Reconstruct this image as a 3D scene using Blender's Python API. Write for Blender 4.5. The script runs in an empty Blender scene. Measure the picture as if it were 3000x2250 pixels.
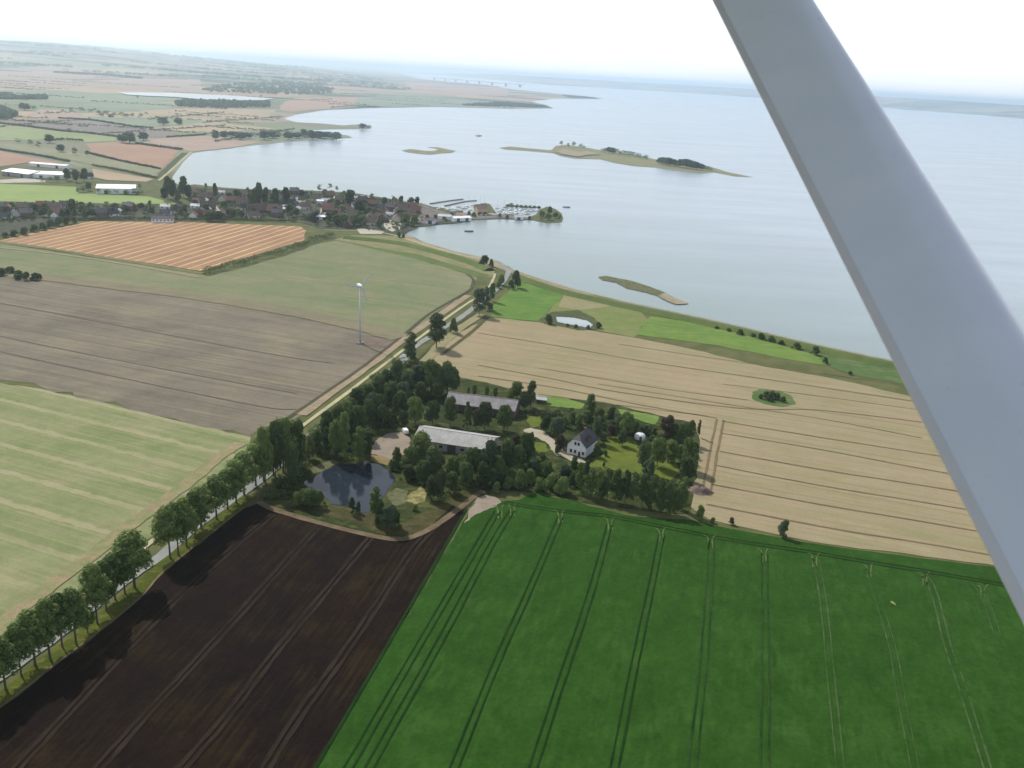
import bpy, math, random
import numpy as np
from mathutils import Matrix, Vector
from mathutils.geometry import tessellate_polygon

SC = bpy.context.scene
COL = SC.collection
R = math.radians
# ------------------------------------------------------------------ camera (a passenger window, 150 m above the fields)
CAM_H = 150.0
PITCH, ROLL = 0.33622, 0.05794
fw = Vector((0, math.cos(PITCH), -math.sin(PITCH)))
r0 = Vector((1, 0, 0)); u0 = Vector((0, math.sin(PITCH), math.cos(PITCH)))
rt = math.cos(ROLL)*r0 + math.sin(ROLL)*u0
up = -math.sin(ROLL)*r0 + math.cos(ROLL)*u0
cd = bpy.data.cameras.new('camera'); cam = bpy.data.objects.new('camera', cd); COL.objects.link(cam)
m = Matrix((rt, up, -fw)).transposed().to_4x4(); m.translation = (0, 0, CAM_H)
cam.matrix_world = m
cd.sensor_width = 36; cd.lens = 31.1836; cd.clip_start = 0.05; cd.clip_end = 250000
SC.camera = cam
cd.dof.use_dof = True; cd.dof.focus_distance = 600; cd.dof.aperture_fstop = 13
# ------------------------------------------------------------------ sky, sun, exposure
SUN_EL, SUN_AZ = R(45), R(132)            # towards the sun, angle from +X counter-clockwise
w = bpy.data.worlds.new('World'); SC.world = w; w.use_nodes = True
nt = w.node_tree; nt.nodes.clear()
def N(nt, t, **k):
    n = nt.nodes.new(t)
    for a, b in k.items():
        if a.startswith('_'): n.inputs[int(a[1:])].default_value = b
        else: setattr(n, a, b)
    return n
sky = N(nt, 'ShaderNodeTexSky', sky_type='NISHITA', sun_disc=False, sun_elevation=SUN_EL, sun_rotation=R(90)-SUN_AZ,
        altitude=150, air_density=1.0, dust_density=2.5, ozone_density=1.5)
tc = N(nt, 'ShaderNodeTexCoord'); mp = N(nt, 'ShaderNodeMapping'); mp.inputs['Scale'].default_value = (1, 1, 7)
ns = N(nt, 'ShaderNodeTexNoise'); ns.inputs['Scale'].default_value = 1.6; ns.inputs['Detail'].default_value = 6; ns.inputs['Roughness'].default_value = .6
cr = N(nt, 'ShaderNodeValToRGB'); cr.color_ramp.elements[0].position = .36; cr.color_ramp.elements[1].position = .72
cr.color_ramp.elements[0].color = (.62,.62,.62,1); cr.color_ramp.elements[1].color = (.95,.95,.95,1)
mx = N(nt, 'ShaderNodeMix', data_type='RGBA'); mx.inputs[7].default_value = (12.6, 13.0, 13.4, 1)
bg = N(nt, 'ShaderNodeBackground'); bg.inputs['Strength'].default_value = 0.1
wo = N(nt, 'ShaderNodeOutputWorld')
L = nt.links.new
L(tc.outputs['Generated'], mp.inputs[0]); L(mp.outputs[0], ns.inputs[0]); L(ns.outputs[0], cr.inputs[0]); sz = N(nt, 'ShaderNodeSeparateXYZ'); L(tc.outputs['Generated'], sz.inputs[0])
mr = N(nt, 'ShaderNodeMapRange'); mr.inputs[1].default_value = .05; mr.inputs[2].default_value = .6; mr.inputs[3].default_value = 1; mr.inputs[4].default_value = .22; L(sz.outputs[2], mr.inputs[0])
ml = N(nt, 'ShaderNodeMath', operation='MULTIPLY'); L(cr.outputs[0], ml.inputs[0]); L(mr.outputs[0], ml.inputs[1]); L(ml.outputs[0], mx.inputs[0])
L(sky.outputs[0], mx.inputs[6]); L(mx.outputs[2], bg.inputs[0]); L(bg.outputs[0], wo.inputs[0])
sd = bpy.data.lights.new('sun', 'SUN'); sd.energy = 4.2; sd.angle = R(0.6); sd.color = (1, .955, .88)
so = bpy.data.objects.new('sun', sd); COL.objects.link(so)
sv = Vector((math.cos(SUN_AZ)*math.cos(SUN_EL), math.sin(SUN_AZ)*math.cos(SUN_EL), math.sin(SUN_EL)))
so.rotation_euler = sv.to_track_quat('Z', 'Y').to_euler(); so.location = (0, 0, 400)
SC.view_settings.view_transform = 'Standard'; SC.view_settings.look = 'None'; SC.view_settings.gamma = 1
SC.view_settings.exposure = 0.08
SC.render.filter_size = 1.9
SC.cycles.max_bounces = 6; SC.cycles.transparent_max_bounces = 12; SC.cycles.volume_bounces = 1
SC.cycles.sample_clamp_indirect = 6
HAZE = 9e-5

HROWS = (
 (-970,2536,-726,2500),
 (-2224,3760,-2018,3733),
 (-776,3616,-570,3561),
 (-666,1737,-627,1926),
 (-1287,1965,-889,1859),
 (-1508,10428,-1158,10404),
 (-880,4706,-407,4668),
 (-1953,3349,-1771,3309),
 (-574,1685,-537,2122),
 (-1561,2479,-1489,2745),
 (-1214,9921,-478,9852),
 (-2338,10530,-1145,10277),
 (-2173,3379,-1732,3351),
 (-1682,5794,-976,5646),
 (-1327,2808,-892,2780),
 (-2602,4649,-2121,4601),
 (-2201,6378,-2121,7007),
 (-2386,5410,-2167,6215),
 (-1924,10828,-1018,10789),
 (-2454,6878,-1715,6766),
 (-924,2252,-654,2214),
 (-2292,4741,-2251,5133),
 (-1751,4803,-1713,5176),
 (-1005,1694,-983,2081),
 (-2069,3559,-1732,3491),
 (-760,3549,-571,3499),
 (-2189,4454,-1634,4378),
 (-2438,5231,-2386,5583),
 (-913,8837,-352,8733),
 (-958,5068,-208,5024),
 (-2170,7421,-1414,7245),
 (-714,2043,-466,2022),
 (-928,1907,-666,1849),
 (-694,3256,-642,3677),
 (-1304,1917,-923,1895),
 (-2313,3991,-2144,3975),
 (-893,2165,-860,2627),
 (-1387,4514,-1365,4748),
 (-1236,3805,-918,3762),
 (-2297,4267,-1994,4207),
 (-1192,6803,-585,6744),
 (-1072,3832,-655,3726),
 (-2184,13946,-1956,14873),
 (-972,8014,-679,7987),
 (-761,2159,-682,2572),
 (-676,2029,-538,2004),
 (-579,3951,-420,3936),
 (-1142,2152,-1111,2265),
 (-1456,4962,-800,4889),
 (-732,4382,-60,4228),
 (-943,2423,-650,2378),
 (-793,1720,-690,2114),
 (-2756,5875,-2105,5803),
 (-1392,5062,-1159,5039),
 (-1363,2043,-1051,1995),
 (-1499,3824,-981,3794),
 (-1381,6775,-826,6669),
 (-1366,2407,-1111,2391),
 (-1774,3026,-1413,2950),
 (-1599,2698,-1442,2667),
 (-901,3832,-857,4066),
 (-2457,4050,-1883,3935),
)
UNDER = (
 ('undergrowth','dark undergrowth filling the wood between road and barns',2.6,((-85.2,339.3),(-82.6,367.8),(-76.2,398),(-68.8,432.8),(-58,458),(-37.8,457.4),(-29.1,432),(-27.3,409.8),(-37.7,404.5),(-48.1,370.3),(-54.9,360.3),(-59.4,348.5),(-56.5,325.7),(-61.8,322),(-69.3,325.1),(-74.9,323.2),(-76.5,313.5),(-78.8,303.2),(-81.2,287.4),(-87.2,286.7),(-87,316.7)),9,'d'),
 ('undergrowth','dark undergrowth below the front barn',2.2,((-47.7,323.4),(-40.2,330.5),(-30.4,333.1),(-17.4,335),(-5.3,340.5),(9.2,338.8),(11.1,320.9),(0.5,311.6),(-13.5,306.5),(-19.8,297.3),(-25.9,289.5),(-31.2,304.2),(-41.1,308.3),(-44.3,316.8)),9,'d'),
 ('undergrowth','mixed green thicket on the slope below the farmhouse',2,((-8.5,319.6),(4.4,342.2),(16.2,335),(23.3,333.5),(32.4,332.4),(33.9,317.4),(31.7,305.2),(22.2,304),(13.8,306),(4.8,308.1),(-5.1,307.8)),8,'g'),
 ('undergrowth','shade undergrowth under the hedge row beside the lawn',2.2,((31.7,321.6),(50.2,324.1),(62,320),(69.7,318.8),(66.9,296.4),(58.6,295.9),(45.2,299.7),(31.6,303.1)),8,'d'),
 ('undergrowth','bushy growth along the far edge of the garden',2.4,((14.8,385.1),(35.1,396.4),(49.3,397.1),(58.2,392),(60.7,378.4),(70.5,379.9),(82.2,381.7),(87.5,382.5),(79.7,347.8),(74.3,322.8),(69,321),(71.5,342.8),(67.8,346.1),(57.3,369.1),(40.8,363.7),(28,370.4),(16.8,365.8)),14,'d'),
 ('garden_shrubs','dark garden shrubs and hedges filling the gaps between village houses',2.4,((-391.8,1031.4),(-348.7,1038.4),(-257.4,1071.4),(-206.1,1081.6),(-151.4,1051.4),(-118.4,1026.2),(-101.5,923.6),(-115.9,863.4),(-144,848.2),(-189.1,851.2),(-224.1,884.1),(-315.6,855.7),(-356.7,857.7),(-461,779.9),(-509.1,865.1),(-378.6,912.2),(-339.2,935.2)),42,'d'),
)
LAND = (
 ('land',((453.1,262.7),(323.8,418.1),(236.4,492.3),(218.1,508.2),(195,522.4),(171.3,539.5),(146.7,559.9),(119.9,579.3),(97.3,596.3),(69.9,612.1),(45.4,644.1),(21.8,673.9),(0,696.7),(-7.9,719.7),(-24.2,745.8),(-49.2,765.1),(-66.6,779.2),(-85.7,802.7),(-99.2,827.4),(-109.1,839.3),(-110.4,862.6),(-111.7,862),(-107.1,893.5),(-102.7,909.2),(-92.3,918.6),(-79.8,935.6),(-53.4,949.7),(-23.7,969.4),(12.7,974.3),(18,967.7),(29.9,961),(43.7,972.9),(46.7,1000.4),(45.9,1037.6),(39.6,1070.1),(29.5,1086.9),(20.2,1057.1),(15.6,1016.2),(5.9,989.5),(-5.4,1008.1),(-16.5,1008.4),(-27.4,999.5),(-39.1,1079.8),(-51.1,1080.2),(-52.8,1008.3),(-59.8,986.9),(-76.4,989.6),(-86.3,1024),(-104.1,1031.8),(-119.9,1056.4),(-121,1048.3),(-154.7,1074.5),(-211.5,1110.2),(-266.1,1107.8),(-319.7,1087.2),(-365.1,1088.6),(-404,1103),(-410.1,1080.9),(-436.6,1116.5),(-456.8,1169.6),(-503.9,1334.3),(-540.2,1473.1),(-527,1558),(-494,1691),(-457,1819),(-415,1880),(-376,1985),(-399,2042),(-454,2057),(-503,2133),(-465,2208),(-427,2245),(-391,2301),(-406,2412),(-444,2463),(-473,2363),(-528,2393),(-598,2385),(-664,2508),(-687,2744),(-679,3083),(-587,3451),(-372,3912),(-84,4155),(123,4546),(97,4987),(10,5505),(189,6551),(562,7252),(510,8056),(161,8666),(-153,9419),(-474,11486),(-863,12150),(-1133,12472),(-1654,14007),(-2913,21497),(-5231,32640),(-12147,55327),(-30000,55000),(-60000,30000),(-60000,-3000),(-3000,-3000),(3000,-3000),(4000,-1000))),
 ('small_island',((-235,1738),(-226,1779),(-212,1777),(-193,1757),(-179,1767),(-171,1807),(-183,1833),(-199,1845),(-179,1860),(-158,1828),(-137,1798),(-142,1750),(-158,1729),(-175,1686),(-197,1691),(-221,1706))),
 ('islet',((-127,2269),(-120,2311),(-109,2284),(-115,2227))),
 ('long_island',((-56,1937),(-33,1993),(-4,1975),(55,1951),(68,2090),(95,2141),(132,2097),(168,2032),(227,1974),(258,1894),(269,1869),(304,1891),(359,1785),(375,1682),(404,1611),(372,1609),(343,1664),(314,1626),(269,1659),(243,1690),(204,1694),(174,1730),(148,1800),(97,1780),(72,1819),(56,1881),(-4,1902),(-41,1903))),
 ('sand_bar',((64,700.8),(70.9,706.4),(76.9,701.3),(89,693.5),(101.3,676.8),(111.2,659.1),(118.3,636.8),(124,626.6),(114.6,622.6),(108.8,632),(104.6,644.6),(96.9,654.2),(82.9,665.3),(76.9,683.1),(66.3,688.9))),
)
SHEETS = (
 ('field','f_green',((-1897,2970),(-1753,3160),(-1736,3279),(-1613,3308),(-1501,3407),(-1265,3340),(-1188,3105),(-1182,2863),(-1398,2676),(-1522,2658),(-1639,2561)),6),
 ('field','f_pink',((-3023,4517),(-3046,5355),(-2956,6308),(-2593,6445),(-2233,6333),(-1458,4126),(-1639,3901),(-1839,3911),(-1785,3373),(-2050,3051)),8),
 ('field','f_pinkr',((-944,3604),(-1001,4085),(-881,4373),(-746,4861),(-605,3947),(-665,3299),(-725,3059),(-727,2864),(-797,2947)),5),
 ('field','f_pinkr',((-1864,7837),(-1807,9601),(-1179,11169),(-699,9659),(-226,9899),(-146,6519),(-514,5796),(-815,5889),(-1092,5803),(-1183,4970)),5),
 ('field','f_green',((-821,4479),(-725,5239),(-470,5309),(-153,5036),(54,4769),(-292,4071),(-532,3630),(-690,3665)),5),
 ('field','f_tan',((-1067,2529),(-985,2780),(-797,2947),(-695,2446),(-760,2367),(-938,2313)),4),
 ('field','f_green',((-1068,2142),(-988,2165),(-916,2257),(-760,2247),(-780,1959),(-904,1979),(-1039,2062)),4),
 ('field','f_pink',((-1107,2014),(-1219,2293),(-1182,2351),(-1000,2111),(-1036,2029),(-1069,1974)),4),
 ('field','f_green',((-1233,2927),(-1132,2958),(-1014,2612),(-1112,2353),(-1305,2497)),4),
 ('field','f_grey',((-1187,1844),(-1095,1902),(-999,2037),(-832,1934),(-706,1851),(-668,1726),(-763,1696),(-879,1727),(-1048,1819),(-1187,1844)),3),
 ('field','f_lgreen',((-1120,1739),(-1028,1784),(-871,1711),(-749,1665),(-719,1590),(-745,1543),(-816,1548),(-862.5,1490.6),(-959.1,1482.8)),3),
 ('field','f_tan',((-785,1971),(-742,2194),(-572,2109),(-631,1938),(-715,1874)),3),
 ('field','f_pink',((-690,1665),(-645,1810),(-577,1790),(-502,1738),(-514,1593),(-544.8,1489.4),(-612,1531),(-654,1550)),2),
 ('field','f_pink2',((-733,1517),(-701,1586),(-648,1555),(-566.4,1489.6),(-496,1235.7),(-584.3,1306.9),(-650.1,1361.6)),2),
 ('field','f_olive2',((-938,1411.3),(-846.1,1461.7),(-752.8,1425.6),(-642.4,1345.3),(-572.6,1290.2),(-492.6,1227.1),(-469.7,1143.5),(-590.5,1233.8),(-693.7,1311),(-784.1,1351.8),(-903.5,1357.9)),2),
 ('field','f_pink2',((-877.7,1318),(-777.2,1339.6),(-700.4,1281.3),(-626.5,1234),(-670.8,1218),(-674.8,1158.4),(-722.2,1077.8)),2),
 ('field','f_tan',((-571.2,1192.4),(-462.7,1126),(-460.4,1096.7),(-504.9,1090.6),(-532.8,1110.1)),1),
 ('field','f_bright1',((-676.1,980.3),(-593.4,1014.2),(-512.2,1024.2),(-486.2,977.4),(-412.7,984.2),(-364.7,942.6),(-483.4,903),(-527.1,897),(-604.1,871.8)),1),
 ('field','f_bright2',((-503.8,744.3),(-455.6,770.4),(-436.7,772.8),(-431.5,752.8),(-432.6,729.6),(-451.2,662.7)),1),
 ('field','f_orange',((-419.5,703.3),(-414.9,740),(-395.1,814.8),(-309.3,838.2),(-211.5,851.5),(-200.1,826.1),(-191.9,779.9),(-211.8,713.6),(-223.2,678.1),(-231.5,639.7),(-307.9,665.9),(-370.7,684.4)),1),
 ('field','f_olive',((-679.8,704.5),(-491.9,702.7),(-413,695),(-304.4,658),(-232.5,633),(-223.3,622.9),(-206.9,659.9),(-188.9,712.7),(-175.7,771.4),(-165,788.7),(-135.3,773.1),(-85.1,727.9),(-43.5,684.8),(-31.8,671.1),(-34.3,627.1),(-48,575.3),(-65.3,500.8),(-75.3,444.4),(-94.7,364.6),(-110.5,348.6),(-249,404.7),(-445.2,446.8)),1.5),
 ('field','f_grey2',((-644.6,595.6),(-462,608.6),(-363.7,607.8),(-323.5,593),(-221.3,574.7),(-152,547.4),(-118.4,528.8),(-99.3,519),(-71.9,505.4),(-66.2,495.8),(-76,448.3),(-83.8,413.3),(-94,370.4),(-109.1,342.2),(-135.7,352.7),(-164,363.1),(-202.8,379.4),(-240.5,389.7),(-377.7,424.3),(-485.5,437.9)),5),
 ('field','f_stripgreen',((-485.5,437.9),(-376.6,422.9),(-239.5,387.9),(-201.9,377.7),(-163.6,362.1),(-135.3,351.7),(-108.4,341.8),(-103,316.2),(-109.5,284.1),(-116.9,250.1),(-123.9,216.1),(-128.4,191.3),(-137,152.7),(-199.7,154.7)),1.2),
 ('field','f_dike',((-167.1,792.7),(-156.6,820.6),(-110.6,831.1),(-49.1,763),(-18.2,709.4),(-21.2,673.9),(-32,674.4),(-85.5,731.7),(-135.7,775.2)),0.6),
 ('field','f_dikeg',((-157.4,781.9),(-87.6,749.3),(-44.9,705.5),(-20.7,680.7),(-28.3,672),(-85.1,727.9),(-143.4,772.8)),0.6),
 ('field','f_bright',((-16.2,585.2),(-16.4,558.4),(-1.2,554.8),(15.2,553.9),(21.8,584),(32.6,623.7),(35.9,649.3),(21.7,665.8),(3.9,672.4),(-4.5,643.5)),0.8),
 ('field','f_pasture',((35.8,646.2),(32.6,622.2),(21.8,581.5),(15.2,553.9),(48.8,541.2),(73.8,528.6),(88.2,574.7),(82.9,611.1),(61.7,633.6)),0.8),
 ('field','f_tanp',((34.1,630.4),(44.4,633),(60.9,618.7),(65.5,605.3),(44.9,589.3),(28.6,593.8)),1.5),
 ('field','f_bright3',((90.9,583.7),(115.2,574.6),(133,563.5),(158.8,535.5),(182,512.7),(182.5,493.3),(156.4,502.6),(124.5,521.3),(101.1,528.2),(76.5,535.6),(82.8,561.5)),0.8),
 ('field','f_marsh',((182.7,514.9),(201.3,512.4),(225.3,501.4),(259.4,469.9),(264.1,436.2),(216.4,465.7),(194.4,475.5),(184.3,486.2),(182.5,495.2)),0.8),
 ('field','f_stubble',((-16.3,556.1),(15.2,550.5),(48.6,538),(76.3,526.1),(107.6,509),(140.5,484.8),(177.6,468.5),(209.8,446.2),(302.4,386.1),(385.2,318.3),(288.7,223.3),(237.5,245.2),(176.1,264.7),(166.5,269.6),(124.9,275.5),(99.1,281.6),(74.5,291.2),(68.2,304.1),(76.3,341.3),(85.1,387.1),(61.7,399.6),(44.6,409.6),(24.1,410.1),(12.7,408.2),(-10.7,422.6),(-27.6,428.9),(-45.5,464),(-41.5,489.5),(-31.8,520.9)),0.8),
 ('field','f_brown',((-81.6,279.3),(-63.4,271.3),(-44.7,264.7),(-33.6,263.5),(-25.2,271.9),(-17.5,285.9),(-13.3,291.1),(-28.9,209.4),(-39.3,159.1),(-47.6,119.4),(-134.9,90.5),(-131.8,135),(-127.1,145.3),(-117.5,172),(-113.4,186.7),(-108,204.4),(-104,220.6),(-102.8,236.4),(-95.9,262.6),(-91.6,278.7),(-87.5,283.7)),0.6),
 ('field','f_crop',((-39.2,158.7),(-28.8,208.7),(-13.7,281.8),(-12.1,288.4),(-3.6,294.6),(4.9,298),(11.9,304.3),(27.4,298.5),(43.9,290.3),(65.8,289.7),(78.5,285.7),(100,279.1),(124.4,274.2),(166.7,268.4),(175.5,263.4),(236.1,243.2),(179.6,124.3),(-48.8,112.1)),0.5),
 ('meadow','f_farm',((-85.6,339.7),(-76.9,400.9),(-59.3,453.1),(-45.4,462.3),(-29.1,433.8),(-13.3,428.5),(12.7,410.8),(44.6,409.6),(61.7,399.6),(86.3,387.3),(84.3,362.2),(77.6,332.4),(67.5,294.6),(44.4,295.4),(27.5,299.3),(10.1,304.8),(-4,305.4),(-13.7,291.8),(-25.3,272.9),(-33.9,265.3),(-45.1,266.6),(-63.7,272.6),(-80.4,280.9),(-87.9,284.2),(-83.3,319)),0.8),
 ('lawn','f_lawn',((42.1,358.3),(46.5,366),(54.8,365.8),(56,357.6),(56.6,344.5),(59.8,341.1),(71.5,342.8),(69.8,329.1),(65.4,322.7),(58.6,324.1),(50.6,327.7),(40.8,329.9),(33.3,331.3),(37.1,341.7),(42.3,347.6)),1),
 ('meadow','f_bright3',((12.8,413.4),(26.2,412.1),(35.6,404.9),(33.4,397.8),(25.7,398.2),(13.8,399.6)),1),
 ('meadow','f_bright3',((51.4,400.8),(61.2,397.4),(70.8,394),(67.5,382.5),(60,387.5),(52,394.3)),1),
 ('lawn','f_lawn',((8.5,384.1),(13.7,384.9),(14.7,374.3),(10.2,370.6),(8,376.3)),1),
 ('lawn','f_lawn',((11.2,353.8),(15.5,353),(17,346.6),(14.2,338.5),(10.7,343.1)),1),
 ('farm_yard','f_gravel',((-56.9,339.5),(-55.6,347.7),(-51.9,354.4),(-44.7,356.9),(-41.7,348.4),(-41.2,334.1),(-45.3,331),(-46.7,326.5),(-51.1,329),(-55.5,331.4)),1),
 ('farm_yard','f_sand',((-55.4,330.8),(-50.7,329.6),(-46.7,326.5),(-47.4,321.1),(-51.6,322.8),(-54.6,326)),1),
 ('driveway','f_path',((6.3,366.4),(9.6,369.8),(14.6,367.6),(18.8,359),(20.8,352.5),(23.8,346.2),(26.7,341.5),(31.2,339),(32.5,334.8),(28.4,334.2),(23.5,339.2),(20.5,340.6),(18,346.7),(16.6,353.2),(12.3,359.4),(8,360.2)),0.8),
 ('farm_yard','f_gravel',((-13.8,276.9),(-13,284.4),(-10.6,297.5),(-7.6,300.5),(-3.8,299.2),(-1.3,294.6),(-3.5,290.9),(-7.8,287.4),(-11.1,282.8)),0.8),
 ('meadow','f_farm2',((-61.7,284.1),(-47.2,282.1),(-34.7,274.4),(-25.7,287.6),(-15,300),(-11.2,298.4),(-12.5,291.2),(-17.4,283.9),(-24.3,273.9),(-31.9,266),(-44.1,268.9),(-59.1,276),(-82.7,283.3),(-83.5,286.2)),1),
 ('bank','f_straw',((-36.6,295.2),(-32.2,304.6),(-28.8,299.8),(-29.6,292),(-32.6,288.7),(-35.6,291.3)),0.8),
 ('bank','f_reed',((-44.1,296.2),(-41.2,301.8),(-36.8,300.3),(-35.6,291.3),(-39.1,286.9),(-42.4,291.4)),0.8),
 ('bank','f_reed',((-76.5,313.5),(-74.1,319.7),(-70.1,323.8),(-66.6,321.3),(-69.5,316.8),(-71.4,312),(-74.7,309.8)),0.8),
 ('bank','f_track',((-87,489.6),(-84.3,496.9),(-75.4,492),(-67.5,484.3),(-73,476.8),(-81.2,478.8),(-89.4,480.8),(-96.8,484.8)),1.5),
 ('pond_bank','f_marsh2',((14.5,556.4),(24.1,579.1),(42.1,588.7),(51.8,569.7),(55.7,550.7),(51.1,540.3),(39.5,536.9),(27.1,544.6),(18.2,547.4)),1),
 ('thicket_ground','f_marsh',((124.9,437),(129.9,442.5),(140.4,442.1),(144.9,435.8),(143.7,422.2),(135.6,416.6),(127.3,419.5),(122.8,426.1)),1),
 ('village_ground','f_village',((-410.1,1080.9),(-361.2,1076.6),(-264.1,1099.5),(-210,1101.9),(-153.6,1066.7),(-118.9,1029.8),(-103,981.8),(-67,1013.8),(-61.2,932.4),(-104.3,887),(-109.7,844.2),(-134,841.1),(-187.5,843.7),(-222.7,878.7),(-314.7,853.2),(-354.7,852.6),(-469.6,795.2),(-518.1,881.1),(-384.5,926.8),(-350,951.9),(-389.5,1032.4)),2),
 ('village_ground','f_village',((-488.3,776.7),(-489.6,830.5),(-493.6,896.6),(-369.5,936.5),(-322.8,842.8),(-407.8,815.2),(-417.1,779.8),(-427.9,721.3),(-433.6,685.7)),2),
 ('quay','f_quay',((-97.8,911),(-92.7,922.5),(-80.1,938.8),(-53.6,953.8),(-23.8,973.8),(12.7,978.7),(8.6,990.5),(-24.7,1000.6),(-55.5,984),(-75.7,980.7),(-102.6,1017.4),(-115.9,1047.5),(-109.5,967.6),(-105.8,913.7)),1),
 ('beach','f_sand2',((62,1913),(77,1997),(95,1972),(110,1929),(133,1970),(155,1901),(127,1869),(104,1809),(86,1828),(73,1852)),8),
 ('beach','f_sand2',((104.6,644.6),(108.5,630.1),(114.4,621.4),(123.9,626),(118.3,636.8),(110.7,655.7)),1),
 ('beach','f_sand2',((0,698.4),(21.9,675.5),(45.4,645.7),(70.1,613.4),(97.5,597.6),(120.1,580.6),(147,561.1),(171.6,540.5),(195.4,523.4),(218.5,509.2),(236.8,493.2),(324.3,418.8),(320.6,413.3),(234.1,486.8),(215.9,502.4),(193.1,516.3),(169.6,533),(145.4,554.1),(118.9,573.2),(96.2,588.6),(69.3,605.3),(44.9,635.2),(21.7,664.2),(0.2,686.4),(-19.1,714.7),(-48.3,752.9),(-65.3,764.4),(-93.5,797.9),(-109.3,821.5),(-115.4,834.5),(-108.2,839.6),(-95.7,816.2),(-66.6,779.2),(-49.2,765.1),(-24.1,743.9)),0.8),
 ('road','f_pale',((-363.2,1010.8),(-354.7,1004.2),(-345.7,996.3),(-331.9,964.4),(-314.1,922.7),(-298.2,890.3),(-298.6,882.8),(-315.5,915.5),(-336.3,962.5),(-352.5,993.3)),0.3),
 ('car_park','f_pale',((-143.7,928.4),(-131.6,916.3),(-122.2,903.7),(-118.4,866.9),(-123.2,850.8),(-131,862.5),(-136.6,882.9)),0.5),
 ('road','f_pale',((-210.7,928.2),(-218.8,970.2),(-216.7,985.4),(-205.4,939.1),(-199,915.7),(-204,909.6)),0.5),
 ('car_park','f_pale',((-158.1,852.9),(-150.9,859.1),(-131.1,848),(-131.3,834.1),(-150.2,829)),0.5),
 ('farm_yard','f_pale',((-610.1,1043.9),(-592.6,1070.5),(-564.1,1059),(-557.9,1045.2),(-595.5,1018)),1),
)
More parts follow.
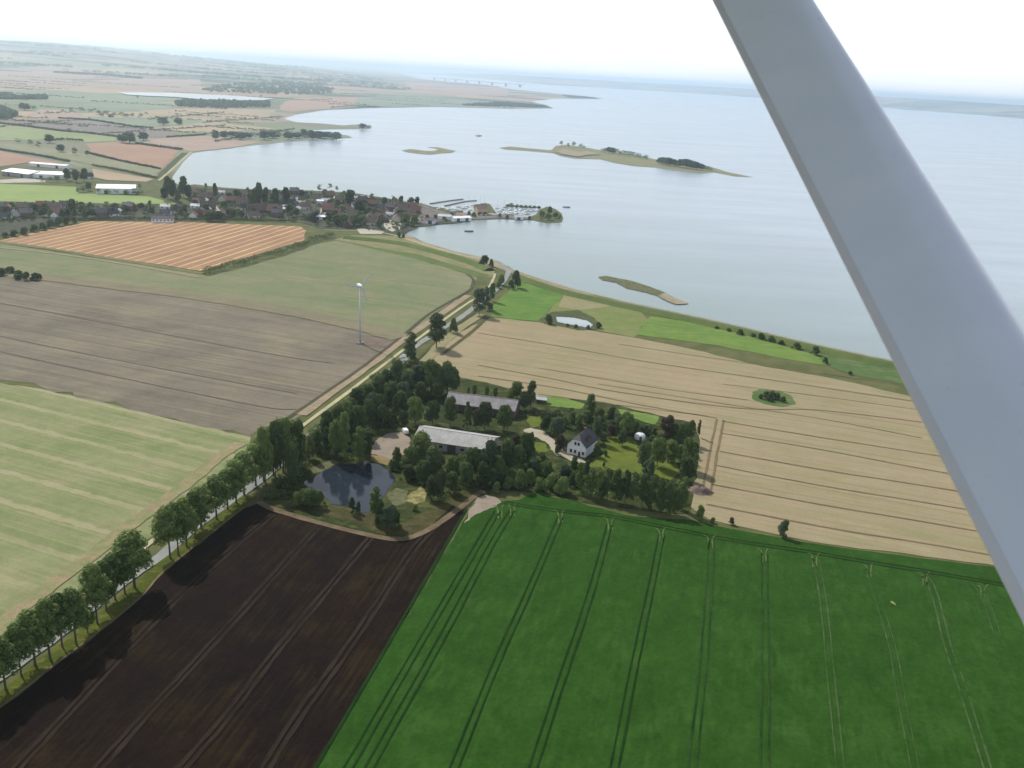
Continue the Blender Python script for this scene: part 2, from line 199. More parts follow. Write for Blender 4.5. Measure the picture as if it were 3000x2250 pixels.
RIBBONS = (
 ('road','r_asphalt',3.9,((-134,155.2),(-123,187),(-117.6,205.3),(-112.6,228.6),(-107.6,244),(-102.2,269.4),(-95.4,291.4),(-89.7,315.3),(-84.6,343.3),(-76.9,378),(-65.4,427.5),(-59.3,457.7),(-60.4,463.4),(-52.3,497.1),(-35.7,550.1),(-28.7,578.2),(-18.1,621.5),(-12.4,652.6),(-8.1,692),(-10.5,715.1),(-16.1,732.4),(-23,743.4))),
 ('farm_track','r_pale',2,((-139,142.1),(-134.2,163.8),(-127.2,189.1),(-121.8,214.4),(-114.6,248.9),(-101,309.6),(-91.3,351),(-78.4,404),(-61.9,475.5),(-56.3,499.1),(-44.2,548.2),(-31.6,595.5),(-26.3,610.1),(-21.1,640.2),(-18.9,672.2),(-18.4,689.2))),
 ('verge','f_verge',5,((-129.1,148.1),(-119,174.6),(-115.1,190.1),(-110.3,206.9),(-106.8,224.5),(-104,239.7),(-98,267.1),(-92.5,288.6))),
 ('footpath','r_pale2',0.6,((-127.3,145.5),(-117.7,172.3),(-113.6,187.1),(-108.2,204.8),(-104.2,221.1),(-103,236.9),(-96.1,263.2),(-91.8,279.4))),
 ('field_margin','f_stub2',5,((-93.5,369.1),(-80.9,422.8),(-72.7,457.4),(-65.6,490.5),(-55.9,528.9),(-46.4,565.5),(-34.6,612.2))),
 ('field_margin','f_head',5.5,((-140.4,186.2),(-135.4,200),(-134.6,212),(-131.5,227.7),(-128.1,242.9),(-125.5,259.7),(-121.2,278.7),(-117.3,298.4),(-114.5,318.4),(-110.2,334.7))),
 ('ditch','f_ditch',2.2,((-98.9,362.3),(-83.3,422.3),(-76.8,450),(-69.6,485.4),(-64.9,508.8),(-55.6,557.8),(-38.6,614.5),(-33.9,632.5),(-33.7,642),(-33.9,662.8),(-39.7,680.5))),
 ('ditch','f_ditch2',2,((-52.6,460),(-46.6,487.8),(-36.4,536.9),(-26.9,565.8))),
 ('field_margin','f_stub3',6,((-47.7,456.1),(-42.2,490.9),(-32.5,530.2),(-22.5,562.6))),
 ('ditch','f_ditch2',2.4,((-40.2,469.3),(-33.1,494.4),(-25.4,523.1),(-18.9,553.9))),
 ('footpath','r_pale2',2.6,((-87.9,284.2),(-81.6,279.3),(-63.4,271.3),(-44.7,264.7),(-33.6,263.5),(-25.2,271.9),(-17.5,285.9),(-10.7,299.8),(-8.3,303.2))),
 ('beach','f_sand2',2.6,((-0.4,700.6),(30.6,660),(72.8,623.4),(111.8,595.9),(147.6,569.6),(179.7,542.5),(227.5,508.3),(257.3,489.8))),
 ('coast_path','r_pale',2.2,((-22.4,740.4),(-48.3,752.9),(-75,781),(-103.9,813.5),(-119.6,833.1),(-143.6,845.7),(-186.4,838.8))),
 ('sea_road','r_pale',3.5,((-453.3,1117.1),(-477.6,1215.2),(-511.8,1352.7),(-545,1483.1))),
 ('sea_bank','f_marsh2',9,((-466.4,1145.2),(-487.5,1230.1),(-525.2,1369.7),(-548.7,1465.5))),
 ('field_margin','f_verge2',6,((-537.1,713.8),(-415,698.5),(-305.8,661.1),(-228.4,630.9))),
 ('field_margin','f_stub2',2.5,((-515.9,684.1),(-403.4,678.1),(-322,658.1),(-227.5,618.7))),
 ('field_margin','f_mix',17,((-493.8,607.5),(-410.3,604.2),(-358.5,598.5),(-288,585.1),(-212.1,566.4),(-145,543.1),(-99.7,521),(-66.6,498.6))),
 ('wheel_track','t_dark',0.5,((-3.6,287.6),(-17.4,227.3),(-32.7,159.9),(-38.2,134.4))),
 ('wheel_track','t_dark',0.5,((-1.7,287.2),(-15.6,226.9),(-30.9,159.5),(-36.3,134))),
 ('wheel_track','t_dark',0.5,((1.8,289),(-4.9,262.8),(-16,211.8),(-28.1,160.3),(-33.2,137))),
 ('wheel_track','t_dark',0.5,((3.6,288.5),(-3,262.3),(-14.1,211.3),(-26.2,159.8),(-31.4,136.6))),
 ('wheel_track','t_dark',0.5,((19.3,286.4),(8.4,238.6),(-0.8,200.2),(-9,161.7),(-13,143.4))),
 ('wheel_track','t_dark',0.5,((21.1,286),(10.2,238.1),(1,199.8),(-7.1,161.4),(-11.1,143))),
 ('wheel_track','t_dark',0.5,((36.7,282.6),(27,237.6),(17.5,198.6),(9,163.2),(4.5,144.7))),
 ('wheel_track','t_dark',0.5,((38.5,282.2),(28.9,237.1),(19.3,198.1),(10.8,162.7),(6.3,144.2))),
 ('wheel_track','t_dark',0.5,((54.4,277.1),(46.3,242.6),(37.1,204.8),(27.8,164.6),(23.3,146))),
 ('wheel_track','t_dark',0.5,((56.3,276.6),(48.1,242.1),(39,204.4),(29.6,164.2),(25.2,145.6))),
 ('wheel_track','t_mid',0.5,((71.8,275.4),(62.1,232.6),(54.5,199.7),(45.9,166.1),(41.8,150.9))),
 ('wheel_track','t_mid',0.5,((73.6,275),(64,232.2),(56.3,199.3),(47.7,165.6),(43.7,150.4))),
 ('wheel_track','t_mid',0.5,((88.3,268.3),(76.7,220.7),(69.3,191.5),(63.1,167.4),(59.2,152.1))),
 ('wheel_track','t_mid',0.5,((90.2,267.9),(78.5,220.3),(71.2,191.1),(65,167),(61,151.7))),
 ('wheel_track','t_light',0.45,((105.4,266.7),(98.7,236.3),(90,202.9),(81.4,168.9),(77.3,153.5))),
 ('wheel_track','t_light',0.45,((107.3,266.3),(100.6,235.9),(91.9,202.5),(83.2,168.4),(79.2,153))),
 ('wheel_track','t_light',0.3,((121.8,261.8),(118.3,245.6),(112.6,217.9),(106,194.7),(99.5,170.3),(95.1,154.8))),
 ('wheel_track','t_light',0.3,((123.7,261.4),(120.1,245.2),(114.4,217.4),(107.9,194.2),(101.3,169.8),(97,154.3))),
 ('wheel_track','t_light',0.6,((137.2,262.6),(139.3,257.7),(137.2,246.1),(129.7,220.8),(125.1,201.7),(117.3,171.7),(113.1,156.1))),
 ('wheel_track','t_light',0.6,((138.9,263.3),(141.2,257.8),(139.1,245.7),(131.5,220.3),(127,201.2),(119.1,171.2),(115,155.6))),
 ('wheel_track','t_light',0.25,((154.7,255.6),(153.2,246.3),(147.6,227.6))),
 ('wheel_track','t_light',0.25,((156.5,255.3),(155,245.8),(149.4,227.1))),
 ('wheel_track','t_dark',0.45,((-0.6,294.1),(6.2,292.2),(19.7,289.7),(38.7,287.5),(60.4,280.9),(79.8,275.1),(105.8,269.9),(122.4,265.7),(138.7,262.1),(163.1,256.1),(184.5,249.8))),
 ('wheel_track','t_dark',0.45,((-0.1,295.9),(6.6,294),(20,291.6),(39.1,289.4),(61,282.8),(80.2,276.9),(106.2,271.8),(122.8,267.6),(139.2,264),(163.5,257.9),(185,251.6))),
 ('field_margin','t_dark',0.8,((-13.8,288.2),(-29,210),(-39,159.7),(-47.1,119.4))),
 ('wheel_track','t_brown',1.1,((-81.4,275.8),(-89.3,245.7),(-95.7,216.1),(-102,172.2),(-104.6,151.3))),
 ('wheel_track','t_brown',1.1,((-79.8,275.4),(-87.7,245.3),(-94,215.9),(-100.3,172),(-102.9,151.1))),
 ('wheel_track','t_brown',1.1,((-63.7,270.8),(-70.1,239.5),(-76.2,207.8),(-83.5,173.8),(-87,155.6),(-89.4,141.1))),
 ('wheel_track','t_brown',1.1,((-61.9,270.5),(-68.3,239.1),(-74.4,207.5),(-81.8,173.5),(-85.2,155.3),(-87.6,140.8))),
 ('wheel_track','t_brown',1.1,((-45.1,264.3),(-50.5,240.3),(-59.6,200.6),(-64.3,175.5),(-69.1,157.1),(-72.7,142.4))),
 ('wheel_track','t_brown',1.1,((-43.3,263.9),(-48.8,239.9),(-57.9,200.2),(-62.6,175.1),(-67.3,156.6),(-71,141.9))),
 ('wheel_track','t_brown',1.1,((-18.6,289.8),(-29.4,260),(-36.3,226.3),(-42.2,198.8),(-47.6,176.9),(-50.9,158.4),(-53.6,142.5))),
 ('wheel_track','t_brown',1.1,((-16.9,289.2),(-27.6,259.5),(-34.6,225.9),(-40.4,198.4),(-45.8,176.5),(-49.1,158.1),(-51.9,142.2))),
 ('wheel_track','t_stub',0.85,((-22.5,517.9),(25.8,500.2),(76.3,479),(134.5,461.3),(207.5,438.1),(239.2,427.8))),
 ('wheel_track','t_stub',0.85,((-19,455.6),(18.7,440.6),(54.1,424.9),(112.4,411.4),(153.2,415.3),(200.8,406.5))),
 ('wheel_track','t_stub',0.85,((-18,437.3),(23.5,425.7),(62.4,408.3),(98.3,395.7))),
 ('wheel_track','t_stub',0.85,((100.5,392.1),(142,378.7),(184.1,366.5),(222.2,355.8))),
 ('wheel_track','t_stub',0.85,((96.4,376.6),(137.5,364.2),(176.8,349.1),(212.2,336.6))),
 ('wheel_track','t_stub',0.85,((91.6,355.4),(130.7,342.2),(169.6,331.9),(204.5,321.9))),
 ('wheel_track','t_stub',0.85,((86.9,340.1),(125.8,326.1),(163,316.1),(196.5,306.6))),
 ('wheel_track','t_stub',0.85,((81.5,321.2),(120.4,308.7),(156,299.2),(187.9,290.1))),
 ('wheel_track','t_stub',0.85,((76.1,303.1),(101.3,294.9),(124.9,287.8),(148.9,282.3),(179.3,273.6))),
 ('wheel_track','t_stub',0.55,((13.2,414.9),(52.3,405.8),(94.9,397.8))),
 ('wheel_track','t_stub',0.55,((44.7,435.6),(103.6,417.1),(153.9,401.8),(191.8,385))),
 ('wheel_track','t_stub',0.55,((13.6,456.5),(75.9,434.8),(120.3,424.2))),
 ('wheel_track','t_stub',0.55,((111.8,447.4),(159.9,436.8),(208.1,424.2))),
 ('wheel_track','t_stub',0.55,((62.3,511.7),(129.6,489.1),(203,468.4),(223.2,460.3))),
 ('wheel_track','t_stub',1,((98.1,394.3),(89,361.2),(82.6,337.1),(75.6,311.2))),
 ('wheel_track','t_stub',1,((101.2,393.4),(92,360.3),(85.7,336.3),(78.7,310.4))),
 ('wheel_track','t_grey',0.8,((-430.5,564.4),(-315.8,523),(-214.8,485),(-126.5,452.5),(-95,444.7))),
 ('wheel_track','t_grey',0.8,((-365.9,473.8),(-264.5,432.2),(-179.3,399.9),(-114.7,377),(-97.4,375.7))),
 ('wheel_track','t_grey',0.8,((-385.2,500.9),(-278.8,457.5),(-176.2,420.3),(-102.6,396.5))),
 ('wheel_track','p_pale',0.5,((19.4,280.9),(19.5,286.5),(19,290.1),(17.9,291.2))),
 ('wheel_track','p_pale',0.42,((20.7,281.9),(20.8,287.1),(21.2,290.4),(22,292.1))),
 ('wheel_track','p_pale',0.5,((36.8,277.3),(37.1,282.7),(36.9,286.2),(35.8,287.3))),
 ('wheel_track','p_pale',0.42,((38.2,278.2),(38.5,283.3),(39.1,286.5),(40.1,288.2))),
 ('wheel_track','p_pale',0.5,((54,271.9),(54.7,277.1),(54.6,280.5),(53.6,281.6))),
 ('wheel_track','p_pale',0.42,((55.4,272.8),(56,277.7),(56.7,280.8),(57.9,282.5))),
 ('wheel_track','p_pale',0.5,((70.5,268.8),(71.4,273.9),(71.4,277.2),(70.5,278.3))),
 ('wheel_track','p_pale',0.42,((71.9,269.6),(72.7,274.4),(73.6,277.5),(74.9,279.2))),
 ('wheel_track','p_pale',0.5,((87.1,262),(88.2,266.9),(88.5,270.1),(87.6,271.1))),
 ('wheel_track','p_pale',0.42,((88.5,262.8),(89.6,267.4),(90.6,270.4),(91.8,271.9))),
 ('wheel_track','p_pale',0.5,((103.7,260.8),(105.1,265.7),(105.5,268.9),(104.7,269.8))),
 ('wheel_track','p_pale',0.42,((105.2,261.6),(106.5,266.2),(107.7,269.1),(109.1,270.7))),
 ('wheel_track','p_pale',0.5,((120,255.7),(121.6,260.5),(122.2,263.5),(121.5,264.5))),
 ('wheel_track','p_pale',0.42,((121.5,256.5),(123,260.9),(124.3,263.8),(125.1,265.2))),
 ('wheel_track','p_pale',0.5,((137.1,252.8),(139,257.5),(139.7,260.5),(139.1,261.4))),
 ('wheel_track','p_pale',0.42,((138.7,253.6),(140.4,257.9),(141.8,260.7),(143.1,262.1))),
 ('wheel_track','p_pale',0.5,((153,246.8),(155.1,251.3),(156,254.2),(155.4,255.1))),
 ('wheel_track','p_pale',0.42,((154.6,247.6),(156.5,251.8),(158.1,254.4),(159.7,255.8))),
 ('wheel_track','p_pale',0.5,((2.3,283.6),(2.1,289.2),(1.4,292.9),(0.2,294))),
 ('wheel_track','p_pale',0.42,((3.6,284.5),(3.4,289.8),(3.6,293.2),(4.4,294.9))),
 ('wheel_track','p_pale',0.5,((-2.1,281.9),(-2.4,287.4),(-3.1,291.1),(-4.3,292.2))),
 ('wheel_track','p_pale',0.42,((-0.8,282.8),(-1,288),(-0.9,291.3),(0.1,293.1))),
)
WATERS = (('lake',((-1534,3455),(-1503,3575),(-1430,3696),(-1325,3749),(-1213,3788),(-1017,3717),(-1008,3513),(-1071,3343),(-1164,3289),(-1274,3363),(-1369,3321),(-1436,3321))),('pond',((-76.3,302.5),(-72,310.2),(-67.8,318),(-61.5,320.3),(-56,322.8),(-50.8,321.2),(-45.1,315.6),(-42.8,308.1),(-43.6,302.6),(-44.6,295.2),(-46.7,289.9),(-47.8,280.6),(-51.3,280.6),(-57,285.1),(-62.4,285.4),(-65.9,291.4),(-71.1,296.3),(-75.2,298.9))),('pool',((26.7,566.7),(38.4,566.7),(46.6,561),(49.6,551.8),(47.5,544.2),(37.5,548.2),(26.8,554.1))))
PATCH = (('p_straw',122.6,244),)
TREES = (
 ('in the wood beside the road','bush','l',-78.7,322.6,10.7,5.4,'single pale green low bush in the wood beside the road'),
 ('below the front barn','bush','l',-44,321.5,8,4.9,'single pale green low bush below the front barn'),
 ('below the front barn','bush','d',-44.9,317.9,4.3,5.3,'single dark low bush below the front barn'),
 ('below the front barn','bush','b',10.2,331.5,7.1,3.5,'single bluish low bush below the front barn'),
 ('on the bank of the farm pond','bush','g',-73.9,283.5,5.4,5.3,'first from left of the green low bushes on the bank of the farm pond'),
 ('on the bank of the farm pond','bush','g',-69.8,283,7.3,9.7,'second from left of the green low bushes on the bank of the farm pond'),
 ('on the bank of the farm pond','bush','g',-32.1,284.9,2.5,2.7,'third from left of the green low bushes on the bank of the farm pond'),
 ('on the bank of the farm pond','bush','d',-66,283.5,5.9,5.3,'first from left of the dark low bushes on the bank of the farm pond'),
 ('on the bank of the farm pond','bush','d',-51.7,280.6,4.4,2.6,'second from left of the dark low bushes on the bank of the farm pond'),
 ('on the bank of the farm pond','bush','d',-42.4,271.7,9.5,4.7,'third from left of the dark low bushes on the bank of the farm pond'),
 ('on the bank of the farm pond','bush','d',-36.9,271.5,6.2,4.2,'fourth from left of the dark low bushes on the bank of the farm pond'),
 ('in the farmhouse garden','bush','d',20.5,341.9,4.5,3.1,'first from left of the dark low bushes in the farmhouse garden'),
 ('in the farmhouse garden','bush','d',37.1,341.7,6.2,4.6,'second from left of the dark low bushes in the farmhouse garden'),
 ('in the farmhouse garden','bush','d',41.2,361,3.5,4.9,'third from left of the dark low bushes in the farmhouse garden'),
 ('in the farmhouse garden','bush','d',39.5,332.1,2.2,1.5,'fourth from left of the dark low bushes in the farmhouse garden'),
 ('in the farmhouse garden','bush','d',64.3,367.2,4.8,3.9,'fifth from left of the dark low bushes in the farmhouse garden'),
 ('in the farmhouse garden','bush','g',28.4,379.5,5.5,4.5,'left one of two green low bushes in the farmhouse garden'),
 ('in the farmhouse garden','bush','g',40.9,343.5,2.8,2.6,'right one of two green low bushes in the farmhouse garden'),
 ('in the farmhouse garden','bush','p',21.7,347.3,6.8,5.8,'single purplish low bush in the farmhouse garden'),
 ('in the farmhouse garden','bush','l',24.8,372.9,5.4,3.9,'first from left of the pale green low bushes in the farmhouse garden'),
 ('in the farmhouse garden','bush','l',31.5,373.9,6.6,4.5,'second from left of the pale green low bushes in the farmhouse garden'),
 ('in the farmhouse garden','bush','l',68.1,341,5.6,5.2,'third from left of the pale green low bushes in the farmhouse garden'),
 ('in the thicket below the farmhouse','bush','b',10.6,322.2,5.9,7.4,'first from left of the bluish low bushes in the thicket below the farmhouse'),
 ('in the thicket below the farmhouse','bush','b',22.8,318.2,6.4,7.3,'second from left of the bluish low bushes in the thicket below the farmhouse'),
 ('in the thicket below the farmhouse','bush','b',25.4,311.9,5.8,4.3,'third from left of the bluish low bushes in the thicket below the farmhouse'),
 ('in the thicket below the farmhouse','bush','b',31.7,321.6,7,3.4,'fourth from left of the bluish low bushes in the thicket below the farmhouse'),
 ('in the thicket below the farmhouse','bush','g',9.1,330.3,5.5,5.5,'first from left of the green low bushes in the thicket below the farmhouse'),
 ('in the thicket below the farmhouse','bush','g',9.1,313,5.8,5.7,'second from left of the green low bushes in the thicket below the farmhouse'),
 ('in the thicket below the farmhouse','bush','g',12.9,305.9,5.2,5.6,'third from left of the green low bushes in the thicket below the farmhouse'),
 ('in the thicket below the farmhouse','bush','g',16,319.5,6.9,6.8,'fourth from left of the green low bushes in the thicket below the farmhouse'),
 ('in the thicket below the farmhouse','bush','g',17.7,308.7,6.8,6.6,'fifth from left of the green low bushes in the thicket below the farmhouse'),
 ('in the thicket below the farmhouse','bush','g',21.8,306,6.7,7,'sixth from left of the green low bushes in the thicket below the farmhouse'),
 ('in the thicket below the farmhouse','bush','g',27.1,328,5.5,4.5,'seventh from left of the green low bushes in the thicket below the farmhouse'),
 ('in the thicket below the farmhouse','bush','l',-3.5,302.7,4.6,4.2,'first from left of the pale green low bushes in the thicket below the farmhouse'),
 ('in the thicket below the farmhouse','bush','l',1.1,306.5,5.2,5.6,'second from left of the pale green low bushes in the thicket below the farmhouse'),
 ('in the thicket below the farmhouse','bush','l',5.3,307,8.3,7.1,'third from left of the pale green low bushes in the thicket below the farmhouse'),
 ('in the thicket below the farmhouse','bush','l',14.2,334.7,3.9,4.1,'fourth from left of the pale green low bushes in the thicket below the farmhouse'),
 ('in the thicket below the farmhouse','bush','l',19.4,304.7,4.1,4.2,'fifth from left of the pale green low bushes in the thicket below the farmhouse'),
 ('in the thicket below the farmhouse','bush','d',-5.1,306.8,7.8,6.6,'single dark low bush in the thicket below the farmhouse'),
 ('in the tall hedge row beside the lawn','bush','g',60.9,292.8,9,3.6,'single green low bush in the tall hedge row beside the lawn'),
 ('in the tall hedge row beside the lawn','bush','d',36.2,302.6,7.2,3.7,'first from left of the dark low bushes in the tall hedge row beside the lawn'),
 ('in the tall hedge row beside the lawn','bush','d',53.1,296.2,6.9,3.7,'second from left of the dark low bushes in the tall hedge row beside the lawn'),
 ('in the tall hedge row beside the lawn','bush','d',57.6,295.3,6.6,3.6,'third from left of the dark low bushes in the tall hedge row beside the lawn'),
 ('on the edge of the crop field','bush','g',71.1,290.2,6,3.8,'single green low bush on the edge of the crop field'),
 ('on the edge of the crop field','bush','p',82.2,288.2,2.8,2.7,'single purplish low bush on the edge of the crop field'),
 ('on the edge of the crop field','bush','b',99.1,281.1,6.5,5.1,'single bluish low bush on the edge of the crop field'),
 ('on the edge of the crop field','bush','d',75.6,288.8,2,2.7,'single dark low bush on the edge of the crop field'),
 ('along the road to the sea','bush','g',-37.1,515,9.6,6,'first from left of the green low bushes along the road to the sea'),
 ('along the road to the sea','bush','g',-17.2,575.3,4.8,5.1,'second from left of the green low bushes along the road to the sea'),
 ('along the road to the sea','bush','g',-14.2,639.4,5.2,4.5,'third from left of the green low bushes along the road to the sea'),
 ('along the road to the sea','bush','g',-12.3,650.1,8.2,6.9,'fourth from left of the green low bushes along the road to the sea'),
 ('along the road to the sea','bush','d',-30.7,715.6,4.5,6.3,'first from left of the dark low bushes along the road to the sea'),
 ('along the road to the sea','bush','d',-22.5,714.8,6.4,5,'second from left of the dark low bushes along the road to the sea'),
 ('along the road to the sea','bush','d',-5.1,639.3,6.9,6.8,'third from left of the dark low bushes along the road to the sea'),
 ('along the road to the sea','bush','d',-1.8,645.1,12.8,9.7,'fourth from left of the dark low bushes along the road to the sea'),
 ('along the sea dike','bush','d',20.8,548,6.6,6.4,'first from left of the dark low bushes along the sea dike'),
 ('along the sea dike','bush','d',32.9,545.8,1.6,3.2,'second from left of the dark low bushes along the sea dike'),
 ('along the sea dike','bush','d',38.5,543.2,2.1,3.8,'third from left of the dark low bushes along the sea dike'),
 ('along the sea dike','bush','d',46.1,542,2.5,3.8,'fourth from left of the dark low bushes along the sea dike'),
 ('along the sea dike','bush','d',52.7,545.3,4,5.1,'fifth from left of the dark low bushes along the sea dike'),
 ('along the sea dike','bush','d',131.3,561.2,1.6,3.9,'sixth from left of the dark low bushes along the sea dike'),
 ('along the sea dike','bush','d',138.1,556.4,2,3.9,'seventh from left of the dark low bushes along the sea dike'),
 ('along the sea dike','bush','d',143.8,549.6,3.5,5.8,'eighth from left of the dark low bushes along the sea dike'),
 ('along the sea dike','bush','d',151.4,546.6,2.3,4.5,'ninth from left of the dark low bushes along the sea dike'),
 ('along the sea dike','bush','d',155.3,541.5,4,5.7,'tenth from left of the dark low bushes along the sea dike'),
 ('along the sea dike','bush','d',160.8,538.2,3.5,6.3,'eleventh from left of the dark low bushes along the sea dike'),
 ('along the sea dike','bush','d',165.6,532.5,2.6,5,'twelfth from left of the dark low bushes along the sea dike'),
 ('along the sea dike','bush','d',172.7,524.5,3.9,7.4,'thirteenth from left of the dark low bushes along the sea dike'),
 ('along the sea dike','bush','d',181.2,513.8,5.3,6.6,'fourteenth from left of the dark low bushes along the sea dike'),
 ('along the sea dike','bush','d',181.9,497,3.7,4.1,'fifteenth from left of the dark low bushes along the sea dike'),
 ('along the sea dike','bush','d',190,477.6,2,3.4,'sixteenth from left of the dark low bushes along the sea dike'),
 ('in the copse at the left edge','bush','d',-356.2,586.5,6.2,8.9,'first from left of the dark low bushes in the copse at the left edge'),
 ('in the copse at the left edge','bush','d',-353.9,592.4,5.2,9,'second from left of the dark low bushes in the copse at the left edge'),
 ('in the copse at the left edge','bush','d',-352.4,600.8,4.4,9.1,'third from left of the dark low bushes in the copse at the left edge'),
 ('in the copse at the left edge','bush','d',-337.9,583.7,3.4,7.2,'fourth from left of the dark low bushes in the copse at the left edge'),
 ('in the copse at the left edge','bush','d',-341,590.6,4.6,7.9,'fifth from left of the dark low bushes in the copse at the left edge'),
 ('in the copse at the left edge','bush','d',-331.3,582.9,5.7,6.7,'sixth from left of the dark low bushes in the copse at the left edge'),
 ('in the copse at the left edge','bush','d',-326.4,584.2,5.1,7.8,'seventh from left of the dark low bushes in the copse at the left edge'),
 ('in the copse at the left edge','bush','d',-326.3,589.3,3.4,5.1,'eighth from left of the dark low bushes in the copse at the left edge'),
 ('in the green patch of the stubble field','bush','d',127.3,427.7,2.6,3.6,'first from left of the dark low bushes in the green patch of the stubble field'),
 ('in the green patch of the stubble field','bush','d',130.3,429.4,3.6,5.1,'second from left of the dark low bushes in the green patch of the stubble field'),
 ('in the green patch of the stubble field','bush','d',130.8,425.3,3.5,5.1,'third from left of the dark low bushes in the green patch of the stubble field'),
 ('in the green patch of the stubble field','bush','d',133.2,428.7,4.2,5.6,'fourth from left of the dark low bushes in the green patch of the stubble field'),
 ('in the green patch of the stubble field','bush','d',135.6,427.9,3.7,5.1,'fifth from left of the dark low bushes in the green patch of the stubble field'),
 ('in the green patch of the stubble field','bush','d',137.8,424.8,3,4.1,'sixth from left of the dark low bushes in the green patch of the stubble field'),
 ('on the mole at the harbour mouth','bush','g',-17.1,1062.2,3.5,6.7,'first from left of the green low bushes on the mole at the harbour mouth'),
 ('on the mole at the harbour mouth','bush','g',-11.8,1062.1,3.5,6.7,'second from left of the green low bushes on the mole at the harbour mouth'),
 ('on the mole at the harbour mouth','bush','g',-6.6,1062,3.5,6.7,'third from left of the green low bushes on the mole at the harbour mouth'),
 ('on the mole at the harbour mouth','bush','g',-1.3,1061.9,3.5,6.7,'fourth from left of the green low bushes on the mole at the harbour mouth'),
 ('on the mole at the harbour mouth','bush','g',4,1061.9,3.5,6.7,'fifth from left of the green low bushes on the mole at the harbour mouth'),
 ('on the mole at the harbour mouth','bush','g',9.3,1061.8,3.5,6.7,'sixth from left of the green low bushes on the mole at the harbour mouth'),
 ('on the mole at the harbour mouth','bush','g',14.6,1061.7,3.5,6.7,'seventh from left of the green low bushes on the mole at the harbour mouth'),
 ('on the mole at the harbour mouth','bush','g',19.8,1061.6,3.5,6.7,'eighth from left of the green low bushes on the mole at the harbour mouth'),
 ('on the quay by the harbour sheds','bush','g',-99.4,936.6,5.2,6.5,'first from left of the green low bushes on the quay by the harbour sheds'),
 ('on the quay by the harbour sheds','bush','g',-93.8,920.5,4.1,5.1,'second from left of the green low bushes on the quay by the harbour sheds'),
 ('on the quay by the harbour sheds','bush','g',-91,944,4.6,5.2,'third from left of the green low bushes on the quay by the harbour sheds'),
 ('on the quay by the harbour sheds','bush','g',-79.6,934,2.8,5.2,'fourth from left of the green low bushes on the quay by the harbour sheds'),
 ('on the quay by the harbour sheds','bush','g',-75.6,962.9,4.6,6,'fifth from left of the green low bushes on the quay by the harbour sheds'),
 ('on the quay by the harbour sheds','bush','g',-57.9,978.6,5.4,5.4,'sixth from left of the green low bushes on the quay by the harbour sheds'),
 ('on the quay by the harbour sheds','bush','g',-52.2,973.6,5.1,6.1,'seventh from left of the green low bushes on the quay by the harbour sheds'),
 ('on the quay by the harbour sheds','bush','g',-24,980.8,4.3,5.4,'eighth from left of the green low bushes on the quay by the harbour sheds'),
 ('on the quay by the harbour sheds','bush','g',-15.8,976.8,4,4.9,'ninth from left of the green low bushes on the quay by the harbour sheds'),
 ('on the quay by the harbour sheds','bush','g',8.6,978.9,3.5,4.9,'tenth from left of the green low bushes on the quay by the harbour sheds'),
 ('along the field hedge of the village','bush','d',-498.3,837.7,7.7,9.3,'first from left of the dark low bushes along the field hedge of the village'),
 ('along the field hedge of the village','bush','d',-496.9,849.1,6.3,10.3,'second from left of the dark low bushes along the field hedge of the village'),
 ('along the field hedge of the village','bush','d',-422.6,719.2,4.4,8.8,'third from left of the dark low bushes along the field hedge of the village'),
 ('along the field hedge of the village','bush','d',-492.3,856.5,6.3,9.5,'fourth from left of the dark low bushes along the field hedge of the village'),
 ('along the field hedge of the village','bush','d',-418.5,726.4,5.1,8.9,'fifth from left of the dark low bushes along the field hedge of the village'),
 ('along the field hedge of the village','bush','d',-415.2,735.5,6.5,9.6,'sixth from left of the dark low bushes along the field hedge of the village'),
 ('along the field hedge of the village','bush','d',-414.6,750.2,6,9.1,'seventh from left of the dark low bushes along the field hedge of the village'),
 ('along the field hedge of the village','bush','d',-469.7,854.5,6.3,10.3,'eighth from left of the dark low bushes along the field hedge of the village'),
 ('along the field hedge of the village','bush','d',-412.4,759.4,6.4,8.5,'ninth from left of the dark low bushes along the field hedge of the village'),
 ('along the field hedge of the village','bush','d',-462.8,862.8,6.3,9.6,'tenth from left of the dark low bushes along the field hedge of the village'),
 ('along the field hedge of the village','bush','d',-411.1,770.8,7.5,9.4,'eleventh from left of the dark low bushes along the field hedge of the village'),
 ('along the field hedge of the village','bush','d',-460.6,880.7,4,7.3,'twelfth from left of the dark low bushes along the field hedge of the village'),
 ('along the field hedge of the village','bush','d',-409.7,782.5,8,9.5,'thirteenth from left of the dark low bushes along the field hedge of the village'),
 ('along the field hedge of the village','bush','d',-407.3,792.5,7.4,9.6,'fourteenth from left of the dark low bushes along the field hedge of the village'),
 ('along the field hedge of the village','bush','d',-436.8,862.1,7.9,4.8,'fifteenth from left of the dark low bushes along the field hedge of the village'),
 ('along the field hedge of the village','bush','d',-404.2,798.3,5.9,6.7,'sixteenth from left of the dark low bushes along the field hedge of the village'),
 ('along the field hedge of the village','bush','d',-433.2,892,4.9,6.6,'seventeenth from left of the dark low bushes along the field hedge of the village'),
 ('along the field hedge of the village','bush','d',-412.1,900.6,4.1,10.8,'eighteenth from left of the dark low bushes along the field hedge of the village'),
 ('along the field hedge of the village','bush','d',-400.8,905.3,4.2,10.1,'nineteenth from left of the dark low bushes along the field hedge of the village'),
 ('along the field hedge of the village','bush','d',-387.2,904.9,5,10.1,'twentieth from left of the dark low bushes along the field hedge of the village'),
 ('on the bay side of the village','bush','d',-113.4,823.2,5.2,5.7,'left one of two dark low bushes on the bay side of the village'),
 ('on the bay side of the village','bush','d',-108.6,821.5,4,4.6,'right one of two dark low bushes on the bay side of the village'),
 ('in the roadside row','poplar','g',-123,169.4,13.8,9.6,'first from left of the green tall poplar trees in the roadside row'),
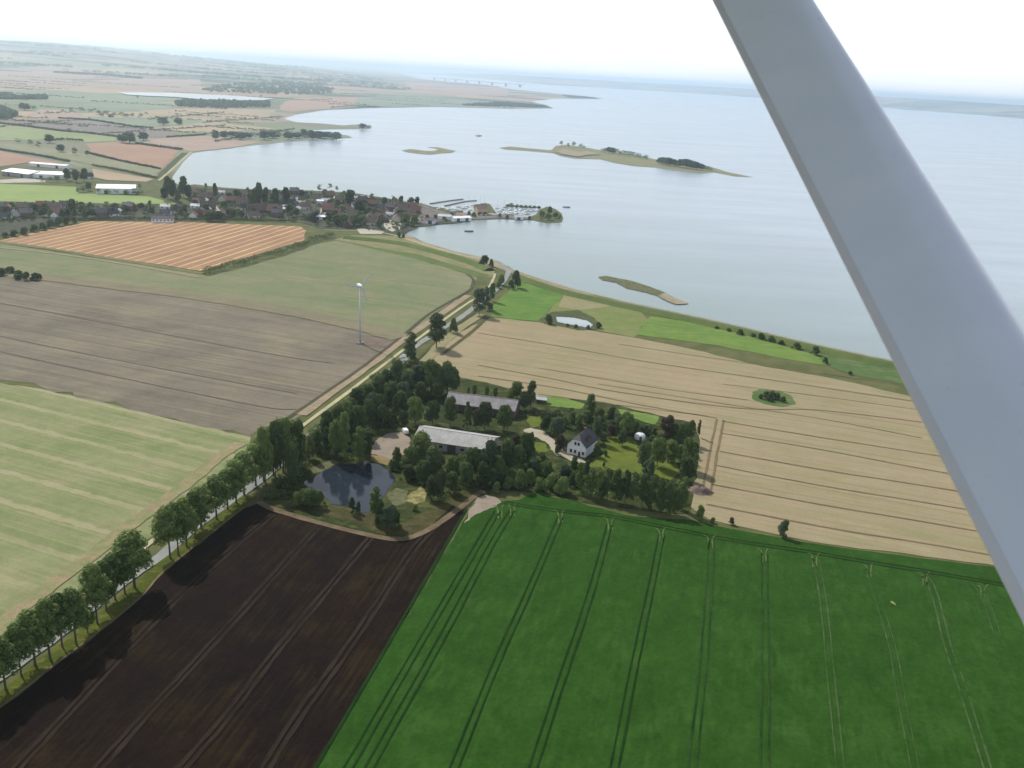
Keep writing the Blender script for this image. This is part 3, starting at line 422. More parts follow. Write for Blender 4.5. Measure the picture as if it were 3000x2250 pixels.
 ('in the roadside row','poplar','g',-121.7,174.4,15.6,9.8,'second from left of the green tall poplar trees in the roadside row'),
 ('in the roadside row','poplar','g',-120,178.9,14.8,10,'third from left of the green tall poplar trees in the roadside row'),
 ('in the roadside row','poplar','g',-119,184.2,15,8.2,'fourth from left of the green tall poplar trees in the roadside row'),
 ('in the roadside row','poplar','g',-117.7,188.3,16.3,10.4,'fifth from left of the green tall poplar trees in the roadside row'),
 ('in the roadside row','poplar','g',-115.1,190.9,18.2,9.8,'sixth from left of the green tall poplar trees in the roadside row'),
 ('in the roadside row','poplar','g',-114.7,196.3,16.2,9,'seventh from left of the green tall poplar trees in the roadside row'),
 ('in the roadside row','poplar','g',-111.8,197.9,16.8,9.7,'eighth from left of the green tall poplar trees in the roadside row'),
 ('in the roadside row','poplar','g',-111,202.8,8.3,5.9,'ninth from left of the green tall poplar trees in the roadside row'),
 ('in the roadside row','poplar','g',-110.5,207.4,18.5,10.1,'tenth from left of the green tall poplar trees in the roadside row'),
 ('in the roadside row','poplar','g',-110.8,213.5,15.8,9.2,'eleventh from left of the green tall poplar trees in the roadside row'),
 ('in the roadside row','poplar','g',-110.9,219.4,14.5,9.8,'twelfth from left of the green tall poplar trees in the roadside row'),
 ('in the roadside row','poplar','g',-109.5,222.6,15.6,9.9,'thirteenth from left of the green tall poplar trees in the roadside row'),
 ('in the roadside row','poplar','g',-108,225.9,18.6,14,'fourteenth from left of the green tall poplar trees in the roadside row'),
 ('in the roadside row','poplar','g',-104.1,243.2,18.2,11.5,'fifteenth from left of the green tall poplar trees in the roadside row'),
 ('in the roadside row','poplar','g',-102.3,245.2,18.3,10.3,'sixteenth from left of the green tall poplar trees in the roadside row'),
 ('in the roadside row','poplar','g',-101.7,250.8,17.2,11.4,'seventeenth from left of the green tall poplar trees in the roadside row'),
 ('in the roadside row','poplar','g',-101,256.7,16.7,10.7,'eighteenth from left of the green tall poplar trees in the roadside row'),
 ('in the roadside row','poplar','g',-101.1,262.6,15.9,12.3,'nineteenth from left of the green tall poplar trees in the roadside row'),
 ('in the roadside row','poplar','g',-98.4,269.9,16.2,11.6,'twentieth from left of the green tall poplar trees in the roadside row'),
 ('in the roadside row','poplar','g',-97,277.3,15.1,10.5,'twenty-first from left of the green tall poplar trees in the roadside row'),
 ('in the roadside row','poplar','g',-95.4,282,16.7,12.1,'twenty-second from left of the green tall poplar trees in the roadside row'),
 ('in the roadside row','poplar','g',-94.6,288.6,16.9,12.3,'twenty-third from left of the green tall poplar trees in the roadside row'),
 ('in the roadside row','poplar','g',-92.7,296.6,16.6,12.6,'twenty-fourth from left of the green tall poplar trees in the roadside row'),
 ('in the roadside row','poplar','g',-91,301,17.9,12.8,'twenty-fifth from left of the green tall poplar trees in the roadside row'),
 ('in the roadside row','poplar','g',-88.8,306.5,19,12.9,'twenty-sixth from left of the green tall poplar trees in the roadside row'),
 ('in the roadside row','poplar','g',-85.9,309.5,21.9,14.6,'twenty-seventh from left of the green tall poplar trees in the roadside row'),
 ('in the roadside row','poplar','g',-83.1,313.5,19.7,13.7,'twenty-eighth from left of the green tall poplar trees in the roadside row'),
 ('in the wood beside the road','round','d',-87.2,303.2,24.1,7.8,'first from left of the dark rounded trees in the wood beside the road'),
 ('in the wood beside the road','round','d',-79.8,299.9,17.1,6.4,'second from left of the dark rounded trees in the wood beside the road'),
 ('in the wood beside the road','round','d',-80.9,311.8,21.1,7.6,'third from left of the dark rounded trees in the wood beside the road'),
 ('in the wood beside the road','round','d',-75.8,336.7,12.6,6.1,'fourth from left of the dark rounded trees in the wood beside the road'),
 ('in the wood beside the road','round','d',-76.2,343.2,12.8,7.2,'fifth from left of the dark rounded trees in the wood beside the road'),
 ('in the wood beside the road','round','d',-72.3,327.2,12.4,6,'sixth from left of the dark rounded trees in the wood beside the road'),
 ('in the wood beside the road','round','d',-73.3,349.1,13.5,7.9,'seventh from left of the dark rounded trees in the wood beside the road'),
 ('in the wood beside the road','round','d',-68.9,337.7,13.8,6.6,'eighth from left of the dark rounded trees in the wood beside the road'),
 ('in the wood beside the road','round','d',-64.6,337.1,16.5,6.6,'ninth from left of the dark rounded trees in the wood beside the road'),
 ('in the wood beside the road','round','d',-70.3,366.8,10.6,7.1,'tenth from left of the dark rounded trees in the wood beside the road'),
 ('in the wood beside the road','round','d',-69.2,373,13.1,8.3,'eleventh from left of the dark rounded trees in the wood beside the road'),
 ('in the wood beside the road','round','d',-64,347.8,14.6,7.8,'twelfth from left of the dark rounded trees in the wood beside the road'),
 ('in the wood beside the road','round','d',-67,386.1,11,8.6,'thirteenth from left of the dark rounded trees in the wood beside the road'),
 ('in the wood beside the road','round','d',-56.7,326.9,11.9,5.5,'fourteenth from left of the dark rounded trees in the wood beside the road'),
 ('in the wood beside the road','round','d',-61.3,359.4,13.3,6.5,'fifteenth from left of the dark rounded trees in the wood beside the road'),
 ('in the wood beside the road','round','d',-62.7,395.1,11.8,8.8,'sixteenth from left of the dark rounded trees in the wood beside the road'),
 ('in the wood beside the road','round','d',-55.6,357.4,11.5,5.9,'seventeenth from left of the dark rounded trees in the wood beside the road'),
 ('in the wood beside the road','round','d',-60.5,407.7,10.8,9.6,'eighteenth from left of the dark rounded trees in the wood beside the road'),
 ('in the wood beside the road','round','d',-56.3,387.8,11.6,8.1,'nineteenth from left of the dark rounded trees in the wood beside the road'),
 ('in the wood beside the road','round','d',-58.1,421.1,11.8,8.1,'twentieth from left of the dark rounded trees in the wood beside the road'),
 ('in the wood beside the road','round','d',-50.3,382.3,9.7,6.8,'twenty-first from left of the dark rounded trees in the wood beside the road'),
 ('in the wood beside the road','round','d',-45.2,406.8,14,10.2,'twenty-second from left of the dark rounded trees in the wood beside the road'),
 ('in the wood beside the road','round','d',-43.4,396.6,9.4,7.1,'twenty-third from left of the dark rounded trees in the wood beside the road'),
 ('in the wood beside the road','round','d',-35.3,398,9.4,7.1,'twenty-fourth from left of the dark rounded trees in the wood beside the road'),
 ('in the wood beside the road','round','d',-35.4,404.9,13.3,7.8,'twenty-fifth from left of the dark rounded trees in the wood beside the road'),
 ('in the wood beside the road','round','d',-31.4,407.3,16.8,11.4,'twenty-sixth from left of the dark rounded trees in the wood beside the road'),
 ('in the wood beside the road','round','d',-27.8,408,12.8,5.4,'twenty-seventh from left of the dark rounded trees in the wood beside the road'),
 ('in the wood beside the road','round','g',-89.1,296.6,23.8,7.2,'first from left of the green rounded trees in the wood beside the road'),
 ('in the wood beside the road','round','g',-84.7,307.9,23.4,7.5,'second from left of the green rounded trees in the wood beside the road'),
 ('in the wood beside the road','round','g',-77.9,330.1,9.8,5,'third from left of the green rounded trees in the wood beside the road'),
 ('in the wood beside the road','round','g',-71.3,360.7,11.6,8.1,'fourth from left of the green rounded trees in the wood beside the road'),
 ('in the wood beside the road','round','g',-39.1,406,18,11.4,'fifth from left of the green rounded trees in the wood beside the road'),
 ('below the front barn','round','b',-6.8,314,16.2,9.1,'single bluish rounded tree below the front barn'),
 ('below the front barn','round','l',-34.4,324,13.9,10.3,'single pale green rounded tree below the front barn'),
 ('in the wood beside the road','oval','g',-69.1,324,17,6.4,'first from left of the green upright trees in the wood beside the road'),
 ('in the wood beside the road','oval','g',-65,323.3,21.2,6.4,'second from left of the green upright trees in the wood beside the road'),
 ('in the wood beside the road','oval','g',-59,323,15.4,6.9,'third from left of the green upright trees in the wood beside the road'),
 ('below the front barn','round','d',-38.4,316.5,10.5,8.7,'first from left of the dark rounded trees below the front barn'),
 ('below the front barn','round','d',-37.6,309.9,6.3,6.6,'second from left of the dark rounded trees below the front barn'),
 ('below the front barn','round','d',-31.6,307.4,9.8,7.5,'third from left of the dark rounded trees below the front barn'),
 ('below the front barn','round','d',-27.2,293.3,9.5,5,'fourth from left of the dark rounded trees below the front barn'),
 ('below the front barn','round','d',-28.6,315.5,12.1,9.6,'fifth from left of the dark rounded trees below the front barn'),
 ('below the front barn','round','d',-24,292.8,12.5,5.9,'sixth from left of the dark rounded trees below the front barn'),
 ('below the front barn','round','d',-20.5,300.3,8.7,6.5,'seventh from left of the dark rounded trees below the front barn'),
 ('below the front barn','round','d',-15.4,306.3,10.3,7,'eighth from left of the dark rounded trees below the front barn'),
 ('below the front barn','round','d',-13.9,313,13.6,8.6,'ninth from left of the dark rounded trees below the front barn'),
 ('below the front barn','round','d',-8.8,307.1,10.3,6.6,'tenth from left of the dark rounded trees below the front barn'),
 ('below the front barn','round','d',-2.8,311.2,9.9,7.1,'eleventh from left of the dark rounded trees below the front barn'),
 ('below the front barn','round','d',0.3,319.5,14.8,8.7,'twelfth from left of the dark rounded trees below the front barn'),
 ('below the front barn','round','d',7.1,329.8,14.1,7,'thirteenth from left of the dark rounded trees below the front barn'),
 ('along the road to the sea','oval','d',-54.5,449.9,18,9.4,'left one of two dark upright trees along the road to the sea'),
 ('along the road to the sea','oval','d',-44.2,483.1,20.4,12.7,'right one of two dark upright trees along the road to the sea'),
 ('in the farmhouse garden','round','g',35.3,380.6,6.1,5.1,'first from left of the green rounded trees in the farmhouse garden'),
 ('in the farmhouse garden','round','g',52,365.4,11.8,8.2,'second from left of the green rounded trees in the farmhouse garden'),
 ('in the farmhouse garden','round','g',55.6,368.8,6.6,6.1,'third from left of the green rounded trees in the farmhouse garden'),
 ('in the farmhouse garden','round','g',61.6,335.2,13.2,8.1,'fourth from left of the green rounded trees in the farmhouse garden'),
 ('in the farmhouse garden','round','g',68.1,341,10.1,7.2,'fifth from left of the green rounded trees in the farmhouse garden'),
 ('in the farmhouse garden','round','g',73.7,334.4,14.3,7.1,'sixth from left of the green rounded trees in the farmhouse garden'),
 ('in the row between the barns','round','d',-58.4,368.6,12.4,7.7,'first from left of the dark rounded trees in the row between the barns'),
 ('in the row between the barns','round','d',-53.3,360.6,8.1,4.9,'second from left of the dark rounded trees in the row between the barns'),
 ('in the row between the barns','round','d',-46.4,361.7,8.2,4.9,'third from left of the dark rounded trees in the row between the barns'),
 ('in the row between the barns','round','d',-34.4,366.4,11.8,8.2,'fourth from left of the dark rounded trees in the row between the barns'),
 ('in the row between the barns','round','d',-26.6,366.2,14.1,7.1,'fifth from left of the dark rounded trees in the row between the barns'),
 ('in the row between the barns','round','d',-14.9,363.6,9.4,4.4,'sixth from left of the dark rounded trees in the row between the barns'),
 ('in the row between the barns','round','d',-11.1,364.2,13.4,8.7,'seventh from left of the dark rounded trees in the row between the barns'),
 ('in the row between the barns','round','g',-42,365.3,13.5,8.7,'left one of two green rounded trees in the row between the barns'),
 ('in the row between the barns','round','g',-2.4,364.1,12.3,8.2,'right one of two green rounded trees in the row between the barns'),
 ('in the wood beside the road','round','b',-60.6,368.3,12.9,9.3,'first from left of the bluish rounded trees in the wood beside the road'),
 ('in the wood beside the road','round','b',-50.6,388.8,11.7,8.1,'second from left of the bluish rounded trees in the wood beside the road'),
 ('in the wood beside the road','round','b',-49.5,402.5,12.6,8.9,'third from left of the bluish rounded trees in the wood beside the road'),
 ('on the bank of the farm pond','round','b',-39.1,269.4,9.4,7.6,'single bluish rounded tree on the bank of the farm pond'),
 ('in the farmhouse garden','round','d',16,365.7,7.7,5.5,'first from left of the dark rounded trees in the farmhouse garden'),
 ('in the farmhouse garden','round','d',40.8,378.4,8.5,5.1,'second from left of the dark rounded trees in the farmhouse garden'),
 ('in the farmhouse garden','round','d',46.8,382.4,7.9,4.6,'third from left of the dark rounded trees in the farmhouse garden'),
 ('in the farmhouse garden','round','d',49.7,370.8,7.8,6.1,'fourth from left of the dark rounded trees in the farmhouse garden'),
 ('in the farmhouse garden','round','d',49.3,355.3,7.5,4.8,'fifth from left of the dark rounded trees in the farmhouse garden'),
 ('in the farmhouse garden','round','d',55.3,329.5,13.6,7,'sixth from left of the dark rounded trees in the farmhouse garden'),
 ('in the farmhouse garden','round','d',60.3,371,4.2,5,'seventh from left of the dark rounded trees in the farmhouse garden'),
 ('in the farmhouse garden','round','d',73.1,367.1,7.1,6.6,'eighth from left of the dark rounded trees in the farmhouse garden'),
 ('in the farmhouse garden','round','d',75.9,360.6,10.5,6.5,'ninth from left of the dark rounded trees in the farmhouse garden'),
 ('in the farmhouse garden','round','d',71.7,322.5,10.8,7.4,'tenth from left of the dark rounded trees in the farmhouse garden'),
 ('in the farmhouse garden','round','d',79.5,362.5,10.9,4.9,'eleventh from left of the dark rounded trees in the farmhouse garden'),
 ('in the farmhouse garden','round','p',45.2,363,6.5,5.4,'left one of two purplish rounded trees in the farmhouse garden'),
 ('in the farmhouse garden','round','p',69.1,362.3,12.6,8.1,'right one of two purplish rounded trees in the farmhouse garden'),
 ('in the tall hedge row beside the lawn','oval','d',38.3,302.4,13,4.9,'first from left of the dark upright trees in the tall hedge row beside the lawn'),
 ('in the tall hedge row beside the lawn','oval','d',41.4,301.3,13.5,4.8,'second from left of the dark upright trees in the tall hedge row beside the lawn'),
 ('in the tall hedge row beside the lawn','oval','d',44.6,300.1,13.7,4.8,'third from left of the dark upright trees in the tall hedge row beside the lawn'),
 ('in the tall hedge row beside the lawn','oval','d',47.7,299,13.7,4.8,'fourth from left of the dark upright trees in the tall hedge row beside the lawn'),
 ('in the tall hedge row beside the lawn','oval','d',50.8,297.9,13.7,5,'fifth from left of the dark upright trees in the tall hedge row beside the lawn'),
 ('in the tall hedge row beside the lawn','oval','d',53.9,296.8,13.6,5,'sixth from left of the dark upright trees in the tall hedge row beside the lawn'),
 ('in the tall hedge row beside the lawn','oval','d',57,295.7,13.4,5,'seventh from left of the dark upright trees in the tall hedge row beside the lawn'),
 ('in the tall hedge row beside the lawn','oval','d',60.2,294.6,12.6,5,'eighth from left of the dark upright trees in the tall hedge row beside the lawn'),
 ('in the tall hedge row beside the lawn','oval','d',63.1,294,11.1,4.5,'ninth from left of the dark upright trees in the tall hedge row beside the lawn'),
 ('on the bank of the farm pond','oval','g',-45.1,277.7,12,5,'single green upright tree on the bank of the farm pond'),
 ('in the tall hedge row beside the lawn','oval','g',31.9,304.2,11.8,4.7,'first from left of the green upright trees in the tall hedge row beside the lawn'),
 ('in the tall hedge row beside the lawn','oval','g',35.1,303.5,12.6,4.9,'second from left of the green upright trees in the tall hedge row beside the lawn'),
 ('in the tall hedge row beside the lawn','oval','g',65.8,297.8,13.4,5,'third from left of the green upright trees in the tall hedge row beside the lawn'),
 ('along the road to the sea','oval','b',-24.1,559.7,18.5,10.5,'left one of two bluish upright trees along the road to the sea'),
 ('along the road to the sea','oval','b',-20.3,574.6,16.3,6.7,'right one of two bluish upright trees along the road to the sea'),
 ('in the row between the barns','cone','d',-51,366.8,13.5,6.6,'left one of two dark conical trees in the row between the barns'),
 ('in the row between the barns','cone','d',-18.7,363,14,6,'right one of two dark conical trees in the row between the barns'),
 ('in the thicket below the farmhouse','round','l',4.6,324.9,10.8,5.9,'single pale green rounded tree in the thicket below the farmhouse'),
 ('behind the rear barn','oval','d',9.4,395.6,13.7,6.4,'single dark upright tree behind the rear barn'),
 ('in the farmhouse garden','round','b',21,359.3,9.9,7.5,'first from left of the bluish rounded trees in the farmhouse garden'),
 ('in the farmhouse garden','round','b',38.2,357.7,12.2,5.9,'second from left of the bluish rounded trees in the farmhouse garden'),
 ('in the farmhouse garden','round','b',56.5,322.7,8.6,6.4,'third from left of the bluish rounded trees in the farmhouse garden'),
 ('in the farmhouse garden','oval','d',36.9,383.9,13.1,6.3,'left one of two dark upright trees in the farmhouse garden'),
 ('in the farmhouse garden','oval','d',85,370.3,8.4,2.2,'right one of two dark upright trees in the farmhouse garden'),
 ('in the thicket below the farmhouse','oval','g',27.8,306.8,12.9,4.2,'single green upright tree in the thicket below the farmhouse'),
 ('below the front barn','round','g',-21.2,314.3,8.9,6.2,'left one of two green rounded trees below the front barn'),
 ('below the front barn','round','g',9.2,345.2,7.9,4.7,'right one of two green rounded trees below the front barn'),
 ('below the front barn','round','p',3,335.4,10.5,5.6,'single purplish rounded tree below the front barn'),
 ('behind the rear barn','round','l',2.4,406.3,8.9,7.8,'single pale green rounded tree behind the rear barn'),
 ('in the thicket below the farmhouse','round','g',-1.5,312.7,7.4,5.7,'single green rounded tree in the thicket below the farmhouse'),
 ('behind the rear barn','round','d',6.7,391.8,9.3,6.4,'single dark rounded tree behind the rear barn'),
 ('on the bank of the farm pond','cone','d',-53.7,279.4,6.8,4.8,'single dark conical tree on the bank of the farm pond'),
 ('on the bay side of the village','round','d',-384.1,956.8,14.7,8.9,'first from left of the dark rounded trees on the bay side of the village'),
 ('on the bay side of the village','round','d',-388.2,977.6,23.9,11.1,'second from left of the dark rounded trees on the bay side of the village'),
 ('on the bay side of the village','round','d',-378,966.9,21.7,11,'third from left of the dark rounded trees on the bay side of the village'),
 ('on the bay side of the village','round','d',-366.5,949.7,14.6,9.8,'fourth from left of the dark rounded trees on the bay side of the village'),
 ('on the bay side of the village','round','d',-375.8,990.9,23.2,11.3,'fifth from left of the dark rounded trees on the bay side of the village'),
 ('on the bay side of the village','round','d',-364.1,972.9,16.9,10.1,'sixth from left of the dark rounded trees on the bay side of the village'),
 ('on the bay side of the village','round','d',-298.5,851.5,10.2,13.3,'seventh from left of the dark rounded trees on the bay side of the village'),
 ('on the bay side of the village','round','d',-343,997.5,16.8,6.2,'eighth from left of the dark rounded trees on the bay side of the village'),
 ('on the bay side of the village','round','d',-290.6,854.5,9.3,10.7,'ninth from left of the dark rounded trees on the bay side of the village'),
 ('on the bay side of the village','round','d',-309,924.8,8.6,7.7,'tenth from left of the dark rounded trees on the bay side of the village'),
 ('on the bay side of the village','round','d',-285,948.2,20.4,7.9,'eleventh from left of the dark rounded trees on the bay side of the village'),
 ('on the bay side of the village','round','d',-281.5,956.6,25.4,10.9,'twelfth from left of the dark rounded trees on the bay side of the village'),
 ('on the bay side of the village','round','d',-275.3,959.2,20.6,8.9,'thirteenth from left of the dark rounded trees on the bay side of the village'),
 ('on the bay side of the village','round','d',-266.3,962.9,19.7,10,'fourteenth from left of the dark rounded trees on the bay side of the village'),
 ('on the bay side of the village','round','d',-257.1,973.8,19.9,11.1,'fifteenth from left of the dark rounded trees on the bay side of the village'),
 ('on the bay side of the village','round','d',-192.3,1000.4,17.7,13.8,'sixteenth from left of the dark rounded trees on the bay side of the village'),
 ('on the bay side of the village','round','d',-138.6,1022.7,11.2,8.5,'seventeenth from left of the dark rounded trees on the bay side of the village'),
 ('on the bay side of the village','round','d',-126.6,1017.6,11.1,9.8,'eighteenth from left of the dark rounded trees on the bay side of the village'),
 ('on the bay side of the village','round','d',-121,1029.9,10.5,7.1,'nineteenth from left of the dark rounded trees on the bay side of the village'),
 ('in the farmhouse garden','round','l',72.8,344.2,6.8,4.7,'single pale green rounded tree in the farmhouse garden'),
 ('on the bay side of the village','round','b',-173.7,951.5,14.3,14.5,'single bluish rounded tree on the bay side of the village'),
 ('between the far fields','round','b',-1223.7,2236.5,17.9,33.8,'first from left of the bluish rounded trees between the far fields'),
 ('between the far fields','round','b',-785.8,1499.5,13.5,20.4,'second from left of the bluish rounded trees between the far fields'),
 ('between the far fields','round','b',-703.1,1372.3,11.3,15.2,'third from left of the bluish rounded trees between the far fields'),
 ('between the far fields','round','b',-696.7,1570.4,14.2,18.6,'fourth from left of the bluish rounded trees between the far fields'),
 ('between the far fields','round','b',-680.9,1564.7,19.2,29.2,'fifth from left of the bluish rounded trees between the far fields'),
 ('between the far fields','round','b',-686.3,1635.9,14.7,22.1,'sixth from left of the bluish rounded trees between the far fields'),
 ('between the far fields','round','b',-802.6,2026,16.4,30.7,'seventh from left of the bluish rounded trees between the far fields'),
 ('between the far fields','round','b',-778.2,2052.3,14.9,24.2,'eighth from left of the bluish rounded trees between the far fields'),
 ('along the road to the sea','round','g',-17.1,598.8,13.1,5.3,'single green rounded tree along the road to the sea'),
 ('on the bay side of the village','round','g',-180.1,867.2,10.8,9.6,'first from left of the green rounded trees on the bay side of the village'),
 ('on the bay side of the village','round','g',-174.7,876.7,10.9,12.2,'second from left of the green rounded trees on the bay side of the village'),
 ('on the bay side of the village','round','g',-164.2,872.9,10.9,13.3,'third from left of the green rounded trees on the bay side of the village'),
 ('on the bay side of the village','round','g',-157.5,883,9.8,11,'fourth from left of the green rounded trees on the bay side of the village'),
 ('on the bay side of the village','round','g',-138.9,867,7.2,7.2,'fifth from left of the green rounded trees on the bay side of the village'),
 ('on the bay side of the village','round','g',-116.4,897.9,11.2,11.2,'sixth from left of the green rounded trees on the bay side of the village'),
 ('on the bay side of the village','round','g',-108.6,885.3,6.1,8.6,'seventh from left of the green rounded trees on the bay side of the village'),
 ('on the bay side of the village','round','g',-109,908.5,8.8,10.1,'eighth from left of the green rounded trees on the bay side of the village'),
 ('along the road to the sea','round','d',-28.2,716.3,8.9,8.2,'single dark rounded tree along the road to the sea'),
 ('on the wooded headland beyond the bay','round','b',-589.5,1736.6,17,17.6,'first from left of the bluish rounded trees on the wooded headland beyond the bay'),
 ('on the wooded headland beyond the bay','round','b',-587.4,1777.3,13.9,21.6,'second from left of the bluish rounded trees on the wooded headland beyond the bay'),
 ('on the wooded headland beyond the bay','round','b',-585.3,1819.9,10.7,25.8,'third from left of the bluish rounded trees on the wooded headland beyond the bay'),
 ('on the wooded headland beyond the bay','round','b',-553,1767.1,14.7,28.6,'fourth from left of the bluish rounded trees on the wooded headland beyond the bay'),
 ('on the wooded headland beyond the bay','round','b',-550.1,1809.2,11.5,18.3,'fifth from left of the bluish rounded trees on the wooded headland beyond the bay'),
 ('on the wooded headland beyond the bay','round','b',-515.2,1798.6,17.3,25.5,'sixth from left of the bluish rounded trees on the wooded headland beyond the bay'),
 ('on the wooded headland beyond the bay','round','b',-511.4,1842.2,14.1,29.8,'seventh from left of the bluish rounded trees on the wooded headland beyond the bay'),
 ('on the wooded headland beyond the bay','round','b',-476.1,1831.2,14.9,22.2,'eighth from left of the bluish rounded trees on the wooded headland beyond the bay'),
 ('on the wooded headland beyond the bay','round','b',-471.3,1876.3,11.6,26.6,'ninth from left of the bluish rounded trees on the wooded headland beyond the bay'),
 ('on the wooded headland beyond the bay','round','b',-468.5,1928.5,15.7,19.5,'tenth from left of the bluish rounded trees on the wooded headland beyond the bay'),
 ('on the wooded headland beyond the bay','round','b',-466.1,1923.7,8.1,31.1,'eleventh from left of the bluish rounded trees on the wooded headland beyond the bay'),
 ('on the wooded headland beyond the bay','round','b',-453.4,1926.9,14.7,19.5,'twelfth from left of the bluish rounded trees on the wooded headland beyond the bay'),
 ('on the wooded headland beyond the bay','round','b',-435.6,1865,17.6,18.9,'thirteenth from left of the bluish rounded trees on the wooded headland beyond the bay'),
 ('on the wooded headland beyond the bay','round','b',-438.4,1925.3,13.8,19.5,'fourteenth from left of the bluish rounded trees on the wooded headland beyond the bay'),
 ('on the wooded headland beyond the bay','round','b',-429.7,1911.8,14.3,23.2,'fifteenth from left of the bluish rounded trees on the wooded headland beyond the bay'),
 ('on the wooded headland beyond the bay','round','b',-423.4,1923.8,12.8,19.5,'sixteenth from left of the bluish rounded trees on the wooded headland beyond the bay'),
 ('on the wooded headland beyond the bay','round','b',-423.4,1960.9,10.8,27.7,'seventeenth from left of the bluish rounded trees on the wooded headland beyond the bay'),
 ('on the wooded headland beyond the bay','round','b',-408.5,1922.2,11.9,19.4,'eighteenth from left of the bluish rounded trees on the wooded headland beyond the bay'),
 ('on the wooded headland beyond the bay','round','b',-393.6,1900,15.2,30.7,'nineteenth from left of the bluish rounded trees on the wooded headland beyond the bay'),
 ('on the wooded headland beyond the bay','round','b',-405.9,2271.3,13.6,22.9,'twentieth from left of the bluish rounded trees on the wooded headland beyond the bay'),
 ('along the field hedge of the village','round','l',-419.4,847.4,9.8,11,'single pale green rounded tree along the field hedge of the village'),
 ('behind the rear barn','round','g',-0.5,404.1,5.1,4.2,'single green rounded tree behind the rear barn'),
 ('beside the white halls','round','d',-543.8,1069.4,14.4,10.8,'first from left of the dark rounded trees beside the white halls'),
 ('beside the white halls','round','d',-528.5,1060,15.2,10.7,'second from left of the dark rounded trees beside the white halls'),
 ('beside the white halls','round','d',-523.9,1070.9,15.4,10.8,'third from left of the dark rounded trees beside the white halls'),
 ('beside the white halls','round','d',-486.1,1001,9.1,8.3,'fourth from left of the dark rounded trees beside the white halls'),
 ('behind the rear barn','oval','g',-21.1,407.3,4.5,2.4,'first from left of the green upright trees behind the rear barn'),
 ('behind the rear barn','oval','g',-18.1,407.8,5.8,3.3,'second from left of the green upright trees behind the rear barn'),
 ('behind the rear barn','oval','g',-12,407.1,6.1,3,'third from left of the green upright trees behind the rear barn'),
 ('behind the rear barn','oval','g',-7.7,406.1,5.8,3.6,'fourth from left of the green upright trees behind the rear barn'),
 ('on the long island','round','d',179.6,1966.6,12.5,17.9,'first from left of the dark rounded trees on the long island'),
 ('on the long island','round','d',186.2,1957,12.1,17.8,'second from left of the dark rounded trees on the long island'),
 ('on the long island','round','d',262.1,1775,11.8,16.2,'third from left of the dark rounded trees on the long island'),
 ('on the long island','round','d',265.9,1763.1,13.6,16.1,'fourth from left of the dark rounded trees on the long island'),
 ('on the long island','round','d',271.2,1744.1,15,17.2,'fifth from left of the dark rounded trees on the long island'),
 ('on the long island','round','d',276.7,1736.5,14.7,17.2,'sixth from left of the dark rounded trees on the long island'),
 ('on the long island','round','d',282.6,1731.9,13.6,15.8,'seventh from left of the dark rounded trees on the long island'),
 ('on the long island','round','d',293.4,1724.8,14.8,17,'eighth from left of the dark rounded trees on the long island'),
 ('on the long island','round','d',298.2,1714.5,16.5,18.3,'ninth from left of the dark rounded trees on the long island'),
 ('on the long island','round','d',304,1710,16.8,18.2,'tenth from left of the dark rounded trees on the long island'),
 ('on the long island','round','d',308.8,1699.8,15.9,18.1,'eleventh from left of the dark rounded trees on the long island'),
 ('on the long island','round','d',314.5,1695.4,15.1,18.1,'twelfth from left of the dark rounded trees on the long island'),
 ('on the long island','round','d',320.7,1693.8,13.3,16.8,'thirteenth from left of the dark rounded trees on the long island'),
 ('on the long island','round','d',326.4,1689.4,11.6,16.7,'fourteenth from left of the dark rounded trees on the long island'),
 ('on the bay side of the village','round','l',-163.6,946.6,9.1,9.2,'single pale green rounded tree on the bay side of the village'),
 ('at the harbour mouth','round','g',22.4,1000.3,6.9,8.3,'first from left of the green rounded trees at the harbour mouth'),
 ('at the harbour mouth','round','g',29,980.4,7.4,9.5,'second from left of the green rounded trees at the harbour mouth'),
 ('at the harbour mouth','round','g',31.9,1022.5,9.1,7.1,'third from left of the green rounded trees at the harbour mouth'),
 ('at the harbour mouth','round','g',37.6,997,6.8,8.3,'fourth from left of the green rounded trees at the harbour mouth'),
)
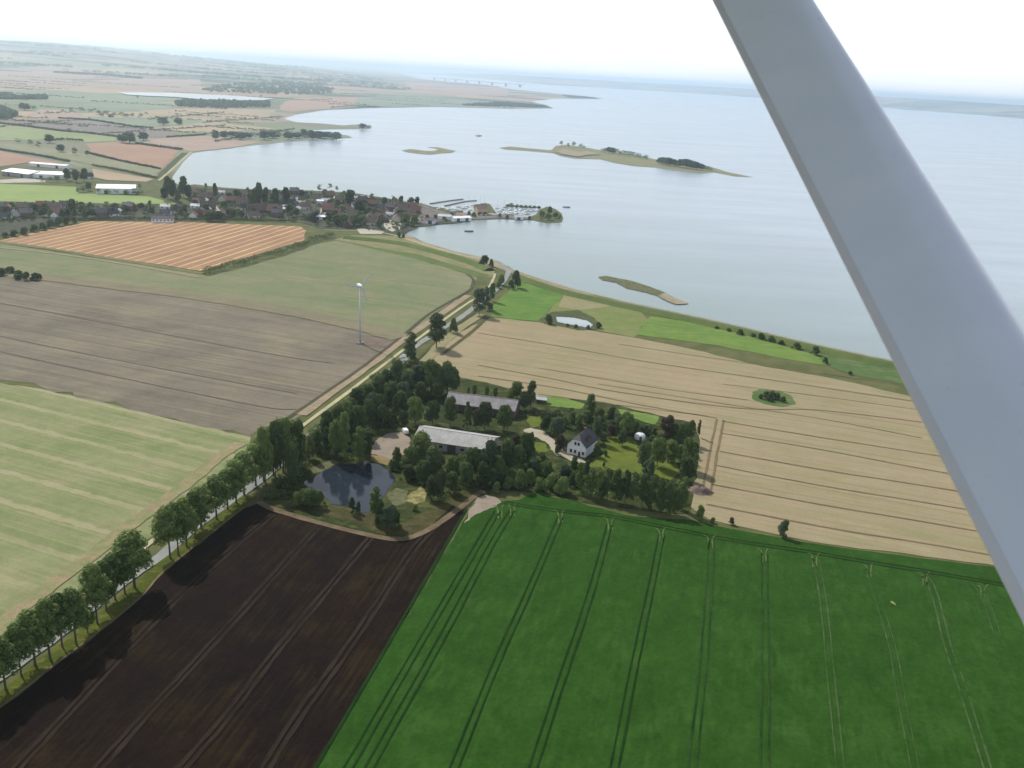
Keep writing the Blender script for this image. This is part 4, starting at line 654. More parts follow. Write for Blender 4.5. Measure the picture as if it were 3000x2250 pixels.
VT = (
 (-206.8,880.9,9.2,'d','round'),
 (-404.7,833.9,9.3,'b','round'),
 (-193.6,893.2,9,'b','round'),
 (-317.3,895.7,9.1,'b','round'),
 (-266.7,945.5,9.4,'d','round'),
 (-436,857.9,9.2,'d','round'),
 (-428.5,864.1,9.2,'b','round'),
 (-269.2,893.5,8.8,'b','round'),
 (-444.6,822,8.8,'b','round'),
 (-128.7,938.1,8.9,'g','round'),
 (-444.7,878.7,9.2,'d','round'),
 (-163.5,864.3,8.1,'d','round'),
 (-386.3,864.6,8.7,'d','round'),
 (-479,820.4,8.7,'b','round'),
 (-300.4,983.6,9.4,'d','round'),
 (-242.1,932.5,8.8,'g','round'),
 (-284.9,875.8,8.4,'d','round'),
 (-197.8,1019.5,9.4,'g','round'),
 (-155,937.2,8.6,'g','round'),
 (-476.7,809.4,8.5,'g','round'),
 (-154.7,952.5,8.7,'b','round'),
 (-156.7,1018.4,9.2,'b','round'),
 (-289.8,881.4,8.3,'b','round'),
 (-152.3,927.7,8.4,'b','round'),
 (-176.8,883,8,'d','round'),
 (-229.9,908.9,8.3,'d','round'),
 (-252,909,8.3,'b','round'),
 (-425.3,829.1,8.2,'d','round'),
 (-256.8,1040.5,9.4,'b','round'),
 (-360,864.1,8.1,'b','round'),
 (-191.2,914,8,'b','round'),
 (-203.7,986.7,8.6,'d','round'),
 (-324.9,1014.9,9,'d','round'),
 (-174.8,994.6,8.5,'d','round'),
 (-193.1,899.7,7.7,'d','round'),
 (-391.9,848.6,7.8,'d','round'),
 (-166.2,1013,8.4,'d','round'),
 (-290.5,952.4,8.1,'d','round'),
 (-347.8,892.4,7.7,'g','round'),
 (-171.5,869.2,9.2,'b','oval'),
 (-277.5,880.7,7.4,'d','round'),
 (-423.8,816.3,9.5,'d','oval'),
 (-341.5,929.7,7.8,'b','round'),
 (-326.1,992.4,8.2,'d','round'),
 (-333.6,881.3,9.5,'d','oval'),
 (-208,887.6,7.1,'d','round'),
 (-175.1,1016.2,8,'d','round'),
 (-202.4,1067,8.4,'d','round'),
 (-234.7,1063.7,8.4,'g','round'),
 (-211.3,893.1,7.1,'g','round'),
 (-234.1,976.1,7.7,'g','round'),
 (-169,856.2,6.7,'g','round'),
 (-273,906.1,7.2,'d','round'),
 (-460.2,873,7.5,'b','round'),
 (-172,972.1,7.5,'d','round'),
 (-151.8,861.9,8.6,'d','oval'),
 (-473.2,824.4,7.2,'d','round'),
 (-206.7,898,9,'d','oval'),
 (-241.6,922.4,9.3,'b','oval'),
 (-409.1,830.8,7,'b','round'),
 (-126.7,944.8,7.2,'d','round'),
 (-212.3,987,7.6,'d','round'),
 (-334.3,874,9.1,'b','oval'),
 (-417.7,827.2,9,'b','oval'),
)
REST = (
 (-274.9,1045.9,8.1,8.1),
 (-146.4,1030.9,7.8,7.8),
 (-187.7,860.8,6.6,6.6),
 (-439.5,826.5,7,7),
 (-149.4,1038.7,8.5,7.2),
 (22.1,971.8,5.6,9.4),
 (-457.8,789.6,8.8,5.3),
 (-277.3,903.5,9.1,5.5),
 (-310.1,974.5,7.6,7.6),
 (-173.2,1036.1,7.8,7.8),
 (-507.3,1887.8,10.8,19.1),
 (-1013.8,2213.7,14.3,22.3),
 (-396.4,855.6,9,5.4),
 (193.1,1951.2,11.5,17.8),
 (-347.7,885.1,7,7),
 (-363,1014.9,7.9,7.9),
 (-334,936.5,9.4,5.6),
 (-176.8,941.4,7,7),
 (-546.4,1051,7.6,9.7),
 (-158.2,971.2,9.2,5.5),
 (-212,1062.4,7.8,7.8),
 (-667.2,1341.9,11.1,10.3),
 (-126,995.3,7.2,7.2),
 (218,1906.6,10.7,17.4),
 (-172.5,961.1,7,7),
 (211.3,1912.2,10.7,17.4),
 (-341.5,948.9,7.2,7.2),
 (223.9,1894,10.6,17.2),
 (-429.9,990.4,7.2,8.2),
 (-547,1853.2,8.2,22.5),
 (230.1,1885.1,10.3,17.2),
 (-124.3,971,6.9,6.9),
 (-232.1,894.8,8.4,5),
 (-482.8,841.6,8.8,5.3),
 (-250.5,1107.4,7.9,8),
 (-485.7,986.5,7.2,8.2),
 (-135.8,1005.8,7.1,7.1),
 (333.1,1690.7,9.3,15.4),
 (-1529.9,2640.5,12.6,35.4),
 (-247.3,991.1,9.2,5.5),
 (-966.9,2191.6,12.4,22.1),
 (205.7,1928.6,10.2,17.6),
 (-783.1,1434.5,9.5,13.4),
 (-1025.4,2198.4,12.4,22.2),
 (-148.7,932.2,8.4,5),
 (172.6,1972.5,10.2,17.9),
 (-123.9,951,6.6,6.6),
 (41.2,980.6,6.7,6.8),
 (199.3,1938,10,17.6),
 (-164.6,871.9,6.1,6.1),
 (-172.6,933.1,6.5,6.5),
 (-353.8,993.1,9.3,5.6),
 (-246.7,936.5,6.6,6.6),
 (-435.9,816.6,6.3,6.3),
 (-113.2,891.1,6.1,6.1),
 (-190.1,955.3,6.6,6.6),
 (-196.7,909.2,6.3,6.3),
 (-217,890.9,6.2,6.2),
 (-171,887.4,6.1,6.1),
 (-377.8,902.6,8.5,5.1),
 (-452.1,820.5,6.3,6.3),
 (-179.2,928.3,8.2,4.9),
 (-130.6,1006.1,6.8,6.8),
 (-457.6,985,5.8,9.1),
 (-252.6,1046.6,7.2,7.2),
 (-179,967.9,8.5,5.1),
 (-465.9,981.2,5.8,9),
 (-284.8,1045.2,7.2,7.2),
 (-294,931.4,6.5,6.5),
 (-386.3,860.3,8.1,4.9),
 (-278.6,1052.3,7.2,7.2),
 (-264.4,994.6,6.8,6.8),
 (-436.4,865.1,6.4,6.4),
 (-443.3,799.4,7.8,4.7),
 (235.8,1872.8,8.9,17.1),
 (-262.7,935,6.4,6.4),
 (-281.9,885.6,7.9,4.7),
 (-246.6,1006.2,6.8,6.8),
 (-473.2,857.2,8.3,5),
 (-404.9,853,6.2,6.2),
 (-424.8,879.2,6.4,6.4),
 (242.3,1867.4,8.8,17),
 (-416.3,891.4,6.4,6.4),
 (-327.3,862.2,6,6),
 (-242.7,1129.8,6.9,8.1),
 (-337.9,876.9,6.1,6.1),
 (-359,977.2,8.7,5.2),
 (-449.3,988.8,5.4,9.1),
 (-289.6,869.6,5.9,5.9),
 (-553.3,1047.5,6.6,8.7),
 (-145.7,1021.5,6.6,6.6),
 (108.6,2079.6,12.2,14.2),
 (-323.3,1020.6,6.8,6.8),
 (-362.2,990.4,6.7,6.7),
 (-308.9,960.8,6.4,6.4),
 (-120.9,985.9,6.3,6.3),
 (-389.9,2267.5,11,19),
 (-503.9,856.3,6.3,6.3),
 (-260.4,975.9,6.4,6.4),
 (-1114.8,2300.3,11.1,23.2),
 (-990.2,2202.6,12.4,18.5),
 (-761.6,1419.1,9.4,10.9),
 (-179.2,1065.4,6.8,6.8),
 (-13.5,1064,5.1,8.8),
 (-120.7,928.3,5.9,5.9),
 (-627,1839.6,10.5,14),
 (-131.7,947,6,6),
 (-314.1,1029.8,8.7,5.2),
 (-458.8,857.5,6.1,6.1),
 (289,1722.3,9,13.1),
 (-821.4,1471.1,7.3,15),
 (-214.4,887.6,5.7,5.7),
 (-251.3,1065,6.8,6.8),
 (-233.1,900.6,5.8,5.8),
 (-158.8,1036.4,6.5,6.5),
 (-313,933.9,6.1,6.1),
 (-1428.7,2692.6,12.9,27),
 (-399.7,902.7,6.1,6.1),
 (-438.3,986.6,5.4,8.2),
 (-271.9,898.9,5.8,5.8),
 (-186.4,921.9,5.8,5.8),
 (-239.5,1031,6.5,6.5),
 (-729.4,2245,9.1,22.6),
 (338.1,1683.5,8.5,12.8),
 (-257.6,953.3,7.8,4.7),
 (-386.5,888.4,5.9,5.9),
 (-1510.1,2684.7,12.8,26.9),
 (-187.6,888.2,7.1,4.3),
 (-373.4,884.9,7.5,4.5),
 (-258.3,1048.1,8.4,5),
 (-643.9,1331.2,9.9,7.9),
 (-272.9,885.8,7.2,4.3),
 (-434.3,829.5,5.6,5.6),
 (-282.6,1001.2,6.2,6.2),
 (-950.1,2212.9,10.7,18.6),
 (-472.7,801.8,5.5,5.5),
 (-201.1,1022.3,7.9,4.7),
 (-477.6,864.9,5.8,5.8),
 (122.3,2069.5,9.1,15.7),
 (-395,844.1,7,4.2),
 (-321.7,1048.1,8.2,4.9),
 (-109.6,929.9,7,4.2),
 (-292.2,898.2,7,4.2),
 (-155.8,911.2,5.3,5.3),
 (-194,959.1,5.6,5.6),
 (-306.3,915.9,5.5,5.5),
 (80.5,2087.1,11,12.6),
 (-482.7,860.8,5.6,5.6),
 (-1211.1,2255.5,10.9,18.9),
 (-280,948.8,5.6,5.6),
 (-447.2,807.9,5.2,5.2),
 (247.2,1861.1,7.7,14.1),
 (-247,1025.3,7.6,4.6),
 (-304.1,865.1,6.6,4),
 (-250.1,943.2,5.4,5.4),
 (-284.3,991.7,5.7,5.7),
 (-942.4,2239.2,9.4,18.8),
 (-138.8,986.4,5.5,5.5),
 (-860.9,1719.9,8.4,13.1),
 (-240.9,895.2,5.1,5.1),
 (-443.5,1036.4,6.6,5.7),
 (-201.8,1008.2,5.6,5.6),
 (-397.8,866.8,5.2,5.2),
 (-253.4,996.8,7.2,4.3),
 (-190.8,968.7,6.9,4.1),
 (-275.4,999.4,7.2,4.3),
 (-474.3,843.2,5.2,5.2),
 (-245.2,995.4,5.5,5.5),
 (-423.7,993.2,4.5,7.3),
 (-487.3,978.6,5.3,6.3),
 (-361.8,1006.5,7.3,4.4),
 (-231.2,1116.4,6.2,5.8),
 (-267.7,1009.5,5.5,5.5),
 (-231.8,1049.4,7.3,4.4),
 (-169.3,924.7,6.4,3.8),
 (165.5,1978.4,7.9,13.5),
 (-221.4,1030.2,7.1,4.3),
 (-136.4,970.9,6.6,4),
 (-271.7,959.9,6.7,4),
 (95.6,2069.8,9.1,12.5),
 (-150,964.8,6.5,3.9),
 (-1130.7,2277.3,11,15.3),
 (-377.1,1066.1,7.6,4.4),
 (-322.6,986.7,5.3,5.3),
 (-563.6,1050.7,4.7,7.7),
 (-309.9,938.8,5,5),
 (-353.6,971.5,5.2,5.2),
 (-1451.9,2643.8,12.7,17.7),
 (-443.2,885.5,6.4,3.8),
 (-377.9,1016.4,5.4,5.4),
 (-199.6,957.5,6.3,3.8),
 (-307.9,1009.3,5.2,5.2),
 (-186.8,908.6,5.7,3.4),
 (-405.4,869.8,5.8,3.5),
 (-177.3,1052,6.4,3.8),
 (129.1,2050.6,7.2,12.4),
 (-216.1,1063.2,5,5),
 (-134.4,898.8,5.4,3.2),
 (-6.1,1061.8,3.9,5.9),
 (344.3,1682,5.8,10.2),
 (-683.2,2461.4,7.9,16.5),
 (-387.7,899,5.7,3.4),
 (-486.6,849.7,5.7,3.4),
 (-1133.6,2244.7,8.3,15.1),
 (-309.9,1020.3,6.1,3.7),
 (-189.8,869.7,5.1,3.1),
 (-329,1028.2,6.1,3.7),
 (-450.8,843.1,5.4,3.2),
 (-962.6,2325.5,7.5,15.6),
 (-656.8,2424.8,7,16.3),
 (-251.4,1036.8,5.9,3.5),
 (-1087.5,2291.7,7.4,15.4),
 (-349.5,1024.7,5.9,3.5),
 (-403.8,884.8,5.3,3.2),
 (-1053.1,2008,6.5,13.5),
 (-324.9,896.6,5.1,3.1),
 (-365.3,1029.9,5.8,3.5),
 (-375.2,1030.9,5.7,3.4),
 (-334.1,949.7,5.2,3.1),
 (-153,1035.6,5.4,3.2),
 (-844.3,2436.9,7.8,12.3),
 (-1337.8,3172.3,8.6,13.2),
)
VH = (
 (-256.8,919,0.21,1),
 (-467.2,800.1,0.24,0),
 (-128.3,913,1.74,4),
 (-293.7,872.6,1.71,1),
 (-320.9,905.8,1.51,6),
 (-208.7,1024.7,0.12,4),
 (-140.9,906.1,1.53,5),
 (-359.8,998.5,1.51,6),
 (-229.2,1060.5,0.44,1),
 (-391.8,884.8,0.06,5),
 (-182.6,1024.2,0.48,5),
 (-492.6,841,0.38,5),
 (-223.7,1017.4,0.38,6),
 (-269.8,918.1,0.51,3),
 (-132.4,987.9,0.22,4),
 (-343.4,963.8,1.53,6),
 (-370.5,1014.6,-0.03,4),
 (-175.3,977.4,0.21,4),
 (-319,862.9,1.75,2),
 (-281,1060,1.61,1),
 (-184.4,992.2,0.46,2),
 (-342.8,888.9,0.55,0),
 (-141.5,1019.6,0.45,2),
 (-349.2,986.4,0.18,3),
 (-139.5,943,0.19,6),
 (-261,967.5,0.56,0),
 (-258.5,1010.4,0.16,6),
 (-278.8,925.1,0.57,3),
 (-244.7,987,0.24,6),
 (-347.2,866.5,0.03,0),
 (-468.4,869,0.21,1),
 (-325.6,923.1,0.53,3),
 (-293.5,892.2,0.1,0),
 (-181,895.4,0.07,1),
 (-156.1,986.4,0.03,0),
 (-266.5,883,0.5,4),
 (-306.6,871.7,0.54,1),
 (-258.3,931.6,0.05,3),
 (-213.6,897.2,0.01,5),
 (-303.8,999.7,-0.02,6),
 (-156.9,921.1,1.51,4),
 (-151.3,946,0.21,3),
 (-129.6,955,-0.05,4),
 (-302.5,1047.2,0.15,2),
 (-186.1,1056.3,0.19,6),
 (-191,962.9,0.11,2),
 (-247.6,967.7,-0.04,0),
 (-238,945.1,1.57,6),
 (-235.1,969.7,0.35,2),
 (-144.5,979.6,0.02,5),
 (-453.1,881.3,0.05,0),
 (-259.8,996.3,0.06,5),
 (-117.7,932.1,0.18,1),
 (-134.9,964.2,1.74,0),
 (-481.1,855.7,0.15,4),
 (-175,918.6,0.16,4),
 (-301.9,960.5,0.25,4),
 (-168.2,863,1.6,3),
 (-315,974.7,0.24,1),
 (-146.6,957.5,1.72,2),
 (-295.4,1026.8,1.62,4),
 (-299.3,1036.9,0.24,3),
 (-293,977.6,1.52,3),
 (-455.1,813.9,0.38,5),
 (-146.1,919.7,0.03,4),
 (-125.2,1006.6,0.21,1),
 (-455.3,865.5,0.22,4),
 (-109.9,913.3,0.41,6),
 (-127.2,925,-0.02,0),
 (-251.6,951.3,0.42,6),
 (-234,957.9,0.37,4),
 (-288.4,930.8,0.42,0),
 (-194.2,933.6,0.23,2),
 (-393,867,1.58,6),
 (-120.8,964.8,0.15,4),
 (-431.5,820.3,1.76,0),
 (-150.6,882,0.12,4),
 (-118,977,0.55,1),
 (-321.5,1027.3,0.05,4),
 (-206,947.6,0.18,1),
 (-169.7,1008.8,0.17,1),
 (-398,839,0.59,5),
 (-328.7,980.3,1.66,4),
 (-348.4,1031.8,0.25,6),
 (-364.1,908.7,0.18,6),
 (-435.5,834.7,0.16,1),
 (-271.1,943.8,0.48,4),
 (-273.9,966.3,1.58,2),
 (-346.7,951.6,-0.04,2),
 (-197.8,1049.9,0.46,6),
 (-316.7,876.6,1.71,5),
 (-213.8,1038.1,0.04,6),
 (-304.4,973.6,0.52,2),
 (-178.3,873.7,1.56,1),
 (-210.1,966.5,0.05,1),
 (-338.4,923.6,0.06,6),
 (-271.1,1064.7,0.11,5),
 (-246.7,897.4,0.2,5),
 (-268.1,1015.7,1.78,2),
 (-234.5,1022.1,0.2,4),
)
HEDGES = (
 ('hedge','long dark hedge between the orange stubble field and the olive field',8,5.5,((-226.3,631.5),(-218.8,653.2),(-210.8,672.7),(-202.1,699.1),(-192.3,725.6),(-185,759.5),(-179.5,788.6),(-170.7,805.9))),
 ('hedge','low hedge line above the pinkish field beside the far causeway',5,3,((-669,1381.9),(-580.1,1297.4),(-495.7,1229.6))),
 ('hedge','thin hedge line running from the white halls to the causeway',5,3,((-586.5,1225.3),(-527.9,1187),(-479.1,1147.4),(-463.4,1132.6))),
 ('hedge','hedge line left of the white halls below the olive strip',5,3,((-820.6,1375),(-784.1,1351.8),(-702,1305.5),(-631.8,1253.4))),
 ('hedge','far hedge line above the pale green field at the left edge',6,4,((-1099,1853),(-1048,1819),(-961,1772),(-879,1727),(-821,1710),(-752,1671))),
 ('hedge','far hedge line below the grey field towards the wooded headland',6,4,((-671,1566),(-627,1536),(-569,1507))),
 ('hedge','far hedge line along the top of the grey field',6,4,((-1041,2038),(-963,2032),(-828,1926),(-780,1918))),
 ('hedge','dark hedge on the far side of the light green meadow',5,3.5,((-679,1725),(-659,1765),(-641,1827))),
 ('hedge','dark hedge line in front of the village houses by the orange field',4,3,((-408.2,815.4),(-362.1,838.3),(-313.8,850.6),(-273,862.9),(-221.4,873.3))),
 ('hedge','sparse row of shrubs left of the purple scrub in the far fields',6,4,((-802,1541),(-788,1560),(-756,1556))),
)
WOODS = (
 (((-4400,7446),(-4435,7814),(-4026,7270),(-4172,7832),(-4103,8163),(-3766,7491),(-3687,6917),(-3980,7010),(-3911,6614)),14),
 (((-4229,8415),(-4282,9022),(-4054,9599),(-3774,10036),(-3378,8981),(-3556,8416),(-3783,7969),(-3872,7702)),14),
 (((-3565,9479),(-3602,10379),(-3494,11239),(-3002,9653),(-3128,9010),(-3230,8586)),14),
 (((-2991,5861),(-2804,5927),(-2685,5938),(-2328,5608),(-2272,5472),(-2573,5689),(-2688,5651),(-2892,5665)),9),
 (((-1628,2788),(-1637,2916),(-1530,2753),(-1522,2911),(-1441,2767),(-1518,2597)),9),
 (((-1556,4428),(-1702,5325),(-1716,6173),(-1555,6579),(-1172,5585),(-1002,4732),(-1068,4215),(-1248,4116),(-1391,3973)),14),
 (((-1132,2958),(-1167,3148),(-1069,3251),(-930,3337),(-856,3061),(-949,2812),(-1053,2774)),10),
 (((-1310,2154),(-1271,2214),(-1139,2048),(-1102,1949),(-1146,1880)),12),
 (((-149,4905),(-26,4873),(100,4686),(-95,4360),(-302,4216)),8),
 (((279,7882),(566,7365),(314,7166)),6),
)
DIKES = (((-1.7,682.4),(30,641.4),(71.5,609),(109.8,583.2),(144.8,557.4),(176.5,531.3),(223.3,497.6),(252.4,478.9)),((-159.9,804.7),(-105,789.6),(-47.1,735.2),(-23,699.1)))
ANG = {'orange':1.347,
'stub':-0.3,
'grey':-0.3103,
'strip':-0.3649,
'crop':-1.8156,
'brown':-1.7727,
'olive':-0.5251,
'stripsp':0}
B = {'barn_front':(-21.8,344.6,-0.229,32.7,15),
'barn_rear':(-13,389.2,-0.186,32.6,13),
'hall_a':(-604.6,1090.3,-0.361,43.3,30),
'hall_b':(-573.4,1090.7,0.204,33.8,26),
'hall_c':(-622.9,1185.9,-0.145,53,14),
'hall_d':(-454.3,1001.4,0.325,39.7,30),
'long_white':(-206.4,898,0.233,21.8,8),
'white_roof':(-227.3,1006.3,0.205,7.1,6),
'white_roof2':(-252.5,934.5,0.216,7.5,6),
'white_long2':(-336.9,832.2,0.361,19.4,9),
'harbour_hall':(-45.8,992.6,0.522,12.6,9),
'shed_a':(-81.1,945.6,-0.138,13.4,9),
'shed_c':(-65.2,962.7,0.134,10.6,8),
'shed_d':(-92.9,913.2,-0.082,8.9,9),
'shed_e':(-3,972.4,0.006,9.4,6),
'shed_b':(-64.2,941,0.557,20.5,9),
'house':(28.5,341.8,-0.4808),
'shed':(14.8,403.2),
'dome':(58,364.9),
'van':(-45.1,355.5),
'heap':(75.7,314.1),
'gable':(-273.6,919.1),
'turbine':(-87.7,483),
'houses':((-971,2227,0),(-988,2181,1),(-1016,2194,2),(-940,2225,2),(-560,1875,0),(-529,1855,2),(-514,1892,1),(-492,1935,2),(-580,1858,1),(-456,1894,2),(-435,1912,1),(-468.3,818.2,0),(-484.1,836.4,1),(-1129,3914,0),(-1118,4412,0),(-533.4,1101.2,0),(-391.3,847.8,0)),
'boats':((-46.1,987.6),(-40.9,991.5),(-32.8,996.5),(-28.6,995.3),(-28.4,1047.6),(-25.4,1024),(-23,1037.7),(-19.6,1016.7),(-11.2,1020),(-5.5,1017.4),(1.5,1025),(5.8,1017.1),(10,1051),(15.8,1053.3),(-50.2,1064.5),(-45.1,1080.5),(-20.8,1061),(-57.4,1061.5),(-82.8,1015.6),(-67.1,1031.9),(-14.5,1041.2),(-7.2,1038.1),(-1.6,1046.3),(7.1,1036.9),(12.9,1044.2),(-95.4,1015.4),(-89.1,1022.9),(-79.9,1031.7),(-71.9,1040),(-63.9,1048.4),(-74.5,1017),(-58,1023.7)),
'lone_boats':((53.7,1090.4),(-51.4,878.6),(-114,2268)),
'piers':(((-107.9,1054),(-91.5,1082.7),(-74,1108.3)),((-89.5,1043),(-69.6,1088.8),(-56.8,1102.1)),((-18.2,1074.6),(-6.3,1075.3),(15.9,1067.7))),
'bridge':((-1418,13644),(-71,11143)),
'bridge_p':((-1197,12301),(-1054,12179),(-725,11898),(-581,11775),(-480,11689),(-381,11604),(-283,11520),(-206,11454))}
STRUT = {'dir':(-0.1558,0.8409,0.5183),
'c':(0.4696,0.9206,-0.2453),
'l':(0.3939,0.9192,-0.2494),
'r':(0.5448,0.9221,-0.2412)}

# ------------------------------------------------------------------ helpers
def lin(r, g, b, k=1.0):
    f = lambda v: (v/255/12.92 if v <= 10 else ((v/255+.055)/1.055)**2.4)*k
    return (min(f(r), .9), min(f(g), .9), min(f(b), .9), 1)
def tag(o, label=None, cat=None, group=None, kind=None):
    if label: o['label'] = label
    if cat: o['category'] = cat
    if group: o['group'] = group
    if kind: o['kind'] = kind
    return o
def mesh_obj(name, me, parent=None):
    o = bpy.data.objects.new(name, me); COL.objects.link(o)
    if parent: o.parent = parent
    return o
def empty(name, loc=(0, 0, 0), rz=0, sc=(1, 1, 1)):
    o = bpy.data.objects.new(name, None); COL.objects.link(o); o.empty_display_size = .5
    o.location = loc; o.rotation_euler = (0, 0, rz); o.scale = sc
    return o
class MB:
    def __init__(s): s.v = []; s.f = []
    def add(s, vs, fs):
        b = len(s.v); s.v += [tuple(p) for p in vs]; s.f += [tuple(b+i for i in f) for f in fs]; return s
    def box(s, x0, y0, z0, x1, y1, z1):
        return s.add([(x0,y0,z0),(x1,y0,z0),(x1,y1,z0),(x0,y1,z0),(x0,y0,z1),(x1,y0,z1),(x1,y1,z1),(x0,y1,z1)],
                     [(3,2,1,0),(4,5,6,7),(0,1,5,4),(1,2,6,5),(2,3,7,6),(3,0,4,7)])
    def tube(s, a, b, ra, rb, n=8, caps=True):
        a = Vector(a); b = Vector(b); d = (b-a).normalized()
        x = d.orthogonal().normalized(); y = d.cross(x)
        vs = []
        for p, r in ((a, ra), (b, rb)):
            for i in range(n):
                t = 2*math.pi*i/n; vs.append(p+(x*math.cos(t)+y*math.sin(t))*r)
        fs = [(i, (i+1) % n, n+(i+1) % n, n+i) for i in range(n)]
        if caps: fs += [tuple(range(n-1, -1, -1)), tuple(range(n, 2*n))]
        return s.add(vs, fs)
    def mesh(s, name, mat, smooth=False):
        me = bpy.data.meshes.new(name); me.from_pydata(s.v, [], s.f)
        for mm in (mat if isinstance(mat, (list, tuple)) else [mat]): me.materials.append(mm)
        if smooth: me.polygons.foreach_set('use_smooth', [True]*len(me.polygons))
        me.update(); return me
    def build(s, name, mat, parent=None, smooth=False): return mesh_obj(name, s.mesh(name, mat, smooth), parent)
# ------------------------------------------------------------------ materials
def new_mat(name):
    mt = bpy.data.materials.new(name); mt.use_nodes = True
    n = mt.node_tree; b = n.nodes['Principled BSDF']; b.inputs['Roughness'].default_value = .95
    b.inputs['Specular IOR Level'].default_value = .06
    return mt, n, b
def math_n(nt, op, a, b=None, c=None):
    n = nt.nodes.new('ShaderNodeMath'); n.operation = op
    for i, v in enumerate((a, b, c)):
        if v is None: continue
        if isinstance(v, (int, float)): n.inputs[i].default_value = v
        else: nt.links.new(v, n.inputs[i])
    return n.outputs[0]
def mixc(nt, fac, a, b, mode='MIX'):
    n = nt.nodes.new('ShaderNodeMix'); n.data_type = 'RGBA'; n.blend_type = mode
    for i, v in ((0, fac), (6, a), (7, b)):
        if isinstance(v, (int, float, tuple)): n.inputs[i].default_value = v
        else: nt.links.new(v, n.inputs[i])
    return n.outputs[2]
def noise(nt, vec, scale, detail=3, rough=.55):
    n = nt.nodes.new('ShaderNodeTexNoise'); n.inputs['Scale'].default_value = scale
    n.inputs['Detail'].default_value = detail; n.inputs['Roughness'].default_value = rough
    nt.links.new(vec, n.inputs['Vector']); return n.outputs[0]
def ramp(nt, fac, lo, hi):
    n = nt.nodes.new('ShaderNodeMapRange'); n.inputs[1].default_value = lo; n.inputs[2].default_value = hi
    nt.links.new(fac, n.inputs[0]); return n.outputs[0]
def field(name, c1, c2, c3=None, ang=0.0, big=70, streak=3.0, along=150, grain=.7, gr=.16, stripe=None, far=1.0, clump=0):
    """soil or crop: two or three tints blended by large patches and by streaks that run along the rows"""
    mt, n, b = new_mat(name)
    mid = [(c1[i]+c2[i])/2 for i in range(3)]
    c1 = tuple(max(.004, mid[i]+(c1[i]-mid[i])*1.7) for i in range(3))+(1,); c2 = tuple(max(.004, mid[i]+(c2[i]-mid[i])*1.7) for i in range(3))+(1,)
    g = n.nodes.new('ShaderNodeTexCoord'); pos = g.outputs['Object']
    rot = n.nodes.new('ShaderNodeMapping'); rot.vector_type = 'POINT'; rot.inputs['Rotation'].default_value = (0, 0, -ang)
    n.links.new(pos, rot.inputs[0])
    sep = n.nodes.new('ShaderNodeSeparateXYZ'); n.links.new(rot.outputs[0], sep.inputs[0])
    st = n.nodes.new('ShaderNodeMapping'); st.inputs['Scale'].default_value = (1/along, 1/streak, 1)
    n.links.new(rot.outputs[0], st.inputs[0])
    nb = noise(n, pos, 1/big, 4, .6); nsn = noise(n, st.outputs[0], 1.0, 3, .6); nf = noise(n, pos, 1/grain, 2, .7)
    nm = noise(n, pos, 1/(big*.18), 3, .6)
    f = math_n(n, 'ADD', math_n(n, 'MULTIPLY', nb, .45), math_n(n, 'ADD', math_n(n, 'MULTIPLY', nsn, .35), math_n(n, 'MULTIPLY', nm, .2)))
    col = mixc(n, ramp(n, f, .38, .62), c1, c2)
    if c3: col = mixc(n, ramp(n, math_n(n, 'ADD', math_n(n, 'MULTIPLY', noise(n, st.outputs[0], 2.3, 2), .5), math_n(n, 'MULTIPLY', noise(n, pos, 1/(big*.6), 3), .5)), .5, .66), col, c3)
    if stripe:
        for (sp, wd, sc_, amt, wob) in stripe:
            v = math_n(n, 'DIVIDE', sep.outputs[1], sp)
            v = math_n(n, 'ADD', v, math_n(n, 'MULTIPLY', nm, wob))
            fr = math_n(n, 'ABSOLUTE', math_n(n, 'SUBTRACT', math_n(n, 'FRACT', v), .5))
            k = n.nodes.new('ShaderNodeMapRange'); k.interpolation_type = 'SMOOTHSTEP'
            k.inputs[1].default_value = wd*.5; k.inputs[2].default_value = wd; k.inputs[3].default_value = amt; k.inputs[4].default_value = 0
            n.links.new(fr, k.inputs[0])
            kk = math_n(n, 'MULTIPLY', k.outputs[0], ramp(n, nsn, .2, .6))
            col = mixc(n, kk, col, sc_)
    gv = n.nodes.new('ShaderNodeMapRange'); gv.inputs[1].default_value = .32; gv.inputs[2].default_value = .68
    gv.inputs[3].default_value = 1-gr; gv.inputs[4].default_value = 1+gr; n.links.new(math_n(n, 'ADD', math_n(n, 'MULTIPLY', nf, .5), math_n(n, 'MULTIPLY', noise(n, pos, 1/(grain*6), 4, .7), .5)), gv.inputs[0])
    cc = n.nodes.new('ShaderNodeVectorMath'); cc.operation = 'SCALE'; n.links.new(col, cc.inputs[0]); n.links.new(gv.outputs[0], cc.inputs[3])
    n.links.new(cc.outputs[0], b.inputs['Base Color'])
    if clump:
        bp = n.nodes.new('ShaderNodeBump'); bp.inputs['Strength'].default_value = .6; bp.inputs['Distance'].default_value = clump
        n.links.new(noise(n, pos, 1/1.3, 3), bp.inputs['Height']); n.links.new(bp.outputs[0], b.inputs['Normal'])
    return mt
A = ANG
Kf = .68
def l_(r, g, b, k=None): return lin(r, g, b, Kf if k is None else k)
M = {}
M['f_crop'] = field('crop_green', l_(45,81,24), l_(50,87,28), l_(58,95,36), A['crop'], 24, 5, 18, 1.1, .26, clump=.35)
M['f_brown'] = field('ploughed_soil', l_(28,15,9), l_(36,23,15), l_(50,40,20), A['brown'], 40, 2.5, 60, 1.0, .34, clump=.3)
M['f_stubble'] = field('stubble', l_(172,156,126), l_(158,150,114), l_(172,162,128), A['stub'], 60, 4.5, 150, .9, .1,
    stripe=[(9.5, .09, l_(140,122,96), .35, .25)])
